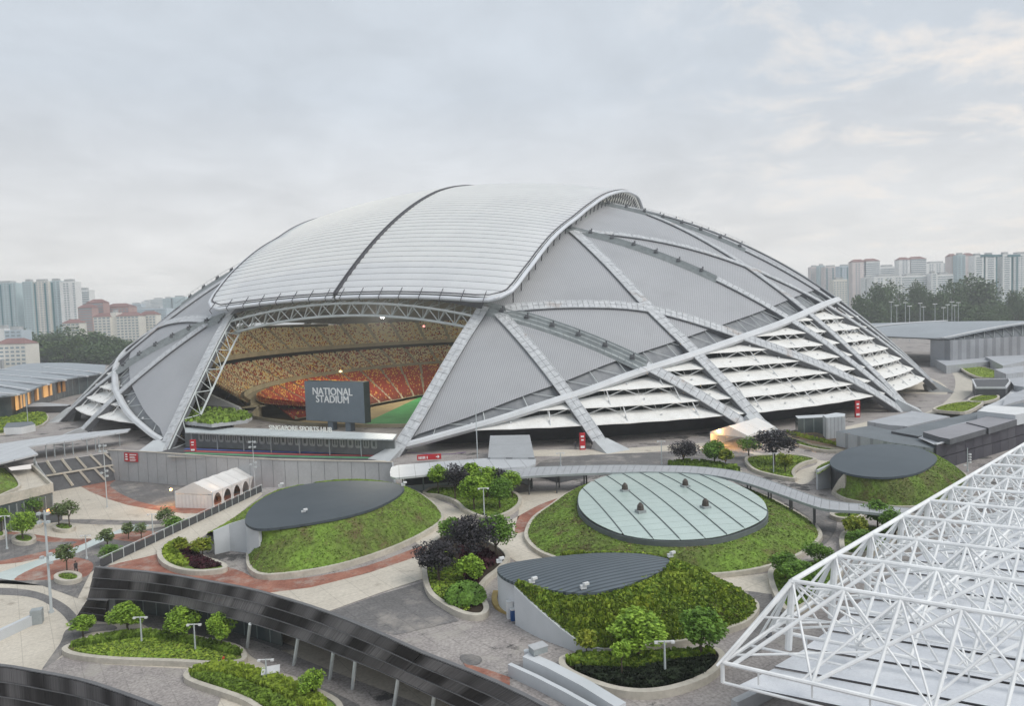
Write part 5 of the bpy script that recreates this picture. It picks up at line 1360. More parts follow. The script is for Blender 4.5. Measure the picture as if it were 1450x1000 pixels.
for i in range(2, 27):
    c = bk[i].lerp(bk[i + 1], .5); d = (bk[i + 1] - bk[i]).normalized(); L_ = (bk[i + 1] - bk[i]).length; n_ = Vector((d.y, -d.x, 0))
    o_ = c + n_ * .2; w2 = L_ * .40
    e = MB()
    pr = [(-.9, 0), (-1, .3), (-1, .9), (-.85, 1), (.85, 1), (1, .9), (1, .3), (.9, 0), (.5, -.12), (-.5, -.12)]
    e.hexa([o_ + d * x * w2 + Z * (1.5 + 1.6 * y) for x, y in pr], [o_ + n_ * .06 + d * x * w2 + Z * (1.5 + 1.6 * y) for x, y in pr])
    e.build('emblem', m_emb, oc)
    e = MB(); k_ = i % 3
    for s_ in (-1, 1):
        if k_ in (0, 1): e.bar(o_ + n_ * .09 + d * s_ * w2 * .4 + Z * 1.8, o_ + n_ * .09 + d * s_ * w2 * .4 + Z * 2.8, .22, .05, n_)
        elif s_ > 0: e.bar(o_ + n_ * .09 + Z * 1.85, o_ + n_ * .09 + Z * 2.75, .5, .05, n_)
    e.build('emblem_mark', m_embd, oc)
for i in range(1, 29, 4):
    mb = MB(); q = B[i].lerp(A[i], .12); mb.tube(Vector((q.x, q.y, 0)), Vector((q.x, q.y, 3.5)), .12, n=8); mb.build('post', m_rail, oc)
def text(s_, size, m, origin, xd, up, parent=None, name='lettering', ext=.03, align='CENTER', bold=0.0):
    cu = bpy.data.curves.new(name, 'FONT'); cu.body = s_; cu.size = size; cu.extrude = ext; cu.align_x = align; cu.offset = 0.0
    ob = bpy.data.objects.new('tmp', cu); COL.objects.link(ob)
    dg = bpy.context.evaluated_depsgraph_get(); me = bpy.data.meshes.new_from_object(ob.evaluated_get(dg)); bpy.data.objects.remove(ob)
    if bold:
        b2_ = bmesh.new()
        for k_, (ox, oz) in enumerate(((0, 0), (bold, 0), (-bold, 0), (0, bold * .6), (0, -bold * .6))):
            m3_ = me.copy(); m3_.transform(Matrix.Translation((ox * size, oz * size, k_ * .002))); b2_.from_mesh(m3_); bpy.data.meshes.remove(m3_)
        me.clear_geometry(); b2_.to_mesh(me); b2_.free()
    me.materials.clear(); me.materials.append(m); xd = xd.normalized(); up = up.normalized(); n_ = xd.cross(up)
    me.transform(Matrix(((xd.x, up.x, n_.x, origin.x), (xd.y, up.y, n_.y, origin.y), (xd.z, up.z, n_.z, origin.z), (0, 0, 0, 1))))
    o = bpy.data.objects.new(name, me); COL.objects.link(o)
    if parent is not None: o.parent = parent; o.matrix_parent_inverse = Matrix.Translation(-Vector(parent.location))
    return o
m_let0 = mat('sign_letter', (.86, .86, .80), .5, .03)
o0 = at(425, 611, 3.9); dd = (at(480, 612.5, 3.9) - at(380, 608.5, 3.9)).normalized()
text('SINGAPORE SPORTS HUB', 1.45, m_let0, Vector((o0.x, o0.y, 4.0)) + Vector((0, -.2, 0)) , dd, Z, oc, bold=.02)

# big screen
bd = (LU * .985 + LV * -.17).normalized(); bn = Vector((bd.y, -bd.x, 0))
def onpl(px, py, c, n_):
    d = ray(px, py); return CO + d * ((c - CO).dot(n_) / d.dot(n_))
bc = atd(477, 568, 166)
q = [onpl(434, 597.5, bc, bn), onpl(517, 598, bc, bn), onpl(516, 540, bc, bn), onpl(434, 541, bc, bn)]
zb, zt = (q[0].z + q[1].z) / 2, (q[2].z + q[3].z) / 2
p0, p1 = Vector((q[0].x, q[0].y, 0)), Vector((q[1].x, q[1].y, 0))
sb = thing('scoreboard', 'large slate grey screen lettered NATIONAL STADIUM on two legs', 'scoreboard', Vector((bc.x, bc.y, -.01)))
m_scr = mat('slate_screen', (.19, .232, .265), .55, .05, .2); m_scr2 = mat('slate_side', (.05, .065, .06), .6, .1)
mb = MB(); dp = bn * -2.2
mb.hexa([p0 + Z * zb, p1 + Z * zb, p1 + dp + Z * zb, p0 + dp + Z * zb], [p0 + Z * zt, p1 + Z * zt, p1 + dp + Z * zt, p0 + dp + Z * zt]); mb.build('housing', m_scr2, sb)
mb = MB(); f = bn * .06
mb.hexa([p0 + f * .2 + Z * (zb + .05), p1 + f * .2 + Z * (zb + .05), p1 + f * .2 + Z * (zt - .05), p0 + f * .2 + Z * (zt - .05)], [p0 + f + Z * (zb + .05), p1 + f + Z * (zb + .05), p1 + f + Z * (zt - .05), p0 + f + Z * (zt - .05)]); mb.build('screen', m_scr, sb)
for u in (.40, .70):
    c = p0.lerp(p1, u) + dp * .5; mb = MB(); mb.box(c + Z * -4.2, 1.6, 1.6, zb + 4.3, math.atan2(bd.y, bd.x)); mb.build('leg', m_scr, sb)
m_let = mat('white_lettering', (.88, .89, .89), .5, .03)
wl = (p1 - p0).length; Hh = zt - zb
xdir = (p1 - p0)
for s_, v in (('NATIONAL', .665), ('STADIUM', .475)):
    text(s_, Hh * .255, m_let, p0.lerp(p1, .475) + bn * .09 + Z * (zb + Hh * v), xdir, Z, sb, bold=.022)
# planter terrace and wedge inside the opening, left
tw_ = thing('planted_balcony', 'concrete balcony with low green planting inside the left of the opening', 'balcony', at(310, 607, 0))
bp = ats([(262, 596), (300, 600), (350, 594), (357, 589), (330, 581), (285, 580), (266, 586)], 5.4)
mb = MB(); mb.prism(bp, 4.5, 5.2); mb.poly([Vector((p.x, p.y, 4.5)) for p in bp][::-1]); mb.build('slab', m_conc, tw_)
tufts('planting', tw_, tri_of([Vector((p.x, p.y, 5.25)) for p in bp]), 900, .8, [m_hedge, m_blade], up=1.0)
mb = MB(); mb.prism(ats([(275, 612), (330, 612), (332, 600), (285, 596)], 0), 0, 4.5); mb.build('wall', m_wdark, tw_)
rw = MB(); ra = [atd(281, 584, 190), atd(342, 583, 182), atd(338, 577, 184), atd(290, 556, 200)]
rw.hexa([p - Y * -1.2 for p in ra], ra); tag(rw.build('stand_end_wall', m_conc), 'grey sloping concrete end wall of the lower stand above the balcony', 'wall')

# =================================================================== TENTS
m_tent = mat('tent_fabric', (.80, .79, .77), .6, .03, .5, col2=(.74, .73, .71)); translucent(m_tent, .15, (1, .98, .94))
def tent(label, c0, c1, wd, h, ridge, nb, z, open_side, lampw):
    """marquee from end c0 to end c1, width wd"""
    d = (c1 - c0).normalized(); s_ = Vector((d.y, -d.x, 0)); L_ = (c1 - c0).length
    t = thing('marquee', label, 'tent', Vector((c0.x, c0.y, z)))
    def P(a, b, zz): p = c0 + d * a + s_ * b; return Vector((p.x, p.y, z + zz))
    hw = wd / 2
    for i in range(nb):
        a, b = L_ * i / nb + .03, L_ * (i + 1) / nb - .03; mb = MB()
        for sg in (-1, 1):
            pts = [P(a, 0, ridge), P(b, 0, ridge), P(b, sg * hw, h), P(a, sg * hw, h)]
            m0 = [P((a + b) / 2, 0, ridge - .1), P((a + b) / 2, sg * hw, h - .08)]
            mb.quad(pts[0], m0[0], m0[1], pts[3]); mb.quad(m0[0], pts[1], pts[2], m0[1])
            mb.bar(P(a, sg * (hw + .02), h - .18), P(b, sg * (hw + .02), h - .18), .06, .42)
        mb.build('roof_sheet', m_tent, t)
    for a, (u, v) in ((0, (0, 1)), (L_, (0, 1))):
        mb = MB()
        mb.add([P(a, -hw, h - .4), P(a, hw, h - .4), P(a, hw, h), P(a, 0, ridge), P(a, -hw, h)], [(0, 1, 2, 3, 4)])
        mb.build('gable', m_tent, t)
    for i in range(nb + 1):
        for sg in (-1, 1):
            a = L_ * i / nb; mb = MB(); mb.bar(P(a, sg * hw, 0), P(a, sg * hw, h), .12, .12, d); mb.build('pole', m_steel, t)
            if sg == open_side:      # gathered curtains
                mb = MB()
                for w_ in (-1, 1):
                    if (i == 0 and w_ < 0) or (i == nb and w_ > 0): continue
                    rings = []
                    for zz, w1, w0 in ((h - .3, 1.25, .05), (h * .72, .7, .05), (h * .45, .32, .04), (h * .2, .42, .02), (.05, .55, .0)):
                        rings.append([P(a + w_ * (w0 + (w1 - w0) * k_ / 5), sg * (hw + .05 * math.sin(k_ * 2.4 + i)), zz) for k_ in range(6)])
                    for r0, r1 in zip(rings, rings[1:]):
                        for k_ in range(5): mb.quad(r0[k_], r0[k_ + 1], r1[k_ + 1], r1[k_])
                mb.build('curtain', m_tent, t)
    return t, P, L_, hw
ca, cb2 = at(250, 719, -6), at(301, 721.5, -6); cc2 = at(377, 688.5, -6)
# near end centre and far end centre
e0 = (ca + cb2) / 2; e1 = e0 + (cc2 - cb2)
wd = (cb2 - ca).length
t, P, L_, hw = tent('long white tent with gathered side curtains in the sunken plaza', e0, e1, wd, 3.0, 4.7, 6, -6, 1, 1)
for b0_, b1_ in ((-hw, 0), (0, hw)):
    mb = MB(); n = 10
    for k_ in range(n):
        x0, x1 = b0_ + (b1_ - b0_) * k_ / n, b0_ + (b1_ - b0_) * (k_ + 1) / n
        mb.quad(P(.05 * (k_ % 2), x0, 0), P(.05 * ((k_ + 1) % 2), x1, 0), P(.05 * ((k_ + 1) % 2), x1, 2.5), P(.05 * (k_ % 2), x0, 2.5))
    mb.build('end_curtain', m_tent, t)
mb = MB(); mb.quad(P(.1, -hw, 0), P(L_, -hw, 0), P(L_, -hw, 2.6), P(.1, -hw, 2.6)); mb.build('back_curtain', m_tent, t)
mb = MB()
for i in range(10): mb.box(P(2 + i * 1.7, random.uniform(-1, 1.2), 0), .6, 1.2, .75, random.random(), i % 2)
mb.build('tent_contents', [mat('brown_goods', (.20, .11, .06), .8), mat('pale_goods', (.45, .40, .35), .8)])['label'] = 'brown and pale furniture stored under the white tent'
bpy.data.objects['tent_contents']['category'] = 'furniture'; bpy.data.objects['tent_contents']['kind'] = 'stuff'
def flood(px, py, z, col, st, power, parent, label):
    p = at(px, py, z); mb = MB(); mb.box(p - Z * .1, .45, .25, .3); mb.tube(p - Z * .5, p - Z * .1, .04)
    o = mb.build('floodlight', m_rail); tag(o, label, 'lamp')
    bm_ = MB(); 
    for a in range(8):
        for b in range(4):
            def sp(i, j): th, f_ = 2 * PI * i / 8, PI * j / 4; return p - Y * .3 + Vector((math.sin(f_) * math.cos(th), math.sin(f_) * math.sin(th), math.cos(f_))) * .22
            bm_.quad(sp(a, b), sp(a + 1, b), sp(a + 1, b + 1), sp(a, b + 1))
    bulb = bm_.build('bulb', emis('lit_bulb', col, st)); bulb.parent = o
    l = bpy.data.lights.new('flood', 'POINT'); l.energy = power; l.color = col; l.shadow_soft_size = .25
    lo = bpy.data.objects.new('flood_light', l); lo.location = p - Y * .6; COL.objects.link(lo)
flood(243, 693, -6 + 2.7, (1, .5, .16), 5, 500, None, 'orange floodlight at the near left corner of the long tent')
flood(374, 668, -6 + 3.0, (1, .80, .55), 9, 300, None, 'bright warm floodlight at the far corner of the long tent')
flood(301, 695, -6 + 2.6, (1, .65, .35), 5, 60, None, 'small warm lamp on the middle corner of the long tent')
flood(1018, 609, 3.3, (1, .5, .14), 6, 600, None, 'glowing orange floodlight at the left corner of the marquee')
mc0, mc1 = at(1032, 636, 0), at(1072, 622, 0)
t, P, L_, hw = tent('white marquee with drawn curtains beside the stadium foot', mc0, mc1, 7.5, 2.9, 4.4, 2, 0, 1, 1)
mb = MB(); mb.quad(P(0, -hw, .05), P(L_, -hw, .05), P(L_, -hw, 2.8), P(0, -hw, 2.8)); mb.build('back_curtain', m_tent, t)

# =================================================================== SIGNS AND TOTEMS
m_sred = mat('sign_red', (.50, .035, .045), .5, .05)
def totem(px, py, h, label):
    p = at(px, py, 0); t = thing('totem_sign', label, 'sign', p)
    mb = MB(); mb.box(p, 1.1, .5, h); mb.build('panel', m_sred, t)
    mb = MB(); mb.box(p + Vector((0, -.28, h * .1)), .8, .05, h * .14); mb.box(p + Vector((0, -.28, h * .55)), .5, .05, h * .08); mb.box(p + Vector((0, -.28, h * .75)), .6, .05, h * .1); mb.build('print', m_let, t)
totem(825, 637, 3.3, 'red totem sign with white print left of the concrete foot')
totem(1214, 591, 3.9, 'tall narrow red totem sign under the right hand louvres')
totem(274, 640, 2.6, 'small red and white totem beside the left arch foot')
wp = onpl(185, 649, WALL[0].lerp(WALL[1], .5) - Y * .3, Vector((0, -1, 0)))
wd_ = (WALL[1] - WALL[0]).normalized(); n_ = Vector((wd_.y, -wd_.x, 0)); b0 = at(178, 656.5, -2.6); 
sgn_ = thing('wall_sign', 'square dark red sign with white text on the retaining wall', 'sign', at(186, 660, -3))
s0 = onpl(176, 641, WALL[0] + n_ * .35, n_); s1 = onpl(195, 643, WALL[0] + n_ * .35, n_); s2 = onpl(176, 653.5, WALL[0] + n_ * .35, n_)
hh = s0.z - s2.z; ww = (s1 - s0).length
mb = MB(); mb.hexa([s0, s0 - Z * hh, s1 - Z * hh - Z * (s1.z - s0.z), Vector((s1.x, s1.y, s0.z))], [p + n_ * .1 for p in (s0, s0 - Z * hh, s1 - Z * hh - Z * (s1.z - s0.z), Vector((s1.x, s1.y, s0.z)))]); mb.build('panel', m_sred, sgn_)
mb = MB(); dv = Vector((s1.x - s0.x, s1.y - s0.y, 0)).normalized()
for u, v, w_, h_ in ((.42, .16, .5, .1), (.42, .38, .35, .05), (.42, .48, .42, .05), (.42, .58, .4, .05), (.42, .75, .45, .05), (.42, .85, .4, .05), (.1, .14, .16, .14), (.1, .4, .16, .12), (.1, .64, .16, .18)):
    a = s0 + dv * ww * u - Z * hh * v + n_ * .13; mb.bar(a - Z * hh * h_ / 2, a - Z * hh * h_ / 2 + dv * ww * w_, .03, hh * h_, Z)
mb.build('print', m_let, sgn_)
rs = thing('direction_sign', 'long red sign with an arrow on the concourse by the right arch foot', 'sign', at(607, 656, 0))
a, b = at(591, 656, .0), at(625, 654, .0); mb = MB(); mb.wall([a, b], .2, .5, 1.5); mb.build('panel', m_sred, rs)
d = (b - a).normalized(); n_ = Vector((d.y, -d.x, 0)); mb = MB()
for f in (.06, .12, .18, .24, .30, .40): mb.bar(a.lerp(b, f) + n_ * .13 + Z * .95, a.lerp(b, f + .035) + n_ * .13 + Z * .95, .03, .5)
mb.bar(a.lerp(b, .78) + n_ * .13 + Z * 1.0, a.lerp(b, .90) + n_ * .13 + Z * 1.0, .03, .16); mb.bar(a.lerp(b, .85) + n_ * .13 + Z * .75, a.lerp(b, .92) + n_ * .13 + Z * 1.0, .03, .12); mb.bar(a.lerp(b, .85) + n_ * .13 + Z * 1.25, a.lerp(b, .92) + n_ * .13 + Z * 1.0, .03, .12)
mb.build('print', m_let, rs)

# =================================================================== LAMP POSTS
m_pole = mat('galvanised_pole', (.50, .54, .55), .45, .05)
def lamp(px, py, z, topy, kind, label, r=.11):
    p = at(px, py, z); k_ = p.y / FPX * 1.0; H = (py - topy) * k_ * (1 + .0)
    t = thing('lamp_post', label, 'lamp post', p, 'lamp posts')
    mb = MB(); mb.tube(p, p + Z * H, r, r * .6, 8); mb.tube(p, p + Z * .3, r * 1.8, r * 1.6, 8); mb.build('pole', m_pole, t)
    if kind == 'T':
        for s_ in (-1, 1):
            mb = MB(); a = p + Z * (H - .05); mb.bar(a, a + X * s_ * .55, .08, .08); mb.box(a + Vector((s_ * .6, 0, -.14)), .26, .22, .16); mb.build('lamp_head', m_white, t)
    elif kind == 'M':
        for i, (dz, s_) in enumerate(((.3, 1), (.3, -1), (1.3, 1), (1.3, -1), (H * .42, 1), (H * .45, -1), (H * .5, 1))):
            mb = MB(); a = p + Z * (H - dz); mb.bar(a, a + Vector((s_ * .4, -.2, 0)), .07, .07); mb.box(a + Vector((s_ * .5, -.25, -.15)), .35, .35, .3); mb.build('lamp_head', m_pole, t)
    elif kind == 'C':
        for i in range(5):
            s_ = 1 if i != 4 else -1; mb = MB(); a = p + Z * (H - 1.0 - i * .42); mb.bar(a, a + X * s_ * .3, .05, .05); mb.box(a + Vector((s_ * .4, 0, -.12)), .3, .25, .22); mb.build('camera_head', m_white, t)
LAMPS = [(73, 868, -6, 718, 'M', 'tallest lamp mast standing on the cream paving at the lower left'), (152, 719, -6, 627, 'M', 'tall lamp mast standing in front of the wide staircase'),
 (361.5, 699, -6, 622, 'M', 'tall lamp mast beside the far end of the long tent'), (677, 672, 0, 560, 'N', 'thin bare mast rising beside the ribbed canopy'),
 (794, 661, 0, 641, 'T', 'short lamp post on the concourse left of the glass mound'), (937, 658, 0, 624, 'T', 'short lamp post before the right concrete foot'),
 (1095.5, 673, 0, 641, 'T', 'twin headed lamp post under the large dark tree'), (942, 962, 0, 905, 'T', 'white twin headed lamp post in the front island'),
 (201, 914, -6, 872, 'T', 'left twin headed lamp post in the lower planter'), (277, 925, -6, 882, 'T', 'right twin headed lamp post in the lower planter'),
 (10, 778, -6, 729, 'T', 'short lamp post near the left edge of the plaza'), (123, 792, -6, 757, 'T', 'slim lamp post on the pale glass strip'),
 (217, 762, -6, 727, 'T', 'slim lamp post between the railing and the plaza trees'), (378, 970, -6, 932, 'T', 'slim lamp post in the bottom hedge'),
 (1370, 668, 0, 634, 'C', 'post with stacked white cameras before the dark facade on the right'), (686, 735, 0, 690, 'T', 'slim lamp post among the trees of the rear island'), (40, 605, 0, 556, 'N', 'slim mast beside the left arena lawn')]
for a in LAMPS: lamp(*a[:6], r=.16 if a[4] == 'M' and a[0] < 100 else .1)

# =================================================================== PEOPLE
def person(px, py, z, label, shirt, trousers, h=1.72, facing=0.0, stride=.0, arm=.1):
    p = at(px, py, z); s_ = h / 1.72
    J = {'hip': (0, 0, .93), 'waist': (0, 0, 1.10), 'chest': (0, 0, 1.34), 'neck': (0, 0, 1.48), 'head': (0, -.01, 1.60), 'top': (0, 0, 1.69)}
    vs = [J[k_] for k_ in ('hip', 'waist', 'chest', 'neck', 'head', 'top')]; R_ = [.135, .12, .15, .055, .085, .06]; ed = [(i, i + 1) for i in range(5)]
    for sg in (-1, 1):
        st_ = stride * sg; b = len(vs)
        vs += [(sg * .10, 0, .86), (sg * .10, -st_ * .45 - abs(stride) * .1, .48), (sg * .10, -st_ + (0 if st_ > 0 else .02), .08), (sg * .10, -st_ - .14, .035)]
        R_ += [.095, .065, .042, .038]; ed += [(0, b), (b, b + 1), (b + 1, b + 2), (b + 2, b + 3)]
        b = len(vs); vs += [(sg * .19, 0, 1.40), (sg * .23, st_ * .4 + .03, 1.14), (sg * .22, st_ * .8 - .1, .90), (sg * .22, st_ * .8 - .13, .80)]
        R_ += [.055, .042, .032, .03]; ed += [(2, b), (b, b + 1), (b + 1, b + 2), (b + 2, b + 3)]
    me = bpy.data.meshes.new('person'); me.from_pydata([tuple(c * s_ for c in v) for v in vs], ed, [])
    o = bpy.data.objects.new('person', me); COL.objects.link(o)
    md = o.modifiers.new('skin', 'SKIN'); o.modifiers.new('sub', 'SUBSURF').levels = 1; o.modifiers['sub'].render_levels = 1
    sk = me.skin_vertices[0].data if me.skin_vertices else None
    if sk is None:
        bm = bmesh.new(); bm.from_mesh(me); bm.verts.layers.skin.verify(); bm.to_mesh(me); bm.free(); sk = me.skin_vertices[0].data
    for i, r in enumerate(R_): sk[i].radius = (r * s_, r * s_); sk[i].use_root = (i == 0)
    m = bpy.data.materials.new('clothes_and_skin'); m.use_nodes = True; t = m.node_tree; b = t.nodes['Principled BSDF']; b.inputs['Roughness'].default_value = .8
    tcn = t.nodes.new('ShaderNodeTexCoord'); sp = t.nodes.new('ShaderNodeSeparateXYZ'); t.links.new(tcn.outputs['Object'], sp.inputs[0])
    cr = t.nodes.new('ShaderNodeValToRGB'); cr.color_ramp.interpolation = 'CONSTANT'; E_ = cr.color_ramp.elements
    E_[0].position = 0; E_[0].color = (.03, .025, .02, 1); E_[1].position = .05 * s_; E_[1].color = (*trousers, 1)
    for pos, c in ((.485, shirt), (.75, (.42, .27, .19))): k_ = E_.new(pos * s_); k_.color = (*c, 1)
    dv = t.nodes.new('ShaderNodeMath'); dv.operation = 'MULTIPLY'; dv.inputs[1].default_value = .5; t.links.new(sp.outputs['Z'], dv.inputs[0])
    t.links.new(dv.outputs[0], cr.inputs[0]); t.links.new(cr.outputs[0], b.inputs['Base Color']); me.materials.append(m)
    o.location = p; o.rotation_euler = (0, 0, facing); tag(o, label, 'person')
    hb = MB(); c = Vector((0, .015, 1.635)) * s_
    rr = []
    for j in range(5):
        f_ = PI * .55 * j / 4; rr.append([c + Vector((math.sin(f_) * math.cos(a), math.sin(f_) * math.sin(a), math.cos(f_))) * .105 * s_ for a in np.arange(0, 6.2, PI / 5)])
    for r0, r1 in zip(rr, rr[1:]):
        for i in range(10): hb.quad(r0[i], r1[i], r1[(i + 1) % 10], r0[(i + 1) % 10])
    ho = hb.build('hair', mat('hair', (.02, .016, .014), .7)); ho.parent = o
    return o
person(108, 813, -6, 'person in dark clothes walking past the oval bench planter', (.045, .04, .045), (.03, .03, .035), 1.75, .9, .26)
person(158, 867, -6, 'person in dark clothes standing in the doorway under the black facade', (.03, .05, .03), (.02, .02, .025), 1.7, .3, .05)
person(113, 660, -2.0, 'person in an orange top and dark trousers on the wide staircase', (.75, .32, .04), (.05, .06, .05), 1.7, .4, .1)
person(815, 637, 0, 'person in dark clothes standing left of the red totem', (.05, .05, .06), (.04, .04, .05), 1.7, .2, .05)
person(317, 944, -6, 'person bending over the kerb of the lower planter in a red top', (.5, .08, .03), (.25, .25, .28), 1.1, 1.2, .2)
# van-sized kiosk with orange light at the plaza corner
kb = thing('kiosk', 'small dark kiosk with an orange glow by the corner building', 'kiosk', at(75, 739, -6)); p = at(75, 739, -6)
mb = MB(); mb.box(p, 2.4, 1.6, 1.5, .3); mb.box(p + Z * 1.5, 2.6, 1.8, .12, .3); mb.build('body', m_gap, kb)
mb = MB(); mb.box(p + Vector((-.1, -.2, 1.65)), 1.0, .7, .55, .2); mb.build('lantern', emis('orange_glow', (1, .42, .15), 1.6), kb)

# =================================================================== RAMP AND SMALL THINGS, BOTTOM
rp_ = thing('ramp', 'pale concrete ramp with two side walls descending at the bottom edge', 'ramp', at(770, 980, 0))
w1 = ats([(722, 957), (760, 975), (800, 996), (850, 1025)], 0); w2 = ats([(746, 951), (780, 963), (830, 988), (880, 1020)], 0)
mb = MB(); mb.wall(w1, .35, -3, [.9, .9, .9, .9]); mb.build('side_wall', m_whitewall, rp_)
mb = MB(); mb.wall(w2, .9, -3, [1.3, 1.1, 1.0, 1.0]); mb.build('side_wall', m_whitewall, rp_)
q = at(763, 948, 0); ob = thing('service_box', 'small grey service box on the head of the ramp wall', 'box', q + Z * 1.3); mb = MB(); mb.box(q + Z * 1.32, 1.2, .8, .45, .5); mb.build('body', m_rail, ob); mb = MB(); mb.box(q + Z * 1.77, 1.3, .9, .06, .5); mb.build('lid', m_conc, ob)
q = at(747, 945, 0); mb = MB(); mb.tube(q, q + Z * 1.2, .22, n=10); mb.tube(q + Z * 1.2, q + Z * 1.28, .26, n=10); tag(mb.build('vent_pipe', m_whitewall), 'short round white vent pipe beside the grey service box', 'pipe')
q = at(729, 878, 0); bn2 = thing('recycling_bin', 'blue and white bin beside the white wing wall', 'bin', q); mb = MB(); mb.box(q, .75, .6, .95, .2); mb.build('body', mat('bin_blue', (.03, .09, .25), .5), bn2); mb = MB(); mb.box(q + Z * .95, .8, .65, .12, .2); mb.build('lid', m_white, bn2)
q = at(722, 876, 0); mb = MB(); mb.box(q, .5, .5, 1.5, .2); mb.box(q + Z * 1.5, .55, .55, .06, .2); tag(mb.build('utility_cabinet', m_white), 'slim white cabinet left of the blue bin', 'cabinet')
q = at(384, 963, -6); mb = MB(); mb.box(q, 1.5, 1.3, .9, .3); mb.box(q + Z * .9, 1.6, 1.4, .06, .3); tag(mb.build('utility_cabinet', m_white), 'square white cabinet behind the bottom hedge', 'cabinet')
wl_ = thing('low_wall', 'low pale wall ending in a grey block on the cream paving at the left', 'wall', at(40, 890, -6))
mb = MB(); mb.wall(ats([(-30, 923), (0, 907), (50, 883)], -6), .5, -6, -4.9); mb.build('wall', m_whitewall, wl_)
mb = MB(); mb.box(at(53, 883, -6), 1.1, 1.0, 1.6, .4); mb.build('end_block', m_rail, wl_)
q = at(550, 742, 0)
# black facade parapet line on right of frame, dark building under the space frame
# =================================================================== SPACE FRAME
ZT, ZB = 8.65, 4.0
sf = thing('space_frame_roof', 'white tubular space frame roof filling the lower right corner', 'roof', at(1250, 900, 0))
T0 = at(1122, 823, ZT); va = (at(1427, 649.5, ZT) - T0) / 11.2
va = Vector((4.83, 4.27, 0)); vb = Vector((2.62, -1.62, 0))
E0 = at(1023, 939, ZB)
def T_(i, j): return T0 + va * i + vb * j
def B_(i, j): q = T0 + va * (i - .0) + vb * (max(j, -.72) - .1); return Vector((q.x, q.y, ZB))
NI, NJ = 13, 15
m_fr = mat('white_tube', (.84, .85, .85), .4, .03, .5, col2=(.70, .71, .715), spec=.5)
def pvis(p):
    d = p - CO; z = d.dot(_F)
    if z < 3: return False
    x = 725 + FPX * d.dot(CR) / z; y = 500 - FPX * d.dot(CU) / z
    return -100 < x < 1620 and y < 1120
def member(nm, segs):
    segs = [(a, b, r) for a, b, r in segs if pvis(a) or pvis(b)]
    if not segs: return
    for a, b, r in segs:
        mb = MB(); mb.tube(a, b, r, n=8 if r > .12 else 6); mb.build(nm, m_fr, sf, smooth=False)
for i in range(-1, NI):
    if i >= 0:
        member('top_chord', [(T_(i, j), T_(i, min(j + 4, NJ)), .15) for j in range(0, NJ, 4)])
    a = Vector((E0.x, E0.y, ZB)) + va * (i + 1) * .98
    member('bottom_chord', [(a + vb * (j * 1.04), a + vb * ((j + 4) * 1.04), .14) for j in range(0, 16, 4)])
member('ridge_chord', [(T_(i, 0), T_(i + 1, 0), .17) for i in range(NI)])
member('ridge_chord', [(E0, T_(0, 0), .17)])
for j in range(2, NJ, 3): member('cross_chord', [(T_(i, j) - Z * 1.6, T_(i + 1, j) - Z * 1.6, .10) for i in range(0, NI)])
ne = 0
for i in range(0, NI):
    for j in range(0, NJ):
        t_ = T_(i, j)
        if not pvis(t_): continue
        r = .08
        if j == 0:
            member('mast', [(B_(i, 0), t_, .24)])
        segs = []
        if j % 2 == 0:
            segs += [(t_, B_(i, j - 1.2) - va * .6, r), (t_, B_(i, j + 1.0) - va * .6, r), (t_, B_(i, j - 1.0) + va * .39, r), (t_, B_(i, j + 1.2) + va * .39, r)]
            if j: segs.append((B_(i, j) - va * .6, t_, .12))
        else:
            segs += [(t_, B_(i, j) - va * .6, .12), (t_, B_(i, j + 2) - va * .6, r)]
            segs += [(t_, B_(i, max(j - 2.0, -.5)) - va * .59, .13)]
        if j == 0:
            segs += [(t_, B_(i, -1.6) - va * .7, r), (t_, B_(i, -.8) + va * .3, r), (t_, B_(i, 2.8) + va * .1, r), (t_, B_(i, -1.9) + va * .1, r)]
            segs += [((B_(i, -1.4) - va * .35 + t_) / 2, (B_(i, 1.2) + t_) / 2, r), (B_(i, -1.5) - va * .4, B_(i, 1.5) + va * .39, r), (B_(i, -1.5) + va * .39, T_(i, 2) - Z * 1.5, r)]
        segs += [(B_(i, j) - va * .6, B_(i, j + 1) - va * .6, .06), (t_, B_(i, j + .5) + va * .39, .07), (B_(i, j) - va * .6, B_(i, j) - va * .6 - Z * .9, .06)]
        if j > 0: segs.append((t_ - Z * 2.3, T_(i, j - 1) - Z * 2.3, .06))
        member('strut', segs)
# edge diagonals
member('edge_strut', [(E0, E0 - Z * 1.3, .14)] + [(E0 + va * i, T_(i, 0) - Z * 2.2, .1) for i in range(0, 5)] + [(E0 + va * .5, E0 + va * .5 + vb * 2, .1)])
member('bottom_chord', [(E0 - Z * 1.3, E0 - Z * 1.3 + vb * 5, .1), (E0, E0 + va * 1, .12), (E0 + va, E0 + va * 3, .12)])
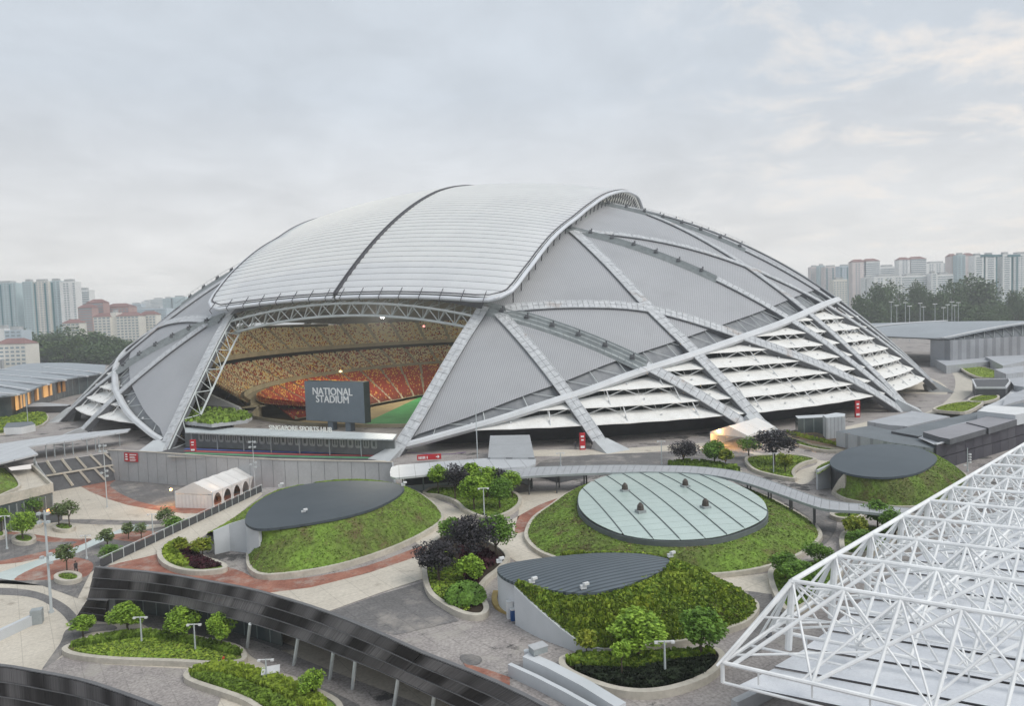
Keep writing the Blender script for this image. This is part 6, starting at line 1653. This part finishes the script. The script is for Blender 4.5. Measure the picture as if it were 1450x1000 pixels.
# white roof sheets below, curved in long strips
m_sheet = mat('white_roof_sheet', (.74, .76, .79), .45, .05, .25, col2=(.66, .68, .72), fine=.05)
blotch(m_sheet, (.50, .51, .53), .3, .56, .80, seed=31)
LE = resample(ats([(1046, 965), (1072, 955), (1110, 930), (1155, 902), (1200, 862), (1250, 820), (1300, 785), (1400, 728), (1500, 672), (1600, 620)], 3.0), 31)
R0 = LE[0]
for k_ in range(30):
    mb = MB(); n = 14
    def pt(f, g_):
        q = LE[k_].lerp(LE[k_ + 1], g_ * .985) + vb * (20 * f); return Vector((q.x, q.y, 2.6 + .8 * math.sin(PI * min(f * 1.25, 1)) + .12 * (1 - g_) + k_ * .012))
    for s_ in range(n):
        f0, f1 = s_ / n, (s_ + 1) / n
        mb.quad(pt(f0, 0), pt(f1, 0), pt(f1, 1), pt(f0, 1)); mb.quad(pt(f0, 0) - Z * .07, pt(f1, 0) - Z * .07, pt(f1, 0), pt(f0, 0), 1)
    mb.build('roof_sheet', [m_sheet, m_seam], sf)
for q in (E0 + va * .9 - Z * .3,): 
    mb = MB(); mb.box(q, .5, .3, .3, .6); mb.build('roof_camera', m_gap, sf)
# building below the frame
bb_ = thing('hall', 'dark walled hall standing beneath the white space frame', 'building', at(1180, 1000, 0))
h0 = Vector((R0.x, R0.y, 0)) + vb * 3.4 + va * .3
mb = MB(); mb.prism([h0 - vb * .2 - va * .6, h0 + vb * 18 - va * .6, h0 + vb * 22 + va * 13, h0 + vb * 8 + va * 13], 0, 2.4); mb.build('wall', m_wdark, bb_)
mb = MB(); mb.wall(ats([(1040, 1012), (1085, 990), (1115, 972)], 0), .5, 0, .9); mb.build('parapet', m_conc, bb_)

# =================================================================== RIGHT HAND ROOFS
def block(label, px, z, zb, mw, mr_, name='low_building', cat='building', par=None, extra=None, straight=True):
    P = ats(px, z) if straight else spx(px, z, True, 4)
    c = sum(P, Vector()) / len(P); t = thing(name, label, cat, Vector((c.x, c.y, zb)))
    mb = MB(); mb.prism(P, zb, z - .02, top=False); mb.build('wall', mw, t)
    mb = MB(); mb.poly(P); mb.build('roof', mr_, t)
    if par: mb = MB(); mb.wall(P, .35, z - .3, z + par, 0, True); mb.build('parapet', m_beam, t)
    return t, P
m_ribw = stripes(mat('ribbed_wall', (.42, .44, .46), .6, .06), (1, 0, 0), .8, .25, .7)
m_lroof = stripes(mat('pale_flat_roof', (.42, .435, .46), .6, .06, .2), (.85, .52, 0), 1.4, .08, .8)
m_groof = mat('grey_flat_roof', (.17, .19, .205), .7, .08, .2)
m_proof = stripes(mat('plank_roof', (.30, .295, .315), .6, .06, .3), (.35, .94, 0), 1.0, .1, .75)
block('pale ribbed box building with a slate flat roof between the mounds and stadium', [(1184, 611), (1232, 603), (1345, 628), (1322, 635), (1262, 627)], 3.6, 0, m_ribw, m_groof)
block('square pale lift block beside the glazed entrance', [(1165, 588), (1184, 584.5), (1197, 586), (1196, 590), (1170, 592)], 5.0, 0, m_ribw, m_whitewall)
block('glazed entrance box with a thin white roof left of the lift block', [(1126, 589), (1168, 587), (1168, 591), (1130, 593)], 3.9, 0, m_glassdk, m_whitewall)
canopy('low white edged roof beside the ring path with a pale parapet', [(1228, 597), (1290, 583), (1290, 582), (1345, 590), (1285, 604), (1258, 602)], 2.6, [(1230, 612)], th=1.6, m=m_lroof, name='roof_terrace')
block('sunken planted roof with red brown soil behind the yellow hedge', [(1108, 613), (1135, 607), (1226, 632), (1195, 636), (1150, 628)], .9, 0, m_kerb, mat('brown_green_roof', (.13, .085, .055), .95, .2, .5, col2=(.08, .07, .04)), name='roof_garden')
hb_ = planter('long raised bed with a yellow topped hedge behind the marquee trees', [(1108, 616), (1128, 619), (1160, 627), (1198, 637), (1188, 642), (1160, 640), (1130, 633), (1110, 626)], 0, [('hedge', [(1112, 618), (1130, 621), (1160, 629), (1196, 638), (1190, 639), (1158, 632), (1128, 624)], m_blade2, 1800, .5, 1.4), ('grass_cover', [(1112, 622), (1130, 626), (1160, 633), (1188, 640), (1160, 638), (1130, 631)], m_hedge, 1800, .5, .9)])
block('long low slate roofed block behind the terrace', [(1262, 611), (1345, 592), (1400, 580), (1450, 570), (1450, 590), (1400, 597), (1330, 615), (1300, 618)], 4.0, 0, m_wdark, m_groof)
block('first plank roof of the pair tilted above the dark facade', [(1307, 612), (1366, 599), (1398, 607), (1345, 622), (1330, 619)], 5.0, 4.1, m_gap, m_proof)
block('second plank roof of the pair tilted above the dark facade', [(1368, 598), (1412, 586), (1440, 594), (1400, 606)], 5.2, 4.1, m_gap, m_proof)
block('white flat roofed plant box near the right edge', [(1384, 582), (1400, 574), (1452, 577), (1452, 585), (1438, 588)], 6.0, 4.1, m_whitewall, m_white)
dk = spline(ats([(1325, 630), (1380, 616), (1450, 598), (1560, 566)], 4.2), 4)
tfd = thing('dark_facade', 'long dark purple grey facade running off the right edge', 'facade', dk[0])
n = 24; A = resample(dk, n + 1)
for i in range(n):
    for r in range(2):
        mb = MB(); a, b = A[i], A[i + 1]; g_ = (b - a) * .01; z1 = 4.2 - r * 2.2; 
        mb.wall([a + g_, b - g_], .2, z1 - 2.12, z1 - (.06 if r else 0)); 
        for k_ in range(len(mb.v)): mb.v[k_] = (mb.v[k_][0] + r * .3, mb.v[k_][1] + r * .25, mb.v[k_][2])
        mb.build('panel', mat('dark_panel', (.062 + .014 * ((i * 7) % 3), .06 + .014 * ((i * 7) % 3), .075 + .014 * ((i * 7) % 3)), .55, .1, .4) if i < 3 and r == 0 else bpy.data.materials[['dark_panel', 'dark_panel.001', 'dark_panel.002'][i % 3]], tfd)
mb = MB(); mb.wall(A, .4, 4.2, 4.36); mb.build('coping', m_beam, tfd)
q = [A[0], A[-1], at(1560, 548, 4.1), at(1450, 578, 4.1), at(1345, 603, 4.1), at(1300, 620, 4.1)]
mb = MB(); mb.poly([Vector((p.x, p.y, 4.1)) for p in q]); mb.build('roof', m_lroof, tfd)
# walled sunk road behind dark facade: gardens on the ring
for lab, px in (('bright green roof garden bed nearest the ring path', [(1322, 582), (1350, 573), (1392, 571), (1372, 585), (1352, 586)]), ('narrow bright green roof garden bed behind the nearest one', [(1372, 571), (1378, 565), (1405, 560), (1414, 566), (1392, 572)]), ('far bright green roof garden beyond the dark recess', [(1360, 521), (1395, 522), (1422, 533), (1410, 537), (1382, 535)])):
    planter(lab, px, .9, [('grass_cover', None, [m_blade2, m_hedgeb], 2200, .6, .7)], base=m_hedgeb, n=3)
block('dark recessed drum with a pale rim on the right', [(1377, 538), (1428, 537), (1430, 541), (1424, 549), (1382, 549)], 3.4, 0, m_wdark, m_wdark, par=.25)
mb = MB(); A_ = spline(ats([(1440, 520), (1446, 540), (1440, 555), (1424, 568), (1400, 578)], 1.4), 5); mb.wall(A_, 3.0, 0, 1.4); tag(mb.build('curved_rim_wall', m_beam), 'broad curved pale rim wall sweeping round the right gardens', 'wall')
for i, (px, z, lab) in enumerate((([(1322, 508), (1395, 505), (1400, 512), (1340, 518)], 3.0, 'low grey roof below the right arena'), ([(1395, 505), (1450, 503), (1450, 512), (1420, 518)], 4.0, 'pale roof slab at the right edge below the arena'), ([(1408, 523), (1450, 518), (1450, 527), (1425, 530)], 4.4, 'white roof slab with a raised edge at the right'), ([(1425, 532), (1450, 528), (1450, 548), (1436, 546)], 3.0, 'pale stepped roof at the right edge'), ([(1425, 560), (1450, 552), (1450, 566), (1420, 575)], 2.8, 'grey solar panelled roof at the right edge'))):
    block(lab, px, z, 0, m_ribw, m_lroof)

# =================================================================== ARENAS
m_arr = mat('arena_roof', (.30, .33, .355), .5, .06, .05)
la = thing('arena', 'low arena with a curved grey ribbed roof and orange lit wall on the left', 'arena', atd(60, 560, 215))
near = [(-120, 580), (0, 562), (30, 558), (60, 546), (100, 536), (148, 529)]
far = [(-120, 545), (0, 523), (30, 516), (60, 514), (100, 514), (150, 517)]
A = resample(spline(ats(near, 7.5), 4), 29); B = resample(spline(ats(far, 8.0), 4), 29)
mb = MB(); rb_ = MB()
def crv(i, f): return A[i].lerp(B[i], f) + Z * (.6 * math.sin(PI * f))
for i in range(28):
    for k_ in range(10): mb.quad(crv(i, k_ / 10), crv(i + 1, k_ / 10), crv(i + 1, (k_ + 1) / 10), crv(i, (k_ + 1) / 10))
    mb.bar(crv(i, 0), crv(i + 1, 0), .8, .5)
mb.build('roof', m_arr, la)
for (x0, y0, x1, y1) in ((0, 557, 26, 559), (0, 546, 40, 552), (0, 538.5, 69, 544.5), (0, 530.5, 93, 538.5), (0, 523, 60, 527.5), (60, 527.5, 124, 533), (60, 520, 143, 528.5)):
    for p, q in ((at(x0, y0, 8.5), at(x1, y1, 8.1)),):
        rb_ = MB(); d_ = (q - p); p = p - d_ * .6 if x0 == 0 else p; rb_.bar(p, q, .9, .5); rb_.build('roof_rib', m_beam, la)
mb = MB(); mb.wall([p - X * 2.0 + Y * 1 for p in A], .3, 0, 7.3); mb.build('wall', m_glassdk, la)
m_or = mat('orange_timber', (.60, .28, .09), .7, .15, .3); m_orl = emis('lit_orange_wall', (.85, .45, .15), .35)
ws = resample([p - X * 1.2 for p in spline(ats([(20, 560), (30, 558), (60, 546), (100, 536), (148, 529)], 7.5), 6)], 40)
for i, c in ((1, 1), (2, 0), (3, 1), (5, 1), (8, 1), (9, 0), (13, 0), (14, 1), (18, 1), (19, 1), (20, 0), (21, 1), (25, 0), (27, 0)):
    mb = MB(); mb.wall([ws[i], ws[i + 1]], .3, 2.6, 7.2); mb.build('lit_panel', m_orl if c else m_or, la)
block('low white office block far left behind the arena roof', [(-40, 511), (0, 509), (24, 506), (24, 508), (-40, 514)], 7.5, 0, m_ribw, m_white)
block('grey lower concourse building below the left arena', [(-80, 592), (0, 577), (95, 575), (100, 573), (60, 570), (-80, 580)], 2.2, 0, m_wdark, m_conc)
planter('green lawn with hedges and a dark slab left of the stadium foot', [(-40, 612), (0, 592), (40, 588), (66, 589), (60, 604), (0, 617)], 0, [('hedge', None, [m_hedgeb, m_hedge], 5000, .8, .9)], n=3)
block('dark slate slab roof inside the left lawn', [(5, 606), (10, 599), (45, 597), (50, 601), (30, 605)], 1.9, 0, m_white, m_groof)

ra_ = thing('arena', 'large arena with a sweeping grey roof and trussed clerestory on the right', 'arena', at(1400, 520, 0))
W0 = at(1318, 519, 0); W1 = at(1345, 521, 0); W2 = at(1460, 512, 0); W2 = W1 + (W2 - W1) * 1.6
mb = MB(); mb.wall([W0, W1, W2], .4, 0, 11.0)
mb.build('wall', stripes(mat('arena_wall', (.33, .345, .37), .6, .08, .1), (1, 0, 0), 4.6, .45, .72), ra_)
nn = 30; ev = resample([W0, W1, W2], nn + 1)
def eh(i): f = i / nn; return 11.2 + 5.2 * math.sin(PI * min(.5, max(0, (f - .06)) * .62) ) if f > .06 else 11.2
mb = MB(); gb2 = MB(); zb2 = MB()
for i in range(nn):
    a, b = ev[i], ev[i + 1]; ha, hb2 = eh(i), eh(i + 1)
    for k_ in range(10):
        def rp2(p, h, f): q = p + Vector((-95 * f * 1.0, 170 * f, 0)); return Vector((q.x, q.y, h * (1 - f) + 11 * f + 2.2 * math.sin(PI * f)))
        mb.quad(rp2(a, ha, k_ / 10), rp2(b, hb2, k_ / 10), rp2(b, hb2, (k_ + 1) / 10), rp2(a, ha, (k_ + 1) / 10))
    gb2.quad(a + Z * 11, b + Z * 11, b + Z * hb2 + Y * 3, a + Z * ha + Y * 3)
    if i % 2 == 0 and i > 1:
        zb2.bar(a + Z * 11.1 - Y * .3, b + Z * hb2 + Y * 2.6, .3, .3); 
        if i + 2 <= nn: zb2.bar(b + Z * hb2 + Y * 2.6, ev[i + 2] + Z * 11.1 - Y * .3, .3, .3)
mb.build('roof', m_arr, ra_); gb2.build('clerestory', mat('clerestory_glass', (.12, .135, .15), .4, .1), ra_); zb2.build('truss', m_rail, ra_)
for f in (0.01, .28, .52, .74):
    mb = MB()
    for i in range(nn): mb.bar(rp2(ev[i], eh(i), f) + Z * .4, rp2(ev[i + 1], eh(i + 1), f) + Z * .4, 1.1 + 2 * f, .5)
    mb.build('roof_rib', m_beam, ra_)

# =================================================================== CITY
def hcol(nm, c): return mat(nm, c, .75, .06, .04)
HC_ = {'white': hcol('hdb_white', (.80, .80, .79)), 'pink': hcol('hdb_pink', (.70, .62, .60)), 'teal': hcol('hdb_teal', (.50, .60, .62)), 'blue': hcol('hdb_blue', (.55, .62, .68)), 'red': hcol('hdb_red', (.46, .31, .29)), 'cream': hcol('hdb_cream', (.74, .71, .65)), 'grey': hcol('hdb_grey', (.6, .62, .63))}
m_win = mat('far_window', (.24, .29, .32), .3, .2, .05, col2=(.32, .37, .40)); m_tealw = mat('teal_recess', (.10, .22, .25), .5, .1, .05); m_roofred = mat('red_roof', (.26, .15, .14), .8, .12, .1); m_roofgrey = mat('rooftop_plant', (.45, .46, .46), .7)
def tower(x0, x1, ytop, D, mc, label, fh=2.9, style='grid', red=False, steps=None, group=None, bay=3.6):
    ym = (425 + (725 - (x0 + x1) / 2) * .034 + 23.6)
    a = atd(x0, ytop, D); b = atd(x1, ytop, D); zt_ = a.z; w_ = b.x - a.x; dp_ = min(max(w_ * .6, 12), 26)
    t = thing('apartment_tower', label, 'apartment block', Vector(((a.x + b.x) / 2, D, -.03)), group)
    prof = steps or [(0, 1, 1.0)]
    fl_n = max(int(zt_ / fh), 2)
    for (f0, f1, hf) in prof:
        xa, xb = a.x + w_ * f0, a.x + w_ * f1; h = zt_ * hf
        mb = MB(); mb.hexa([Vector((xa, D, -.03)), Vector((xb, D, -.03)), Vector((xb, D + dp_, -.03)), Vector((xa, D + dp_, -.03))], [Vector((xa, D, h)), Vector((xb, D, h)), Vector((xb, D + dp_, h)), Vector((xa, D + dp_, h))])
        mb.build('wall', HC_[mc], t)
        wn = MB(); nbay = max(int((xb - xa) / bay), 1); bw_ = (xb - xa) / nbay
        for k_ in range(1, int(h / fh)):
            z = k_ * fh
            if style == 'band':
                wn.box(Vector(((xa + xb) / 2, D - .02, z + .9)), (xb - xa) * .94, .3, 1.35)
            else:
                for j in range(nbay):
                    if style == 'slab' and j % 3 == 0: continue
                    wn.box(Vector((xa + (j + .5) * bw_, D - .02, z + .9)), bw_ * .62, .3, 1.4)
        wn.build('window', m_win, t, kind='stuff')
        if style == 'teal':
            rc = MB()
            for j in range(1, nbay, 3): rc.box(Vector((xa + j * bw_, D - .1, 0)), bw_ * .45, .5, h - 2)
            rc.build('recess', m_tealw, t)
        mb = MB(); mb.box(Vector(((xa + xb) / 2, D + dp_ * .4, h)), (xb - xa) * .55, dp_ * .4, 3.0)
        if red:
            y0 = D - .5; cx_ = (xa + xb) / 2; hw_ = (xb - xa) / 2 + .5
            rr_ = MB(); rr_.add([Vector((cx_ - hw_, y0, h)), Vector((cx_ + hw_, y0, h)), Vector((cx_ + hw_, D + dp_, h)), Vector((cx_ - hw_, D + dp_, h)), Vector((cx_ - hw_ * .5, D + dp_ / 2, h + 4)), Vector((cx_ + hw_ * .5, D + dp_ / 2, h + 4))], [(0, 1, 5, 4), (1, 2, 5), (2, 3, 4, 5), (3, 0, 4)]); rr_.build('roof', m_roofred, t)
        else: mb.build('roof_plant', m_roofgrey, t)
    return t
CITY = [
 (-30, 22, 402, 860, 'teal', 'pale blue green tower cut by the left edge', 'teal', False, None),
 (31, 44, 399, 850, 'teal', 'narrow teal end of the wide tower group on the left', 'grid', False, None),
 (44, 68, 399, 852, 'cream', 'cream striped tower second in the left group', 'teal', False, None),
 (68, 84, 398, 856, 'teal', 'pale tower in the middle of the left group', 'teal', False, None),
 (84, 106, 399, 850, 'white', 'white tower at the right of the left group', 'slab', False, None),
 (104, 126, 411, 900, 'white', 'shorter white slab beside the left tower group', 'band', False, None),
 (122, 146, 429, 780, 'red', 'red brick slab block nearest the left towers', 'band', True, None),
 (110, 130, 436, 760, 'red', 'low stepped red block in front of the left towers', 'band', True, None),
 (146, 182, 435, 800, 'red', 'wide red block with a dark gabled roof', 'grid', True, None),
 (132, 156, 449, 720, 'cream', 'cream gabled flats with red roof at the left of the row', 'grid', True, None),
 (156, 164, 443, 722, 'cream', 'plain cream stair tower between the gabled flats', 'slab', False, None),
 (164, 196, 448, 720, 'cream', 'long cream flats with red roof beyond the trees', 'grid', True, None),
 (196, 220, 446, 735, 'cream', 'cream and red flats at the right end of the row', 'grid', True, None),
 (88, 112, 458, 700, 'cream', 'low cream house with a red roof left of the flats', 'grid', True, None),
 (-6, 6, 466, 560, 'white', 'white office wall at the left edge above the trees', 'slab', False, None),
 (6, 30, 468, 560, 'blue', 'low blue grey office with large windows at the left edge', 'grid', False, None),
 (-10, 36, 488, 500, 'cream', 'red tiled low houses before the left trees', 'grid', True, None),
 (182, 200, 431, 1500, 'blue', 'far hazy block left of the low skyline row', 'band', False, None),
 (200, 214, 427, 1600, 'white', 'far hazy white block in the low skyline row', 'grid', False, None),
 (212, 232, 424, 1500, 'white', 'far hazy wide block in the low skyline row', 'band', False, None),
 (230, 244, 423, 1400, 'teal', 'far hazy teal topped block near the dome', 'band', False, None),
 (242, 262, 421, 1400, 'teal', 'far hazy teal block touching the dome outline', 'grid', False, None),
 (186, 236, 438, 1100, 'blue', 'long low blue glazed building behind the dome edge', 'band', False, None),
 # right
 (1148, 1160, 378, 1300, 'pink', 'far pink slab leftmost of the right skyline', 'grid', False, None),
 (1160, 1168, 376, 1280, 'teal', 'thin far teal slab beside the leftmost pink one', 'grid', False, None),
 (1168, 1188, 378, 1250, 'pink', 'far pink ribbed slab in the right skyline', 'teal', False, None),
 (1188, 1206, 377, 1200, 'blue', 'far bluish slab before the red topped tower', 'teal', False, None),
 (1180, 1200, 396, 900, 'cream', 'low cream round topped house by the dome outline', 'grid', False, None),
 (1207, 1226, 371, 1000, 'pink', 'left half of the first red topped white tower', 'slab', True, None),
 (1224, 1246, 370, 1000, 'white', 'right half of the first red topped white tower', 'band', True, None),
 (1246, 1271, 378, 1060, 'white', 'white slab between the two red topped towers', 'band', False, None),
 (1225, 1238, 393, 920, 'white', 'lower white slab below the first red topped tower', 'band', False, None),
 (1238, 1276, 392, 900, 'white', 'wide lower slab with dark windows between the towers', 'slab', False, None),
 (1273, 1290, 368, 1000, 'white', 'left half of the second red topped white tower', 'slab', True, None),
 (1289, 1312, 367, 1000, 'white', 'right half of the second red topped white tower', 'band', True, None),
 (1312, 1346, 373, 1080, 'white', 'white slab right of the second red topped tower', 'slab', False, None),
 (1276, 1320, 391, 910, 'white', 'long lower slab in front of the second red topped tower', 'band', False, None),
 (1319, 1327, 387, 900, 'white', 'plain white stair tower between lower slabs', 'none', False, None),
 (1327, 1350, 389, 905, 'white', 'lower banded slab left of the big trees', 'band', False, None),
 (1346, 1356, 363, 960, 'pink', 'pink edged slab with a red top strip', 'slab', True, None),
 (1356, 1367, 361, 950, 'teal', 'greenish grey slab beside the pink edged one', 'grid', False, None),
 (1367, 1380, 362, 960, 'pink', 'pale pink slab with a red cap left of the teal striped tower', 'slab', True, None),
 (1380, 1393, 362, 900, 'white', 'first white shaft of the teal striped tower', 'none', False, None),
 (1396, 1410, 361, 900, 'white', 'second white shaft of the teal striped tower', 'none', False, None),
 (1411, 1420, 371, 930, 'grey', 'banded link block between the teal striped towers', 'band', False, None),
 (1420, 1432, 360, 900, 'white', 'first white shaft of the rightmost tower', 'none', False, None),
 (1436, 1470, 360, 900, 'white', 'second white shaft of the rightmost tower', 'teal', False, None),
]
for (x0, x1, yt, D, mc, lab, stl, red, stp) in CITY:
    tower(x0, x1, yt, D, mc, lab, style='grid' if stl == 'none' else stl, red=red, bay=3.6 if stl != 'none' else 40)
for x0, x1, lab in ((1392, 1397, 'dark teal window strip of the left striped tower'), (1431, 1437, 'dark teal window strip of the rightmost tower'), (1407, 1412, 'teal window strip beside the banded link block')):
    a = atd(x0, 364, 902); b = atd(x1, 364, 902); mb = MB(); mb.box(Vector(((a.x + b.x) / 2, 903, 0)), b.x - a.x, 3, a.z); mb.box(Vector(((a.x + b.x) / 2, 901.4, a.z)), (b.x - a.x) * 3, 4, 3)
    tag(mb.build('stair_tower', m_tealw), lab, 'stair tower')
# low hazy skyline filling behind
random.seed(3)
for i in range(16):
    x = 1150 + i * 20; D = 1700; a = atd(x, 396 + random.uniform(-6, 8), D); b = atd(x + 24, 396, D)
    mb = MB(); mb.box(Vector(((a.x + b.x) / 2, D, 0)), b.x - a.x, 30, max(a.z, 12)); 
    for k_ in range(3, int(max(a.z, 12)), 6): mb.box(Vector(((a.x + b.x) / 2, D - 15.2, k_)), (b.x - a.x) * .9, .5, 2, 0, 1)
    tag(mb.build('far_block', [HC_[random.choice(['white', 'pink', 'grey', 'blue'])], m_win]), ORD(i) + ' far hazy block from the left in the gaps behind the right towers', 'apartment block', 'far blocks behind the right towers')
# floodlight masts of the car park
for i, x in enumerate((1262, 1270, 1282, 1288, 1303, 1308, 1324, 1336, 1342, 1348, 1352, 1357)):
    D = 470 + (i % 3) * 18; p = atd(x, 458, D); tpz = atd(x, 428 + (i * 5) % 9, D).z
    t = thing('light_mast', ORD(i) + ' thin light mast from the left before the dark trees', 'light mast', Vector((p.x, D, 0)), 'light masts before the right trees')
    mb = MB(); mb.tube(Vector((p.x, D, 0)), Vector((p.x, D, tpz)), .22, .14, 6); mb.build('pole', m_pole, t)
    mb = MB(); mb.box(Vector((p.x, D, tpz)), 3.0, .5, .5); mb.build('lamp_head', m_white, t)

# =================================================================== AIR
mb = MB(); mb.hexa([Vector((-6100, -700, -14)), Vector((6100, -700, -14)), Vector((6100, 6100, -14)), Vector((-6100, 6100, -14))], [Vector((-6100, -700, 135)), Vector((6100, -700, 135)), Vector((6100, 6100, 135)), Vector((-6100, 6100, 135))])
hz = bpy.data.materials.new('haze'); hz.use_nodes = True; t = hz.node_tree; t.nodes.clear()
pv = t.nodes.new('ShaderNodeVolumePrincipled'); pv.inputs['Color'].default_value = (.93, .96, 1, 1); pv.inputs['Density'].default_value = .00027; pv.inputs['Anisotropy'].default_value = .2
ou = t.nodes.new('ShaderNodeOutputMaterial'); t.links.new(pv.outputs[0], ou.inputs['Volume'])
o = mb.build('haze', hz); o['kind'] = 'stuff'
